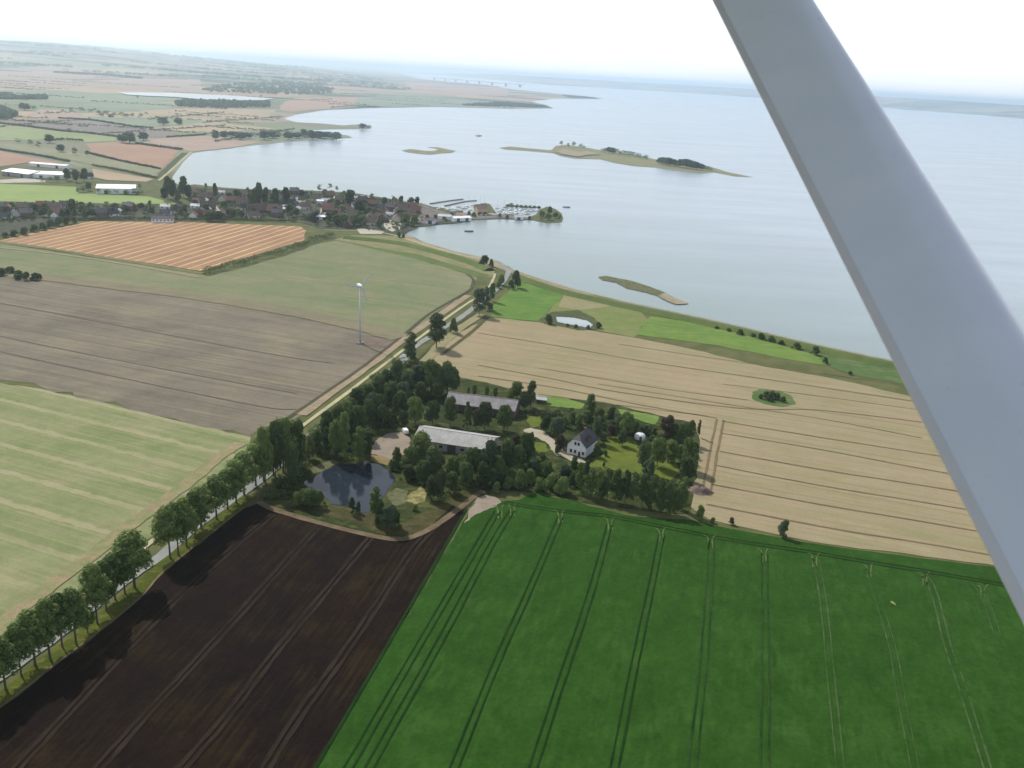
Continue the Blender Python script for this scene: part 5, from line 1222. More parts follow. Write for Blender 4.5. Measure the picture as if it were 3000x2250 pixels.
M['f_orange'] = field('straw_rows', l_(176,142,114), l_(166,130,106), l_(186,154,116), A['orange'], 60, 3, 90, 1.5, .1,
    stripe=[(9.67, .12, l_(240,206,140), 1.0, .10)])
M['f_olive'] = field('olive_field', l_(140,142,108), l_(124,136,98), l_(152,146,112), A['grey'], 60, 9, 220, 1.4, .1)
M['f_mix'] = field('olive_grey_mix', l_(144,138,110), l_(132,128,104), l_(148,136,112), A['grey'], 30, 5, 120, 1.4, .1)
M['f_grey2'] = field('grey_stubble', l_(140,132,115), l_(125,118,104), l_(150,143,118), A['grey'], 60, 6.5, 260, 1.2, .12,
    stripe=[(12, .07, l_(104,94,86), .4, .2)])
M['f_stripgreen'] = field('regrowth', l_(148,153,110), l_(132,143,96), l_(162,158,122), A['strip'], 40, 3.5, 90, .9, .14,
    stripe=[(17.0, .11, l_(180,172,138), .7, .22), (8.5, .07, l_(164,164,116), .4, .1)])
M['f_dike'] = field('dry_grass', l_(140,140,100), l_(154,146,112), l_(118,128,78), 0, 30, 6, 30, 1, .15)
M['f_dikeg'] = field('dike_grass', l_(112,126,74), l_(100,118,66), None, 0, 30, 6, 30, 1, .15)
M['f_bright'] = field('pasture_bright', l_(108,142,66), l_(96,134,60), l_(124,146,76), .3, 25, 5, 20, 1, .14)
M['f_bright3'] = field('pasture_pale', l_(120,148,72), l_(108,138,66), l_(136,150,84), -.2, 25, 5, 30, 1, .14)  # bright green grass, slightly paler than the other bright pasture
M['f_bright1'] = field('meadow_pale', l_(160,178,112), l_(150,170,104), None, 0, 60, 8, 100, 2, .06)
M['f_bright2'] = field('meadow_green', l_(104,158,84), l_(98,150,80), None, 0, 40, 8, 100, 2, .06)
M['f_pasture'] = field('pasture_dry', l_(132,140,86), l_(120,138,76), l_(146,144,98), -.2, 25, 6, 40, 1, .14)
M['f_tanp'] = field('tan_pasture', l_(160,152,116), l_(148,146,104), None, 0, 20, 6, 30, 1, .12)
M['f_marsh'] = field('marsh_grass', l_(86,112,62), l_(100,124,74), l_(120,128,84), -.2, 25, 6, 40, 1, .2, clump=.5)
M['f_marsh2'] = field('reeds', l_(86,94,60), l_(98,104,72), l_(72,84,52), 0, 8, 6, 10, .8, .3, clump=.8)
M['f_farm'] = field('farm_grass', l_(72,80,44), l_(54,66,36), l_(100,104,62), 0, 14, 6, 12, .8, .25, clump=.6)
M['f_farm2'] = field('rough_grass', l_(88,86,52), l_(74,74,46), l_(104,96,66), 0, 14, 6, 12, .8, .25, clump=.5)
M['f_lawn'] = field('lawn', l_(116,128,54), l_(104,118,50), l_(92,108,46), 0, 12, 6, 12, .8, .12)
M['f_gravel'] = field('gravel', l_(172,158,140), l_(160,148,134), l_(146,136,118), 0, 10, 4, 10, .5, .12)
M['f_sand'] = field('sandy_ground', l_(158,138,96), l_(140,128,84), None, 0, 8, 4, 10, .5, .15)
M['f_straw'] = field('straw_litter', l_(158,150,100), l_(118,116,74), l_(186,176,124), 0, 4, 2, 4, .5, .3, clump=.5)
M['f_reed'] = field('dry_reed', l_(116,118,84), l_(96,100,68), l_(136,136,104), 0, 4, 2, 4, .5, .3, clump=.5)
M['f_path'] = field('pale_gravel', l_(192,184,162), l_(180,170,148), None, 0, 10, 4, 10, .5, .08)
M['f_track'] = field('turbine_pad', l_(124,108,98), l_(138,124,112), None, 0, 10, 3, 14, .8, .15)
M['f_village'] = field('village_ground', l_(70,80,62), l_(100,98,84), l_(64,72,54), 0, 18, 5, 10, 1.5, .25)
M['f_quay'] = field('quay', l_(120,112,108), l_(140,132,126), None, 0, 18, 5, 10, 1.5, .15)
M['f_pale'] = field('pale_surface', l_(206,200,186), l_(194,188,172), None, 0, 10, 5, 10, 1.5, .08)
M['f_sand2'] = field('beach_sand', l_(176,164,138), l_(160,150,124), l_(142,140,108), 0, 12, 5, 10, 1.0, .12)
M['f_verge'] = field('verge', l_(92,100,36), l_(76,88,34), l_(114,116,54), 0, 6, 3, 8, .8, .25, clump=.4)
M['f_verge2'] = field('verge_olive', l_(134,130,92), l_(120,122,82), None, 0, 10, 3, 8, .8, .2)
M['f_stub2'] = field('margin_stubble', l_(176,160,132), l_(164,146,124), l_(150,146,112), 0, 12, 3, 12, .8, .14)
M['f_stub3'] = field('margin_straw', l_(160,154,118), l_(150,148,108), l_(170,156,124), 0, 12, 3, 12, .8, .14)
M['f_ditch'] = field('ditch_brush_shade', l_(98,90,76), l_(88,86,66), None, 0, 5, 3, 8, .8, .25, clump=.6)  # flat strip: brush tone with the ditch's shade put into the colour
M['f_ditch2'] = field('ditch_grass_shade', l_(104,100,68), l_(88,90,58), None, 0, 5, 3, 8, .8, .25, clump=.6)  # flat strip: grass tone darkened to stand for shadow in the ditch
M['r_asphalt'] = field('asphalt', l_(164,168,162), l_(150,154,150), None, 0, 9, 3, 9, .5, .06)
M['r_pale'] = field('farm_track', l_(206,200,160), l_(194,186,150), l_(178,176,138), 0, 6, 3, 6, .5, .1)
M['r_pale2'] = field('earth_path', l_(132,116,94), l_(112,98,78), None, 0, 5, 3, 6, .5, .15)
M['f_head'] = field('headland', l_(166,150,118), l_(140,146,100), None, 0, 9, 3, 8, .8, .2)
M['t_dark'] = field('track_dark', l_(26,54,20), l_(34,64,26), None, 0, 20, 3, 6, .5, .2)  # dark green for soil and for crop shade in the gaps, painted in
M['t_mid'] = field('track_mid', l_(34,66,26), l_(54,82,42), None, 0, 30, 3, 6, .5, .2)  # weaker tone of the same painted gap shade
M['t_light'] = field('track_light', l_(58,90,42), l_(84,104,66), None, 0, 30, 3, 6, .5, .3)
M['t_brown'] = field('track_soil', l_(58,48,40), l_(46,37,31), l_(34,26,21), A['brown'], 12, 1, 12, .6, .2)
M['t_stub'] = field('track_stubble', l_(142,122,96), l_(126,108,86), None, A['stub'], 12, 1, 12, .6, .15)
M['t_grey'] = field('track_grey', l_(116,106,97), l_(126,117,104), None, A['grey'], 30, 1, 22, .6, .15)
M['p_pale'] = field('bare_crop', l_(112,128,80), l_(70,98,44), None, 0, 3, 1, 3, .5, .3)
M['p_straw'] = field('bare_spot', l_(150,156,104), l_(120,136,84), None, 0, 3, 1, 3, .5, .2)
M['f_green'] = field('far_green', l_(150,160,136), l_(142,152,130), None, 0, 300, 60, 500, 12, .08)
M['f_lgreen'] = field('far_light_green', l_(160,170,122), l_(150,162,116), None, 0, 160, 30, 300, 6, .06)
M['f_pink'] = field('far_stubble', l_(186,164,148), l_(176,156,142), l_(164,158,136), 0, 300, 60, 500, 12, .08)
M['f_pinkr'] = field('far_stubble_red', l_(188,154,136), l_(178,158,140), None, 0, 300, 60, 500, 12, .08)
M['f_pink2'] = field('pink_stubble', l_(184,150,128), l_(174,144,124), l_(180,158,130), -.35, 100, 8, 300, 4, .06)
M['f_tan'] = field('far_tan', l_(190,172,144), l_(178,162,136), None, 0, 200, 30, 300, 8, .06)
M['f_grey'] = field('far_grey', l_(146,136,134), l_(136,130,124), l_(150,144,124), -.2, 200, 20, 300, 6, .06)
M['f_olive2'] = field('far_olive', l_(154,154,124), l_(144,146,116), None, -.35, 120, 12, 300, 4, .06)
# base land: a mosaic of fields that takes over where no single field can be told apart
def land_material():
    mt, n, b = new_mat('land')
    g = n.nodes.new('ShaderNodeTexCoord')
    mp = n.nodes.new('ShaderNodeMapping'); mp.inputs['Scale'].default_value = (1/420, 1/560, 0); mp.inputs['Rotation'].default_value = (0, 0, .35)
    n.links.new(g.outputs['Object'], mp.inputs[0])
    vo = n.nodes.new('ShaderNodeTexVoronoi'); vo.inputs['Scale'].default_value = 1; vo.distance = 'CHEBYCHEV'; vo.inputs['Randomness'].default_value = .85
    n.links.new(mp.outputs[0], vo.inputs['Vector'])
    wn = n.nodes.new('ShaderNodeSeparateColor'); n.links.new(vo.outputs['Color'], wn.inputs[0])
    cr = n.nodes.new('ShaderNodeValToRGB'); cr.color_ramp.interpolation = 'CONSTANT'
    cs = [(0,(152,156,128)),(.16,(184,162,140)),(.34,(140,140,118)),(.46,(188,170,142)),(.6,(166,154,136)),(.7,(140,148,120)),(.82,(178,156,132)),(.92,(96,112,84))]
    e = cr.color_ramp.elements
    e[0].position, e[0].color = 0, l_(*cs[0][1]); e[1].position, e[1].color = cs[1][0], l_(*cs[1][1])
    for p, c in cs[2:]:
        q = e.new(p); q.color = l_(*c)
    n.links.new(wn.outputs[0], cr.inputs[0])
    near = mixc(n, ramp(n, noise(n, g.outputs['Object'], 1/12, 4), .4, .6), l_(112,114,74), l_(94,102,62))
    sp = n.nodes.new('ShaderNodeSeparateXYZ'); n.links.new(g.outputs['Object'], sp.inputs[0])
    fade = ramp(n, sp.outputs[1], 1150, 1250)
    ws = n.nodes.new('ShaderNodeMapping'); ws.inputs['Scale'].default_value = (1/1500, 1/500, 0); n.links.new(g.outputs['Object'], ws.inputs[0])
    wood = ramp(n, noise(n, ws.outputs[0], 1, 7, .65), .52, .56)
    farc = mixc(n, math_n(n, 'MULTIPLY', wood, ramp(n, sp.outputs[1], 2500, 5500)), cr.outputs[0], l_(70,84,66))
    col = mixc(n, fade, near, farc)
    n.links.new(col, b.inputs['Base Color']); return mt
M['land'] = land_material()
def flat(name, c, rough=.8, var=.15, scale=1.5, spec=.3):
    mt, n, b = new_mat(name); b.inputs['Roughness'].default_value = rough; b.inputs['Specular IOR Level'].default_value = spec
    g = n.nodes.new('ShaderNodeTexCoord'); f = noise(n, g.outputs['Object'], 1/scale, 4, .6)
    d = tuple(v*(1-var) for v in c[:3])+(1,); e = tuple(min(v*(1+var), .95) for v in c[:3])+(1,)
    n.links.new(mixc(n, ramp(n, f, .3, .7), d, e), b.inputs['Base Color']); return mt
M['white'] = flat('white_render', (.84,.85,.87,1)); M['hallwhite'] = flat('white_sheet_roof', (.85,.86,.86,1), .45, .04, 6, .5)
M['brick'] = flat('brick', (.17,.105,.085,1), scale=.5); M['cream'] = flat('cream_render', (.62,.57,.47,1))
M['slate'] = flat('slate', (.055,.052,.062,1), .55); M['tile_red'] = flat('red_tile', (.20,.10,.08,1), scale=.8); M['tile_brown'] = flat('brown_tile', (.13,.088,.078,1))
M['tile_orange'] = flat('orange_tile', (.30,.20,.14,1)); M['glass'] = flat('dark_glass', (.02,.025,.03,1), .12, spec=.6)
M['timber'] = flat('dark_timber', (.09,.07,.055,1)); M['metalgrey'] = flat('grey_sheet', (.46,.46,.46,1), .5, .12, 3)
M['turb'] = flat('turbine_paint', (.58,.58,.60,1), .4, .03, 3, .5)
M['wallgrey'] = flat('grey_wall', (.32,.30,.29,1)); M['bark'] = flat('bark', (.085,.07,.055,1), .9, .3, .4)
M['rubber'] = flat('rubber', (.03,.03,.03,1)); M['stonedark'] = flat('dark_stone', (.15,.14,.135,1)); M['yellowbrick'] = flat('yellow_brick', (.55,.44,.30,1))
M['heap'] = flat('dung_heap', (.15,.11,.095,1), .95, .3, .8)
def barn_roof_mat():
    mt, n, b = new_mat('fibre_cement'); b.inputs['Roughness'].default_value = .8
    g = n.nodes.new('ShaderNodeTexCoord')
    s1 = n.nodes.new('ShaderNodeMapping'); s1.inputs['Scale'].default_value = (1.1, .12, 1); n.links.new(g.outputs['Object'], s1.inputs[0])
    f = noise(n, s1.outputs[0], 1, 4, .6); f2 = noise(n, g.outputs['Object'], .25, 4, .6)
    c = mixc(n, ramp(n, f2, .4, .65), (.40,.39,.38,1), (.31,.31,.29,1)); c = mixc(n, math_n(n, 'MULTIPLY', ramp(n, f, .4, .7), .35), c, (.24,.25,.20,1))
    n.links.new(c, b.inputs['Base Color'])
    w = n.nodes.new('ShaderNodeTexWave'); w.inputs['Scale'].default_value = 2.2; w.bands_direction = 'X'; n.links.new(g.outputs['Object'], w.inputs[0])
    bp = n.nodes.new('ShaderNodeBump'); bp.inputs['Strength'].default_value = .4; bp.inputs['Distance'].default_value = .05
    n.links.new(w.outputs[1], bp.inputs['Height']); n.links.new(bp.outputs[0], b.inputs['Normal']); return mt
M['barnroof'] = barn_roof_mat(); M['oldroof'] = flat('weathered_roof', (.22,.21,.215,1), .8, .25, 4)
def leaf(name, c1, c2, trans=.28):
    mt, n, b = new_mat(name); b.inputs['Roughness'].default_value = .75; b.inputs['Specular IOR Level'].default_value = .25
    oi = n.nodes.new('ShaderNodeObjectInfo'); g = n.nodes.new('ShaderNodeTexCoord')
    f = noise(n, g.outputs['Object'], .9, 3, .65)
    f = math_n(n, 'ADD', math_n(n, 'MULTIPLY', f, .65), math_n(n, 'MULTIPLY', oi.outputs['Random'], .35))
    c = mixc(n, ramp(n, f, .34, .62), c1, c2)
    n.links.new(c, b.inputs['Base Color'])
    tr = n.nodes.new('ShaderNodeBsdfTranslucent'); n.links.new(mixc(n, .35, c, (.12,.16,.02,1)), tr.inputs[0])
    ms = n.nodes.new('ShaderNodeMixShader'); ms.inputs[0].default_value = trans
    n.links.new(b.outputs[0], ms.inputs[1]); n.links.new(tr.outputs[0], ms.inputs[2])
    n.links.new(ms.outputs[0], n.nodes['Material Output'].inputs[0]); return mt
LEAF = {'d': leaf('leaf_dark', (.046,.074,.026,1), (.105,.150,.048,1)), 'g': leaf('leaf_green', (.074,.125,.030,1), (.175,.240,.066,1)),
        'l': leaf('leaf_light', (.10,.15,.045,1), (.17,.22,.07,1)), 'p': leaf('leaf_purple', (.050,.038,.030,1), (.085,.060,.044,1)),
        'b': leaf('leaf_bluish', (.052,.086,.046,1), (.100,.140,.070,1))}
def water_mat(name, deep, rough, bump, scale, shallow=None):
    mt, n, b = new_mat(name)
    b.inputs['Specular IOR Level'].default_value = .5; b.inputs['IOR'].default_value = 1.33; b.inputs['Roughness'].default_value = rough
    g = n.nodes.new('ShaderNodeTexCoord')
    mp = n.nodes.new('ShaderNodeMapping'); mp.inputs['Scale'].default_value = (1/260, 1/60, 1); mp.inputs['Rotation'].default_value = (0,0,.25); n.links.new(g.outputs['Object'], mp.inputs[0])
    f = noise(n, mp.outputs[0], 1, 5, .6)
    col = mixc(n, ramp(n, f, .35, .7), deep, tuple(v*1.35 for v in deep[:3])+(1,))
    if shallow:
        # sandy shallows lie along the near shore, deeper water further out
        sp = n.nodes.new('ShaderNodeSeparateXYZ'); n.links.new(g.outputs['Object'], sp.inputs[0])
        d = math_n(n, 'ADD', math_n(n, 'ADD', sp.outputs[1], math_n(n, 'MULTIPLY', sp.outputs[0], 1.15)), math_n(n, 'MULTIPLY', noise(n, g.outputs['Object'], 1/160, 4), 320))
        k = n.nodes.new('ShaderNodeMapRange'); k.inputs[1].default_value = 780; k.inputs[2].default_value = 1500; k.inputs[3].default_value = 1; k.inputs[4].default_value = 0
        n.links.new(d, k.inputs[0]); col = mixc(n, k.outputs[0], col, shallow)
        rr = n.nodes.new('ShaderNodeMapRange'); rr.inputs[3].default_value = rough*.8; rr.inputs[4].default_value = rough*1.3; n.links.new(f, rr.inputs[0]); n.links.new(rr.outputs[0], b.inputs['Roughness'])
    n.links.new(col, b.inputs['Base Color'])
    bp = n.nodes.new('ShaderNodeBump'); bp.inputs['Strength'].default_value = bump; bp.inputs['Distance'].default_value = .3
    n.links.new(noise(n, g.outputs['Object'], scale, 4, .6), bp.inputs['Height']); n.links.new(bp.outputs[0], b.inputs['Normal']); return mt
M['sea'] = water_mat('sea_water', (.24,.29,.34,1), .22, .12, .35, (.18,.235,.22,1))
M['lake'] = water_mat('lake_water', (.3,.34,.36,1), .5, .15, .5)
M['pond'] = water_mat('pond_water', (.016,.022,.032,1), .06, .04, 1.2)
# ------------------------------------------------------------------ sheets
rng = random.Random(11)
def rough_outline(pts, step, amp):
    out = []; n = len(pts)
    for i in range(n):
        a, b = pts[i], pts[(i+1) % n]; Lg = math.hypot(b[0]-a[0], b[1]-a[1])
        k = max(1, min(int(Lg/step), 60)); nx, ny = (-(b[1]-a[1])/max(Lg, 1e-6), (b[0]-a[0])/max(Lg, 1e-6))
        for j in range(k):
            t = j/k; o = rng.uniform(-amp, amp) if j else rng.uniform(-amp, amp)*.5
            out.append((a[0]+(b[0]-a[0])*t+nx*o, a[1]+(b[1]-a[1])*t+ny*o))
    return out
def sheet(name, mat, pts, z, amp=.8, kind='structure'):
    mean = sum(math.hypot(*p) for p in pts)/len(pts)
    per = sum(math.dist(pts[i], pts[i-1]) for i in range(len(pts)))
    pts = rough_outline(pts, max(4, mean/70) if per > 260 else 1.6, amp if per > 260 else min(amp, .55))
    vs = [Vector((x, y, 0)) for x, y in pts]; tri = tessellate_polygon([vs])
    # centre the object on its own ground so that it has a place of its own
    fs = []
    for t in tri:
        a, b, c = (vs[i] for i in t)
        fs.append(t if (b-a).cross(c-a).z > 0 else (t[0], t[2], t[1]))
    me = bpy.data.meshes.new(name); me.from_pydata([(p.x, p.y, z) for p in vs], [], [tuple(t) for t in fs]); me.materials.append(mat); me.update()
    return tag(mesh_obj(name, me), kind=kind)
def smooth_line(pts, n=5):
    P = [Vector((p[0], p[1], 0)) for p in pts]
    if len(P) < 3: return P
    out = []
    for i in range(len(P)-1):
        p0 = P[max(i-1, 0)]; p1 = P[i]; p2 = P[i+1]; p3 = P[min(i+2, len(P)-1)]
        for k in range(n):
            t = k/n
            out.append(.5*((2*p1)+(p2-p0)*t+(2*p0-5*p1+4*p2-p3)*t*t+(3*p1-p0-3*p2+p3)*t**3))
    out.append(P[-1]); return out
def ribbon(name, mat, width, pts, z, prof=None, kind='structure', jit=.12):
    Q = smooth_line(pts); prof = prof or [(-.5*width, 0), (.5*width, 0)]
    vs = []; fs = []; k = len(prof)
    for i, p in enumerate(Q):
        d = (Q[min(i+1, len(Q)-1)]-Q[max(i-1, 0)]).normalized(); nrm = Vector((-d.y, d.x, 0))
        for (o, h) in prof: vs.append(p+nrm*(o*(1+rng.uniform(-jit, jit)))+Vector((0, 0, z+h)))
    for i in range(len(Q)-1):
        for j in range(k-1): fs.append((i*k+j+1, i*k+j, (i+1)*k+j, (i+1)*k+j+1))
    fs = [tuple(reversed(f)) for f in fs]
    me = bpy.data.meshes.new(name); me.from_pydata(vs, [], fs); me.materials.append(mat); me.update()
    return tag(mesh_obj(name, me), kind=kind)
ring = [(math.cos(2*math.pi*i/96)*95000, math.sin(2*math.pi*i/96)*95000) for i in range(96)]
me = bpy.data.meshes.new('sea'); me.from_pydata([(x, y, 0) for x, y in ring], [], [tuple(range(96))]); me.materials.append(M['sea']); me.update()
tag(mesh_obj('sea', me), kind='structure')
for nm, pts in LAND:
    o = sheet(nm, M['land'] if nm == 'land' else (M['f_dike'] if nm != 'sand_bar' else M['f_reed']), pts, .3, .6)
z = .32; zf = .34
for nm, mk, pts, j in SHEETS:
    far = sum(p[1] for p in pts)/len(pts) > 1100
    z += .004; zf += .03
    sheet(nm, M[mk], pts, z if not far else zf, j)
for nm, pts in WATERS:
    z += .004; sheet(nm, M['lake'] if nm in ('lake', 'pool') else M['pond'], pts, z if sum(p[1] for p in pts)/len(pts) < 1100 else 3.2, .4)
zr = z+.01
TRACKZ = zr
for nm, mk, wd, pts in RIBBONS:
    if nm == 'wheel_track': zz = TRACKZ
    else: zr += .004; zz = zr
    ribbon(nm, M[mk], wd, pts, zz+ (0.006 if nm == 'wheel_track' and mk in ('t_stub',) else 0), jit=.35 if nm == 'wheel_track' else .12)
for mk, x, y in PATCH:
    for k in range(4 if mk == 'p_pale' else 1):
        a = rng.uniform(0, 6.3); cx, cy = x+rng.uniform(-1.6, 1.6), y+rng.uniform(-3, 3)
        rr = [(cx+math.cos(t*.63)*rng.uniform(.3, .9), cy+math.sin(t*.63)*rng.uniform(.7, 1.9)) for t in range(10)]
        zr += .004; sheet('bare_patch', M[mk], rr, zr, .1)
TOP = zr
ribbon('dike', M['f_dikeg'], 14, DIKES[0], .45, [(-5.5, 0), (-1.5, 2.3), (1.0, 2.4), (5.5, .1)], jit=.04)
ribbon('dike', M['f_dikeg'], 12, DIKES[1], .45, [(-6, 0), (-1.6, 2.0), (1.6, 2.0), (6, .1)], jit=.04)
# distant hills
def hills(name, az0, az1, d0, d1, hf, na=120, nr=26):
    vs = []; fs = []
    for i in range(nr):
        r = d0+(d1-d0)*(i/(nr-1))**1.3
        for j in range(na):
            a = R(az0+(az1-az0)*j/(na-1)); x, y = r*math.sin(a), r*math.cos(a)
            vs.append((x, y, max(0, hf(math.degrees(a), i/(nr-1), x, y))+.9))
    for i in range(nr-1):
        for j in range(na-1): fs.append((i*na+j, i*na+j+1, (i+1)*na+j+1, (i+1)*na+j))
    me = bpy.data.meshes.new(name); me.from_pydata(vs, [], fs); me.materials.append(M['land'])
    me.polygons.foreach_set('use_smooth', [True]*len(fs)); me.update(); return tag(mesh_obj(name, me), kind='structure')
from mathutils import noise as mn
def ss(x): x = max(0, min(1, x)); return x*x*(3-2*x)
def hl(a, t, x, y):
    peak = 60+125*ss((-a-14)/14)-30*ss((-a-31)/6)
    n = mn.fractal(Vector((x/2600, y/2600, 3)), 1, 2, 5)
    return (ss(t*1.25)*peak*(1+.28*n)) * ss((t+.02)*4) * ss((-a-8)/7)
hills('hills', -46, -7.5, 6500, 17000, hl)
def hr(a, t, x, y):
    n = mn.fractal(Vector((x/2200, y/2200, 9)), 1, 2, 5)
    e = min(1, max(0, (a+7)/5))
    return ss(t*1.6)*(112+18*n)*e - (0 if t > 0 else 2)
def coast():
    vs = []; fs = []; na = 140; nr = 14
    for i in range(nr):
        t = i/(nr-1)
        for j in range(na):
            a = -7.5+55*j/(na-1)
            base = 26000-9500*ss((a+7.5)/9)-5500*ss((a-8)/20)
            base *= 1+.05*mn.fractal(Vector((a*.22, 0, 1)), 1, 2, 4)
            r = base+6500*t; x, y = r*math.sin(R(a)), r*math.cos(R(a))
            vs.append((x, y, max(.35, hr(a, t, x, y)+.35)))
    for i in range(nr-1):
        for j in range(na-1): fs.append((i*na+j, i*na+j+1, (i+1)*na+j+1, (i+1)*na+j))
    me = bpy.data.meshes.new('far_coast'); me.from_pydata(vs, [], fs); me.materials.append(M['land'])
    me.polygons.foreach_set('use_smooth', [True]*len(fs)); me.update(); tag(mesh_obj('far_coast', me), kind='structure')
coast()
# ------------------------------------------------------------------ foliage
def leaves(lobes, n, size, seed, flat=.0):
    """n small leaf-clump faces spread over and inside a set of lobes (x,y,z,rx,rz)"""
    g = np.random.default_rng(seed); Lb = np.array(lobes, float)
    wts = Lb[:, 3]**2; wts /= wts.sum()
    idx = g.choice(len(Lb), n, p=wts); B = Lb[idx]
    d = g.normal(size=(n, 3)); d /= np.linalg.norm(d, axis=1)[:, None]
    low = d[:, 2] < -.35; d[low, 2] *= -g.uniform(.2, 1, low.sum()); d /= np.linalg.norm(d, axis=1)[:, None]
    rad = g.uniform(.5, 1.0, n)**.4; rad += (g.random(n) < .10)*g.uniform(0, .34, n)
    c = B[:, :3]+d*np.stack([B[:, 3], B[:, 3], B[:, 4]], 1)*rad[:, None]
    nr = d+g.normal(size=(n, 3))*.38; nr /= np.linalg.norm(nr, axis=1)[:, None]
    t = np.cross(nr, g.normal(size=(n, 3))); t /= np.linalg.norm(t, axis=1)[:, None]; b = np.cross(nr, t)
    s = size*g.uniform(.6, 1.35, n)
    q = []
    for (a1, b1) in ((-1, -.6), (.25, -1), (1, .5), (-.3, 1)):
        q.append(c+t*(a1*s*g.uniform(.7, 1.1, n))[:, None]+b*(b1*s*g.uniform(.7, 1.1, n))[:, None])
    v = np.stack(q, 1).reshape(-1, 3)
    return v
def quads_mesh(name, v, mats, extra=None):
    n = len(v)//4; me = bpy.data.meshes.new(name)
    me.vertices.add(len(v)); me.vertices.foreach_set('co', v.astype(np.float32).ravel())
    me.loops.add(n*4); me.loops.foreach_set('vertex_index', np.arange(n*4, dtype=np.int32))
    me.polygons.add(n); me.polygons.foreach_set('loop_start', np.arange(0, n*4, 4, dtype=np.int32))
    try: me.polygons.foreach_set('loop_total', np.full(n, 4, dtype=np.int32))
    except Exception: pass
    for mm in mats: me.materials.append(mm)
    me.update(calc_edges=True); me.validate(); return me
PROTO = {}
SPEC = {'round': (1.15, .12, 36), 'poplar': (2.05, .27, 44), 'oval': (2.1, .08, 34), 'cone': (1.9, .05, 22), 'bush': (.8, .0, 24)}
def proto(kind, col, var):
    key = (kind, col, var)
    if key in PROTO: return PROTO[key]
    asp, z0, nl = SPEC[kind]; W = 6.0; Hh = W*asp; seed = hash_key(kind, col, var); g = random.Random(seed)
    lobes = []
    cz0 = Hh*z0
    for i in range(nl):
        t = (i+.5)/nl; a = g.uniform(0, 6.283); zc = cz0+(Hh-cz0)*(.1+.82*t)
        tt = (zc-cz0)/(Hh-cz0)
        if kind == 'cone': env = 1.02-tt*.92
        elif kind == 'poplar': env = math.sin(math.pi*min(1, tt*.78+.20))**.7
        elif kind == 'bush': env = math.sqrt(max(0.05, 1-(tt*.95)**2))
        else: env = math.sqrt(max(.05, 1-((tt-.42)/.62)**2))
        rr = W*.5*env; lr = W*g.uniform(.10, .20)*(1.0 if kind != 'cone' else .8)
        lr = min(lr, rr*.8+.25)
        d = max(0, rr-lr)*g.uniform(.45, 1.0)
        lobes.append((math.cos(a)*d, math.sin(a)*d, min(zc, Hh-lr*.9), lr, lr*(1.25 if kind in ('poplar', 'oval') else .95)))
    lobes.append((0, 0, cz0+(Hh-cz0)*.5, W*.26, (Hh-cz0)*.36))
    n = {'poplar': 5200, 'round': 4600, 'oval': 4800, 'cone': 3400, 'bush': 3000}[kind]
    v = leaves(lobes, n, .18, seed)
    v[:, 2] = np.maximum(v[:, 2], 0.05)
    cm = quads_mesh('crown', v, [LEAF[col]])
    tb = MB(); lean = g.uniform(-.25, .25)
    th = Hh*(.78 if kind != 'bush' else .5); r = .16 if kind != 'poplar' else .19
    p = [Vector((0, 0, -.2)), Vector((lean*.3, 0, th*.35)), Vector((lean, lean*.4, th*.7)), Vector((lean*1.2, lean, th))]
    for i in range(3): tb.tube(p[i], p[i+1], r*(1-.27*i), r*(1-.27*(i+1)), 6, False)
    for k in range(6):
        t = g.uniform(.4 if kind == 'poplar' else .2, .75); a = g.uniform(0, 6.28); b0 = Vector((lean*t, lean*t*.4, th*t))
        tb.tube(b0, b0+Vector((math.cos(a)*W*.28, math.sin(a)*W*.28, Hh*.14)), r*.4, r*.12, 4, False)
    tm = tb.mesh('trunk', M['bark'])
    PROTO[key] = (cm, tm, W, Hh); return PROTO[key]
def hash_key(*a):
    s = 7
    for ch in ''.join(map(str, a)): s = (s*131+ord(ch)) % 1000003
    return s
def plant(kind, col, x, y, h, wd, label, group, z=.4, cat=None):
    cm, tm, W, Hh = proto(kind, col, rng.randrange(3))
    nm = {'bush': 'bush', 'poplar': 'poplar_tree', 'cone': 'conical_tree'}.get(kind, 'tree')
    e = empty(nm, (x, y, z), rng.uniform(0, 6.28), (wd/W*rng.uniform(.95, 1.05), wd/W, h/Hh))
    tag(e, label, cat or ('bush' if kind == 'bush' else 'tree'), group)
    mesh_obj('crown', cm, e); mesh_obj('trunk', tm, e)
    return e
for ar, k, c, x, y, h, wd, lab in TREES:
    plant(k, c, x, y, h, wd, lab, ('bushes ' if k == 'bush' else 'trees ')+ar)
CNm = {'d': 'dark', 'g': 'green', 'b': 'blue green'}
for x, y, h, c, k in VT:
    plant(k, c, x, y, h, h*(1.0 if k == 'round' else .6), CNm[c]+(' spreading' if k == 'round' else ' slender')+' tree near the houses of the village', 'trees near the houses of the village')
vv = []
for x, y, h, wd in REST:
    wd *= .5; lb = []
    for q in range(14):
        a = rng.uniform(0, 6.28); t = rng.uniform(.2, .88); e_ = math.sqrt(max(.1, 1-((t-.45)/.6)**2)); d_ = wd*.6*e_*rng.uniform(.2, 1)
        lb.append((x+math.cos(a)*d_, y+math.sin(a)*d_, h*t, wd*.42, h*.15))
    vv.append(leaves(lb, 420, .045*h, int(abs(x)*7+abs(y)*3) % 99991))
o = mesh_obj('distant_trees', quads_mesh('distant_trees', np.concatenate(vv), [LEAF['g']])); o.location.z = .4
tag(o, 'small trees of the village, the islands and the far fields', 'trees', kind='stuff')
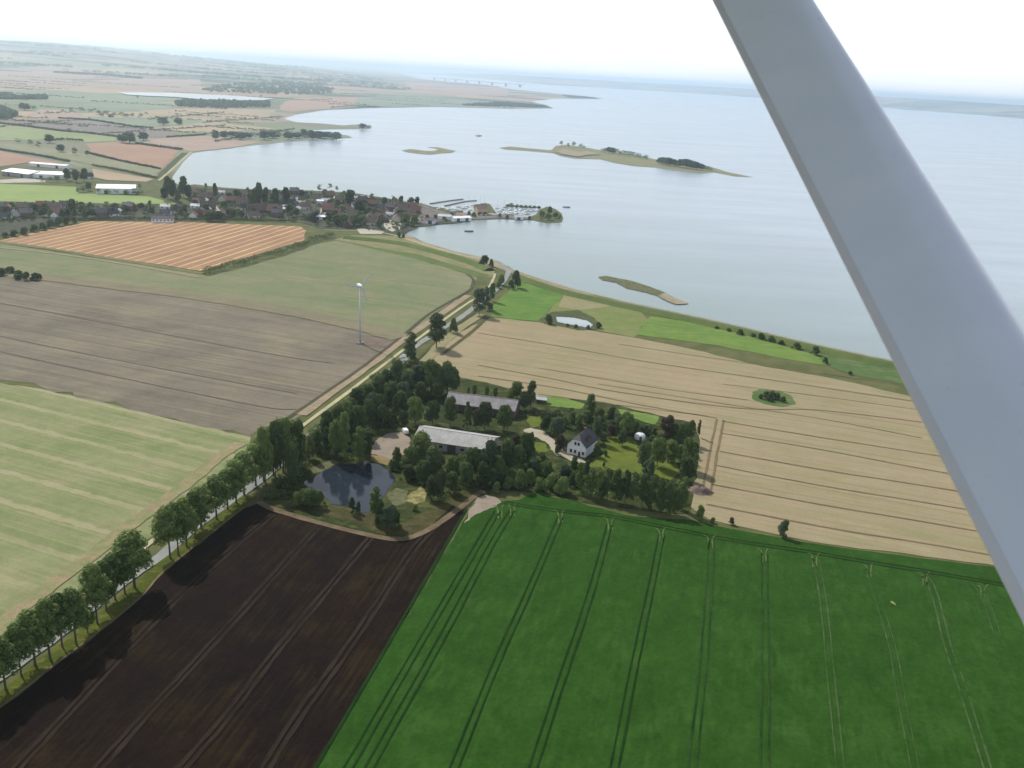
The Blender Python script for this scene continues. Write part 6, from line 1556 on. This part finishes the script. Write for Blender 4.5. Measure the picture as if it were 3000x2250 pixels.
def strip_lobes(pts, wd, h, step=.28):
    Q = smooth_line(pts, 8); lobes = []
    for i in range(len(Q)-1):
        a, b = Q[i], Q[i+1]; k = max(1, int((b-a).length/(wd*step)))
        d = (b-a).normalized(); nrm = Vector((-d.y, d.x, 0))
        for j in range(k):
            if rng.random() < .07: continue
            p = a+(b-a)*(j/k)+nrm*rng.uniform(-.22, .22)*wd; hh = h*rng.uniform(.55, 1.1)
            lobes.append((p.x, p.y, hh*.45, wd*rng.uniform(.3, .48), hh*.55))
    return lobes
for i, (nm, lab, wd, h, pts) in enumerate(HEDGES):
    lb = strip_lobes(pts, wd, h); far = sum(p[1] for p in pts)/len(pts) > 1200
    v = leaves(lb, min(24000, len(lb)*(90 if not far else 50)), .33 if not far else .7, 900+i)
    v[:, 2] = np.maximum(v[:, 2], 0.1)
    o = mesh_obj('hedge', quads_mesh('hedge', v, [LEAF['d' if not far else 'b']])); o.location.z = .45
    tag(o, lab, 'hedge', 'field hedges')
def inside(x, y, p):
    r = False; j = len(p)-1
    for i in range(len(p)):
        if (p[i][1] > y) != (p[j][1] > y) and x < (p[j][0]-p[i][0])*(y-p[i][1])/(p[j][1]-p[i][1])+p[i][0]: r = not r
        j = i
    return r
for i, (pts, h) in enumerate(WOODS):
    xs = [p[0] for p in pts]; ys = [p[1] for p in pts]; lb = []
    for _ in range(4000):
        x, y = rng.uniform(min(xs), max(xs)), rng.uniform(min(ys), max(ys))
        if inside(x, y, pts): lb.append((x, y, h*.5*rng.uniform(.5, 1.35), h*.55*rng.uniform(.6, 1.3), h*.5*rng.uniform(.6, 1.1)))
        if len(lb) > 650: break
    v = leaves(lb, len(lb)*28, 2.6, 700+i); v[:, 2] = np.maximum(v[:, 2], 0.2)
    o = mesh_obj('woodland', quads_mesh('woodland', v, [LEAF['b']])); o.location.z = .5
    tag(o, ['hazy wood belt at the foot of the left hills', 'long hazy wood belt below the far hills', 'hazy wood belt left of the bridge', 'thin tree line across the far fields', 'scrub on the far fields at the left edge', 'broad far wood behind the white lake', 'dark belt of wood in front of the white lake', 'far wood at the left edge of the picture', 'low wood along the shore of the far bay', 'thin wood on the farthest spit'][i], 'wood', kind='stuff')
lb = []
for x0, y0, x1, y1 in HROWS:
    n_ = int(math.hypot(x1-x0, y1-y0)/5)
    for k in range(n_):
        if mn.noise(Vector((x0+k*.31, y0, 0))) < -.22: continue
        t = k/n_; hh = rng.uniform(1.5, 4.5)*(1.6 if rng.random() < .08 else 1)
        lb.append((x0+(x1-x0)*t+rng.uniform(-2, 2), y0+(y1-y0)*t+rng.uniform(-2, 2), hh*.5, rng.uniform(2, 4), hh*.5))
hv = leaves(lb, len(lb)*16, .9, 78); lb = []
for k in range(46):
    a = R(rng.uniform(-36, -10)); r = 6600+9500*rng.random()**1.2; cx, cy = r*math.sin(a), r*math.cos(a); ln = rng.uniform(250, 1300)
    for q in range(int(ln/22)):
        x = cx+rng.uniform(-.5, .5)*ln; y = cy+rng.uniform(-70, 70)+(x-cx)*.15; rr_ = math.hypot(x, y); t = max(0, (rr_-6500)/10500)**(1/1.3)
        lb.append((x, y, max(0, hl(math.degrees(math.atan2(x, y)), t, x, y))+7, rng.uniform(14, 26), 12))
v = np.concatenate([hv, leaves(lb, len(lb)*26, 3.2, 77)]); v[:, 2] = np.maximum(v[:, 2], .1)
o = mesh_obj('hedgerows', quads_mesh('hedgerows', v, [LEAF['b']])); o.location.z = .5; tag(o, 'faint hedgerows and woods between the distant fields and hills', 'hedgerows', kind='stuff')
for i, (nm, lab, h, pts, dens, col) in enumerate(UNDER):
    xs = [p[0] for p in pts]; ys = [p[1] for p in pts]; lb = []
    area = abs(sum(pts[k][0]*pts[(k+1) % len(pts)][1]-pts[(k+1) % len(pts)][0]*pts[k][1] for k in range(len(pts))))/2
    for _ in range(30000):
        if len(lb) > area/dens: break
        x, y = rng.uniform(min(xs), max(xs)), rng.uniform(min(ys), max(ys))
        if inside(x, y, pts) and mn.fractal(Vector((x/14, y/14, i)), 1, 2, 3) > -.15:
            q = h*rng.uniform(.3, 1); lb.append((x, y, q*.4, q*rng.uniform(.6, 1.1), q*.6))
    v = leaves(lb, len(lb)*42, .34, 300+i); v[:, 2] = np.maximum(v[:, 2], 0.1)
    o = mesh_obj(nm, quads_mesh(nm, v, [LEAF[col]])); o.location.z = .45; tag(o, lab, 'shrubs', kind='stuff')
# ------------------------------------------------------------------ buildings
def gable_walls(L_, W_, h, rh, hip=0):
    m = MB(); x, y = L_/2, W_/2
    vs = [(-x,-y,0),(x,-y,0),(x,y,0),(-x,y,0),(-x,-y,h),(x,-y,h),(x,y,h),(-x,y,h),(-x,0,rh-.08),(x,0,rh-.08)]
    return m.add(vs, [(0,1,5,4),(2,3,7,6),(1,2,6,9,5),(3,0,4,8,7)])
def gable_roof(L_, W_, h, rh, ov=.5, th=.18):
    m = MB(); x, y = L_/2+ov, W_/2+ov; sl = (rh-h)/(W_/2); e = h-sl*ov
    for s in (-1, 1):
        m.add([(-x,s*y,e),(x,s*y,e),(x,0,rh),(-x,0,rh),(-x,s*y,e+th),(x,s*y,e+th),(x,0,rh+th),(-x,0,rh+th)],
              [(0,1,2,3),(4,5,6,7),(0,1,5,4),(1,2,6,5),(3,0,4,7)])
    return m
def place(o, key): o.location = (key[0], key[1], .45); o.rotation_euler = (0, 0, key[2]); return o
def building(name, key, h, rh, wall, roof, label, cat, group=None, doors=0, L_=None, windows=0, chim=False):
    e = empty(name); place(e, key); Lb, Wb = key[3], key[4]
    gable_walls(Lb, Wb, h, rh).build('wall', wall, e)
    rf = gable_roof(Lb, Wb, h, rh).build('roof', roof, e)
    MB().box(-Lb/2-.5, -.2, rh+.12, Lb/2+.5, .2, rh+.3).build('ridge_cap', M['metalgrey'] if roof in (M['barnroof'], M['hallwhite']) else roof, rf)
    for i in range(doors):
        x = -Lb/2+Lb*(i+.5)/doors
        d = MB().box(x-1.8, -Wb/2-.06, 0, x+1.8, -Wb/2+.02, min(3.4, h-.3)).build('door', M['timber'], e)
    for i in range(windows):
        x = -Lb/2+Lb*(i+.5)/windows
        if doors and abs((x+Lb/2)/Lb*doors % 1-.5) < .2: continue
        MB().box(x-.7, -Wb/2-.05, 1.5, x+.7, -Wb/2+.02, 2.5).build('window', M['glass'], e)
    if chim: MB().box(Lb*.2, -.35, rh-.5, Lb*.2+.7, .35, rh+1.1).build('chimney', M['brick'], rf)
    return tag(e, label, cat, group)
building('barn', B['barn_front'], 3.8, 6.3, M['wallgrey'], M['barnroof'], 'long low barn with light grey corrugated roof behind the pond trees', 'barn', 'farm barns', 3, windows=7)
building('barn', B['barn_rear'], 3.8, 6.6, M['brick'], M['oldroof'], 'rear brick barn with grey roof half hidden by a row of trees', 'barn', 'farm barns', 2, windows=6)
HW = M['hallwhite']
building('hall', B['hall_a'], 5, 7.2, M['wallgrey'], HW, 'large white roofed hall cut by the left edge of the picture', 'hall', 'white halls', 2)
building('hall', B['hall_b'], 5, 7.0, M['white'], HW, 'white hall in the middle of the group, trees in front', 'hall', 'white halls', 2)
building('hall', B['hall_c'], 4, 5.2, M['white'], M['metalgrey'], 'low narrow hall with pale roof behind the other halls', 'hall', 'white halls', 2)
building('hall', B['hall_d'], 6, 8.5, M['white'], HW, 'bright white greenhouse like hall standing alone behind a hedge', 'hall', 'white halls', 2)
building('long_building', B['long_white'], 3, 4, M['white'], HW, 'long white flat building at the edge of the village by the orange field corner', 'building', 'village buildings', 3)
building('shed', B['white_roof'], 3, 4.2, M['white'], HW, 'small shed with white roof on the village slope', 'shed', 'village buildings')
building('shed', B['white_roof2'], 3, 4.2, M['wallgrey'], HW, 'wide shed with white roof left of the long white building', 'shed', 'village buildings')
building('long_building', B['white_long2'], 3.5, 6.5, M['white'], M['slate'], 'white walled long house with dark roof beside the orange field', 'house', 'village buildings', 0, windows=6, chim=True)
building('harbour_building', B['harbour_hall'], 7, 11, M['yellowbrick'], M['tile_orange'], 'yellowish harbour warehouse on the quay beside the masts', 'warehouse', None, 2, windows=6)
building('shed', B['shed_a'], 3.5, 5, M['white'], M['metalgrey'], 'pale harbour shed nearer the village', 'shed', 'harbour sheds', 1)
building('shed', B['shed_c'], 3.5, 5, M['yellowbrick'], M['tile_orange'], 'small tan harbour shed between the two pale ones', 'shed', 'harbour sheds', 1)
building('shed', B['shed_d'], 3.5, 5.4, M['white'], M['slate'], 'harbour shed with dark roof closest to the village', 'shed', 'harbour sheds', 1)
building('shed', B['shed_e'], 3, 4.4, M['white'], M['metalgrey'], 'small shed far out near the harbour mouth', 'shed', 'harbour sheds', 1)
building('shed', B['shed_b'], 3.5, 5, M['white'], HW, 'long white roofed harbour shed out on the quay', 'shed', 'harbour sheds', 2)
# farmhouse
hx, hy, ha = B['house']
fh = empty('farmhouse', (hx, hy, .45), ha); tag(fh, 'white farmhouse with steep dark half hipped roof in the middle of the garden', 'house')
def farmhouse():
    Wd, Dp, h, rh, hp = 8.4, 12.0, 4.7, 9.0, 1.9
    x = Wd/2; k = (rh-hp-h)/(rh-h)   # half hip starts at this share of the gable
    gx = x*(1-k); gz = rh-hp
    # front gable at y = 0, rear at y = Dp
    m = MB(); m.add([(-x,0,0),(x,0,0),(x,0,h),(gx,0,gz),(-gx,0,gz),(-x,0,h)], [(0,1,2,3,4,5)])
    m.add([(-x,Dp,0),(x,Dp,0),(x,Dp,h),(gx,Dp,gz),(-gx,Dp,gz),(-x,Dp,h)], [(5,4,3,2,1,0)])
    m.add([(-x,0,0),(-x,Dp,0),(-x,Dp,h),(-x,0,h)], [(3,2,1,0)]); m.add([(x,0,0),(x,Dp,0),(x,Dp,h),(x,0,h)], [(0,1,2,3)])
    wl = m.build('wall', M['white'], fh)
    o = .45; e = h-o*(rh-h)/x; r = MB(); hb = 1.9
    for s in (-1, 1):
        r.add([(s*(x+o),-o,e),(s*(x+o),Dp+o,e),(s*gx*1.08,Dp+o,gz),(0,Dp-hb,rh),(0,hb,rh),(s*gx*1.08,-o,gz)], [(0,1,2,3,4,5)])
    r.add([(-gx*1.08,-o,gz),(gx*1.08,-o,gz),(0,hb,rh)], [(0,1,2)]); r.add([(-gx*1.08,Dp+o,gz),(gx*1.08,Dp+o,gz),(0,Dp-hb,rh)], [(0,1,2)])
    rf = r.build('roof', M['slate'], fh)
    sm = rf.modifiers.new('thick', 'SOLIDIFY'); sm.thickness = .22; sm.offset = 1
    MB().box(-.4, Dp*.6, rh-.6, .5, Dp*.6+.8, rh+1.2).build('chimney', M['brick'], rf)
    dm = gable_walls(2.6, 3.2, 1.6, 2.6).build('dormer', M['tile_brown'], rf); dm.location = (x*.55, Dp*.45, h+1.2)
    for wx, wz, ww, wh in ((-2.9,1.0,1.0,1.4),(-1.0,1.0,1.0,1.4),(2.6,1.0,1.0,1.4),(-1.1,4.7,.9,1.3),(.35,4.7,.9,1.3)):
        f = MB().box(wx-.1, -.07, wz-.1, wx+ww+.1, -.01, wz+wh+.1).build('window', M['turb'], fh)
        MB().box(wx, -.11, wz, wx+ww, -.075, wz+wh).build('pane', M['glass'], f)
    d = MB().box(.9, -.09, 0, 1.9, -.01, 2.1).build('door', M['timber'], fh)
    for wy in (2.5, 6, 9.5):
        f = MB().box(-x-.07, wy-.1, .9, -x-.01, wy+1.2, 2.5).build('window', M['turb'], fh)
        MB().box(-x-.11, wy, 1.0, -x-.075, wy+1.1, 2.4).build('pane', M['glass'], f)
farmhouse()
# small farm things
x, y = B['shed']; building('shed', (x, y, -.2, 4.5, 3.2), 2.2, 3.0, M['timber'], M['metalgrey'], 'small garden shed with pale roof behind the rear barn', 'shed')
def dome(x, y):
    e = empty('garden_dome', (x, y, .45)); tag(e, 'small white rounded garden hut on the lawn among the trees', 'hut')
    m = MB(); n = 14; rings = 6; vs = []; fs = []
    for i in range(rings+1):
        t = math.pi/2*i/rings
        for j in range(n): a = 2*math.pi*j/n; vs.append((2.6*math.cos(t)*math.cos(a), 2.6*math.cos(t)*math.sin(a), .8+1.9*math.sin(t)))
    for i in range(rings):
        for j in range(n): fs.append((i*n+j, i*n+(j+1) % n, (i+1)*n+(j+1) % n, (i+1)*n+j))
    m.add(vs, fs).build('roof', M['white'], e, True)
    b = MB(); b.tube((0,0,0), (0,0,.85), 2.5, 2.5, 14).build('wall', M['white'], e); MB().box(-.5, -2.6, 0, .5, -2.42, 1.7).build('door', M['timber'], e)
dome(*B['dome'])
def van(x, y, rz):
    e = empty('parked_van', (x, y, .62), rz); tag(e, 'small white van parked in the shade at the edge of the farm yard', 'van')
    prof = [(-2.3,.35),(2.2,.35),(2.3,.9),(1.55,1.15),(1.0,1.85),(-2.2,1.95),(-2.35,.9)]; vs = []; n = len(prof)
    for s, k in ((-.9, 1), (.9, 1)):
        for px, pz in prof: vs.append((px, s, pz))
    fs = [tuple(range(n)), tuple(range(2*n-1, n-1, -1))]+[(i, i+n, (i+1) % n+n, (i+1) % n) for i in range(n)]
    MB().add(vs, fs).build('body', M['white'], e)
    MB().add([(1.58,-.75,1.17),(1.58,.75,1.17),(1.06,.72,1.80),(1.06,-.72,1.80)], [(0,1,2,3)]).build('windscreen', M['glass'], e)
    for a in (-1.45, 1.45):
        for s in (-1, 1): MB().tube((a, s*.72, .34), (a, s*.93, .34), .34, .34, 12).build('wheel', M['rubber'], e)
van(*B['van'], 2.0)
def heap(x, y):
    m = MB(); n = 20; vs = []; fs = []; rg = 6
    for i in range(rg+1):
        t = i/rg
        for j in range(n):
            a = 2*math.pi*j/n; q = 1+.12*math.sin(3*a+i)+rng.uniform(-.06, .06)
            vs.append((5.2*(1-t)*math.cos(a)*q, 3.4*(1-t)*math.sin(a)*q, 2.0*ss(t*1.6)*(1+.1*math.sin(5*a))))
    for i in range(rg):
        for j in range(n): fs.append((i*n+j, i*n+(j+1) % n, (i+1)*n+(j+1) % n, (i+1)*n+j))
    o = m.add(vs, fs).build('dung_heap', M['heap'], None, True); o.location = (x, y, .45); o.rotation_euler.z = -.3
    tag(o, 'long brown dung heap at the end of the track beside the garden', 'heap')
heap(*B['heap'])
# village houses: six kinds, copied
WL = [('white', 'slate'), ('brick', 'tile_red'), ('white', 'tile_red'), ('brick', 'tile_brown'), ('cream', 'tile_brown'), ('brick', 'slate'), ('white', 'metalgrey')]
DIM = [(10, 7, 2.8, 6.4), (12, 8, 3, 7), (9, 7, 3, 6.2), (14, 9, 3, 7.5), (11, 8, 3.2, 6.8), (10, 8, 5, 8.2), (9, 6, 2.6, 4.4)]
WN = {'white': 'white walled', 'brick': 'brick', 'cream': 'cream walled'}; RN = {'slate': 'dark grey roof', 'tile_red': 'red tiled roof', 'tile_brown': 'brown tiled roof', 'metalgrey': 'pale grey roof'}
HP = []
for (wm, rm), (a, b, h, rh) in zip(WL, DIM):
    HP.append((gable_walls(a, b, h, rh).mesh('wall', M[wm]), gable_roof(a, b, h, rh).mesh('roof', M[rm]),
               MB().box(a*.2, -.35, rh-.6, a*.2+.7, .35, rh+1).mesh('chimney', M['brick']),
               MB().box(-a/2+1.2, -b/2-.05, 1, -a/2+2.6, -b/2+.02, 2.2).mesh('window', M['glass']),
               MB().box(a/2-3, -b/2-.05, 0, a/2-1.8, -b/2+.02, 2.1).mesh('door', M['timber'])))
def village_house(x, y, rz, k, where, grp):
    p = HP[k]; e = empty('house', (x, y, .45), rz)
    tag(e, '%s house with %s %s' % (WN[WL[k][0]], RN[WL[k][1]], where), 'house', grp)
    mesh_obj('wall', p[0], e); r = mesh_obj('roof', p[1], e); mesh_obj('chimney', p[2], r); mesh_obj('window', p[3], e); mesh_obj('door', p[4], e)
VHs = list(VH)
for x, y, rz, k in VHs: village_house(x, y, rz, k, 'in the harbour village', 'village houses')
for i, (x, y, k) in enumerate(B['houses']):
    wh = ['in the far hamlet']*4+['on the far headland']*7+['among trees at the left edge']*2+['by the white lake']*2+['beside the white halls', 'near the left orange field']
    village_house(x, y, rng.uniform(0, 3), k, wh[i], 'outlying houses')
gx_, gy_ = B['gable']; village_house(gx_, gy_, 1.2, 2, 'showing a bright gable near the orange field', 'village houses')
# wind turbine
def turbine(x, y):
    e = empty('wind_turbine', (x, y, .45), R(0)); tag(e, 'slim three bladed wind turbine standing in the grey field left of the road', 'wind turbine')
    Ht = 32.5
    MB().tube((0,0,0), (0,0,Ht), .62, .36, 16).build('tower', M['turb'], e, True)
    MB().tube((0,0,-.2), (0,0,.5), 2.2, 2.2, 16).build('foundation', M['stonedark'], e)
    n = empty('rotor_head', (0, 0, Ht+.8), R(32)); n.parent = e
    m = MB(); m.box(-.8, -1.6, -.75, .8, 3.0, .8); m.build('nacelle', M['hallwhite'], e).matrix_parent_inverse.identity()
    nac = [o for o in e.children if o.name.startswith('nacelle')][0]; nac.location = (0, 0, Ht+.8); nac.rotation_euler.z = R(32)
    bpy.data.objects.remove(n)
    hub = MB().tube((0,-2.6,0), (0,-1.6,0), .25, .7, 12).build('hub', M['turb'], nac)
    for k in range(3):
        a = R(50+120*k); d = Vector((math.cos(a), 0, math.sin(a))); t = Vector((-math.sin(a), 0, math.cos(a)))
        b = MB(); vs = []; st = ((.4,.4,.3),(1.8,.95,.25),(4.5,.78,.18),(7,.58,.12),(9.8,.25,.05))
        for (r, c, th) in st:
            p = d*r+Vector((0,-2.1,0)); nn = Vector((0, 1, 0))
            vs += [p-t*c*.4, p+nn*th, p+t*c*.9, p-nn*th]
        fs = []
        for i in range(len(st)-1):
            for j in range(4): fs.append((i*4+j, i*4+(j+1) % 4, (i+1)*4+(j+1) % 4, (i+1)*4+j))
        fs += [(3,2,1,0), tuple(range(len(vs)-4, len(vs)))]
        b.add(vs, fs).build('blade', M['turb'], hub)
turbine(*B['turbine'])
# harbour
def pier(pts, lab):
    ribbon_o = ribbon('pier', M['stonedark'], 3, pts, 0, [(-1.5, -.6), (-1.3, 1.0), (1.3, 1.0), (1.5, -.6)], kind=None, jit=.02)
    if 'kind' in ribbon_o: del ribbon_o['kind']
    tag(ribbon_o, lab, 'pier', 'harbour piers')
for p, lab in zip(B['piers'], ('outer pier reaching furthest behind the village', 'inner pier leading to the harbour warehouse', 'curved mole enclosing the boats at the harbour mouth')): pier(p, lab)
def boat_parts(s=1.0):
    n = 9; vs = []; fs = []
    for i in range(n):
        t = i/(n-1); hw = 1.35*s*math.sin(math.pi*(t*.82+.16))**.7 if i < n-1 else .05; x = (-4.5+9*t)*s
        vs += [(x, -hw*.5, -.2), (x, -hw, .9+.35*t*t), (x, hw, .9+.35*t*t), (x, hw*.5, -.2)]
    for i in range(n-1):
        for j in range(4): fs.append((i*4+j, (i+1)*4+j, (i+1)*4+(j+1) % 4, i*4+(j+1) % 4))
    fs += [(0,1,2,3), tuple(range(4*n-1, 4*n-5, -1))]
    hull = MB().add(vs, fs).mesh('hull', M['white'])
    cab = MB().box(-1.2*s, -.7*s, .9, 1.8*s, .7*s, 1.45).mesh('cabin', M['cream'])
    mast = MB().tube((.6*s,0,.9), (.6*s,0,11.5*s), .12, .08, 6).tube((.6*s,0,2.1), (-3.4*s,0,2.1), .1, .08, 6).mesh('mast', M['turb'])
    return hull, cab, mast
BP = boat_parts()
BO = 'first second third fourth fifth sixth seventh eighth ninth tenth eleventh twelfth thirteenth fourteenth fifteenth sixteenth seventeenth eighteenth nineteenth twentieth twenty-first twenty-second twenty-third twenty-fourth twenty-fifth twenty-sixth twenty-seventh twenty-eighth twenty-ninth thirtieth thirty-first thirty-second thirty-third thirty-fourth'.split()
for i, (x, y) in enumerate(sorted(B['boats'])):
    e = empty('sailboat', (x, y, .1), rng.uniform(0, 6.3)); tag(e, BO[i]+' from the left of the white sailboats moored in the harbour', 'sailboat', 'moored sailboats')
    for nm, me_ in zip(('hull', 'cabin', 'mast'), BP): mesh_obj(nm, me_, e)
for (x, y), lab in zip(B['lone_boats'], ('small dark motorboat out on the water right of the harbour', 'small boat anchored in the bay below the quay', 'tiny boat by the islet far out in the bay')):
    e = empty('motorboat', (x, y, .1), .1); tag(e, lab, 'motorboat')
    mesh_obj('hull', BP[0].copy(), e).data.materials[0] = M['stonedark']; mesh_obj('cabin', BP[1], e)
# far bridge
a, b = Vector((*B['bridge'][0], 0)), Vector((*B['bridge'][1], 0))
br = empty('bridge', a, math.atan2(b.y-a.y, b.x-a.x)); tag(br, 'long pale bridge on tall piers crossing the far strait', 'bridge')
Lb = (b-a).length
MB().box(0, -9, 27, Lb, 9, 33).build('deck', M['wallgrey'], br)
for k, (px, py) in enumerate(B['bridge_p']):
    t = .03+.94*k/(len(B['bridge_p'])-1)
    MB().box(Lb*t-14, -8, -1, Lb*t+14, 8, 27).build('pier', M['stonedark'], br)
# ------------------------------------------------------------------ the aircraft's wing strut
def strut():
    c0 = Vector((0, 0, CAM_H)); d = Vector(STRUT['dir']).normalized()
    l = Vector(STRUT['l']); r = Vector(STRUT['r'])
    ax = (r-l); ax -= d*ax.dot(d); Wc = ax.length; ax.normalize(); nn = d.cross(ax).normalized()
    mid = (l+r)/2; mid -= d*((mid-l).dot(d))
    if nn.dot(-mid) < 0: nn = -nn           # towards the camera
    e = empty('light_aircraft', c0+mid); tag(e, 'light aircraft whose grey white wing strut crosses the upper right corner', 'aircraft')
    prof = []
    # streamlined section, blunt nose on the right, thin tail on the left
    for i in range(41):
        t = i/40; x = .5-math.cos(math.pi*t)*.5        # 0 nose .. 1 tail
        y = .62*(.2969*math.sqrt(x)-.126*x-.3516*x*x+.2843*x**3-.1015*x**4)*3.3
        prof.append((x, y))
    pts = [(x, y) for x, y in prof]+[(x, -y) for x, y in reversed(prof[1:-1])]
    vs = []
    for s in (-2.2, 3.0):
        for x, y in pts: vs.append(ax*(Wc*(.5-x*.955))+nn*(y*Wc)+d*s)
    n = len(pts); fs = [(i, (i+1) % n, n+(i+1) % n, n+i) for i in range(n)]+[tuple(range(n)), tuple(range(2*n-1, n-1, -1))]
    sf = MB().add(vs, fs).build('wing_strut', M['strut'], e, True)
    m = MB(); vs = []
    q = [(.93, .012), (1.0, .006), (1.0, -.006), (.93, -.012)]
    for s in (-2.2, 3.0):
        for x, y in q: vs.append(ax*(Wc*(.5-x))+nn*(y*Wc+.0012)+d*s)
    fs = [(i, (i+1) % 4, 4+(i+1) % 4, 4+i) for i in range(4)]
    m.add(vs, fs).build('trailing_edge', M['strut2'], sf)
    # the high wing the strut carries, above and outside the picture
    w_ = MB(); vs = []; n = 24
    for y in (-1.2, 5.2):
        for i in range(n):
            t = i/n; a = 2*math.pi*t; x = math.cos(a)
            vs.append(Vector((-.35+.95*x, y, .88+.09*math.sin(a)*(1.1-.5*x)))-mid)
    fs = [(i, (i+1) % n, n+(i+1) % n, n+i) for i in range(n)]+[tuple(range(n)), tuple(range(2*n-1, n-1, -1))]
    w_.add(vs, fs).build('wing', M['strut2'], e, True)
mt, n, b = new_mat('strut_paint'); b.inputs['Base Color'].default_value = (.50,.52,.55,1); b.inputs['Roughness'].default_value = .38; b.inputs['Specular IOR Level'].default_value = .5
b.inputs['Coat Weight'].default_value = .5; b.inputs['Coat Roughness'].default_value = .15
g = n.nodes.new('ShaderNodeTexCoord'); f1 = noise(n, g.outputs['Object'], 9, 5, .6); f2 = noise(n, g.outputs['Object'], 60, 3, .6)
c = mixc(n, ramp(n, f1, .35, .7), (.68,.75,.88,1), (.74,.80,.92,1)); c = mixc(n, math_n(n, 'MULTIPLY', ramp(n, f2, .70, .76), .2), c, (.2,.2,.22,1))
n.links.new(c, b.inputs['Base Color']); M['strut'] = mt
M['strut2'] = flat('strut_edge', (.62,.62,.64,1), .4, .05, .1, .5)
strut()
# ------------------------------------------------------------------ haze
mt = bpy.data.materials.new('haze'); mt.use_nodes = True; n = mt.node_tree; n.nodes.clear()
pv = n.nodes.new('ShaderNodeVolumePrincipled'); pv.inputs['Density'].default_value = HAZE; pv.inputs['Color'].default_value = (.70,.86,1,1); pv.inputs['Anisotropy'].default_value = .7
on = n.nodes.new('ShaderNodeOutputMaterial'); n.links.new(pv.outputs[0], on.inputs['Volume'])
hz = MB().box(-110000, -110000, -1.5, 110000, 110000, 215).build('haze', mt); tag(hz, kind='stuff')
hz['label'] = 'thin pale haze lying over the whole landscape'; hz['category'] = 'haze'
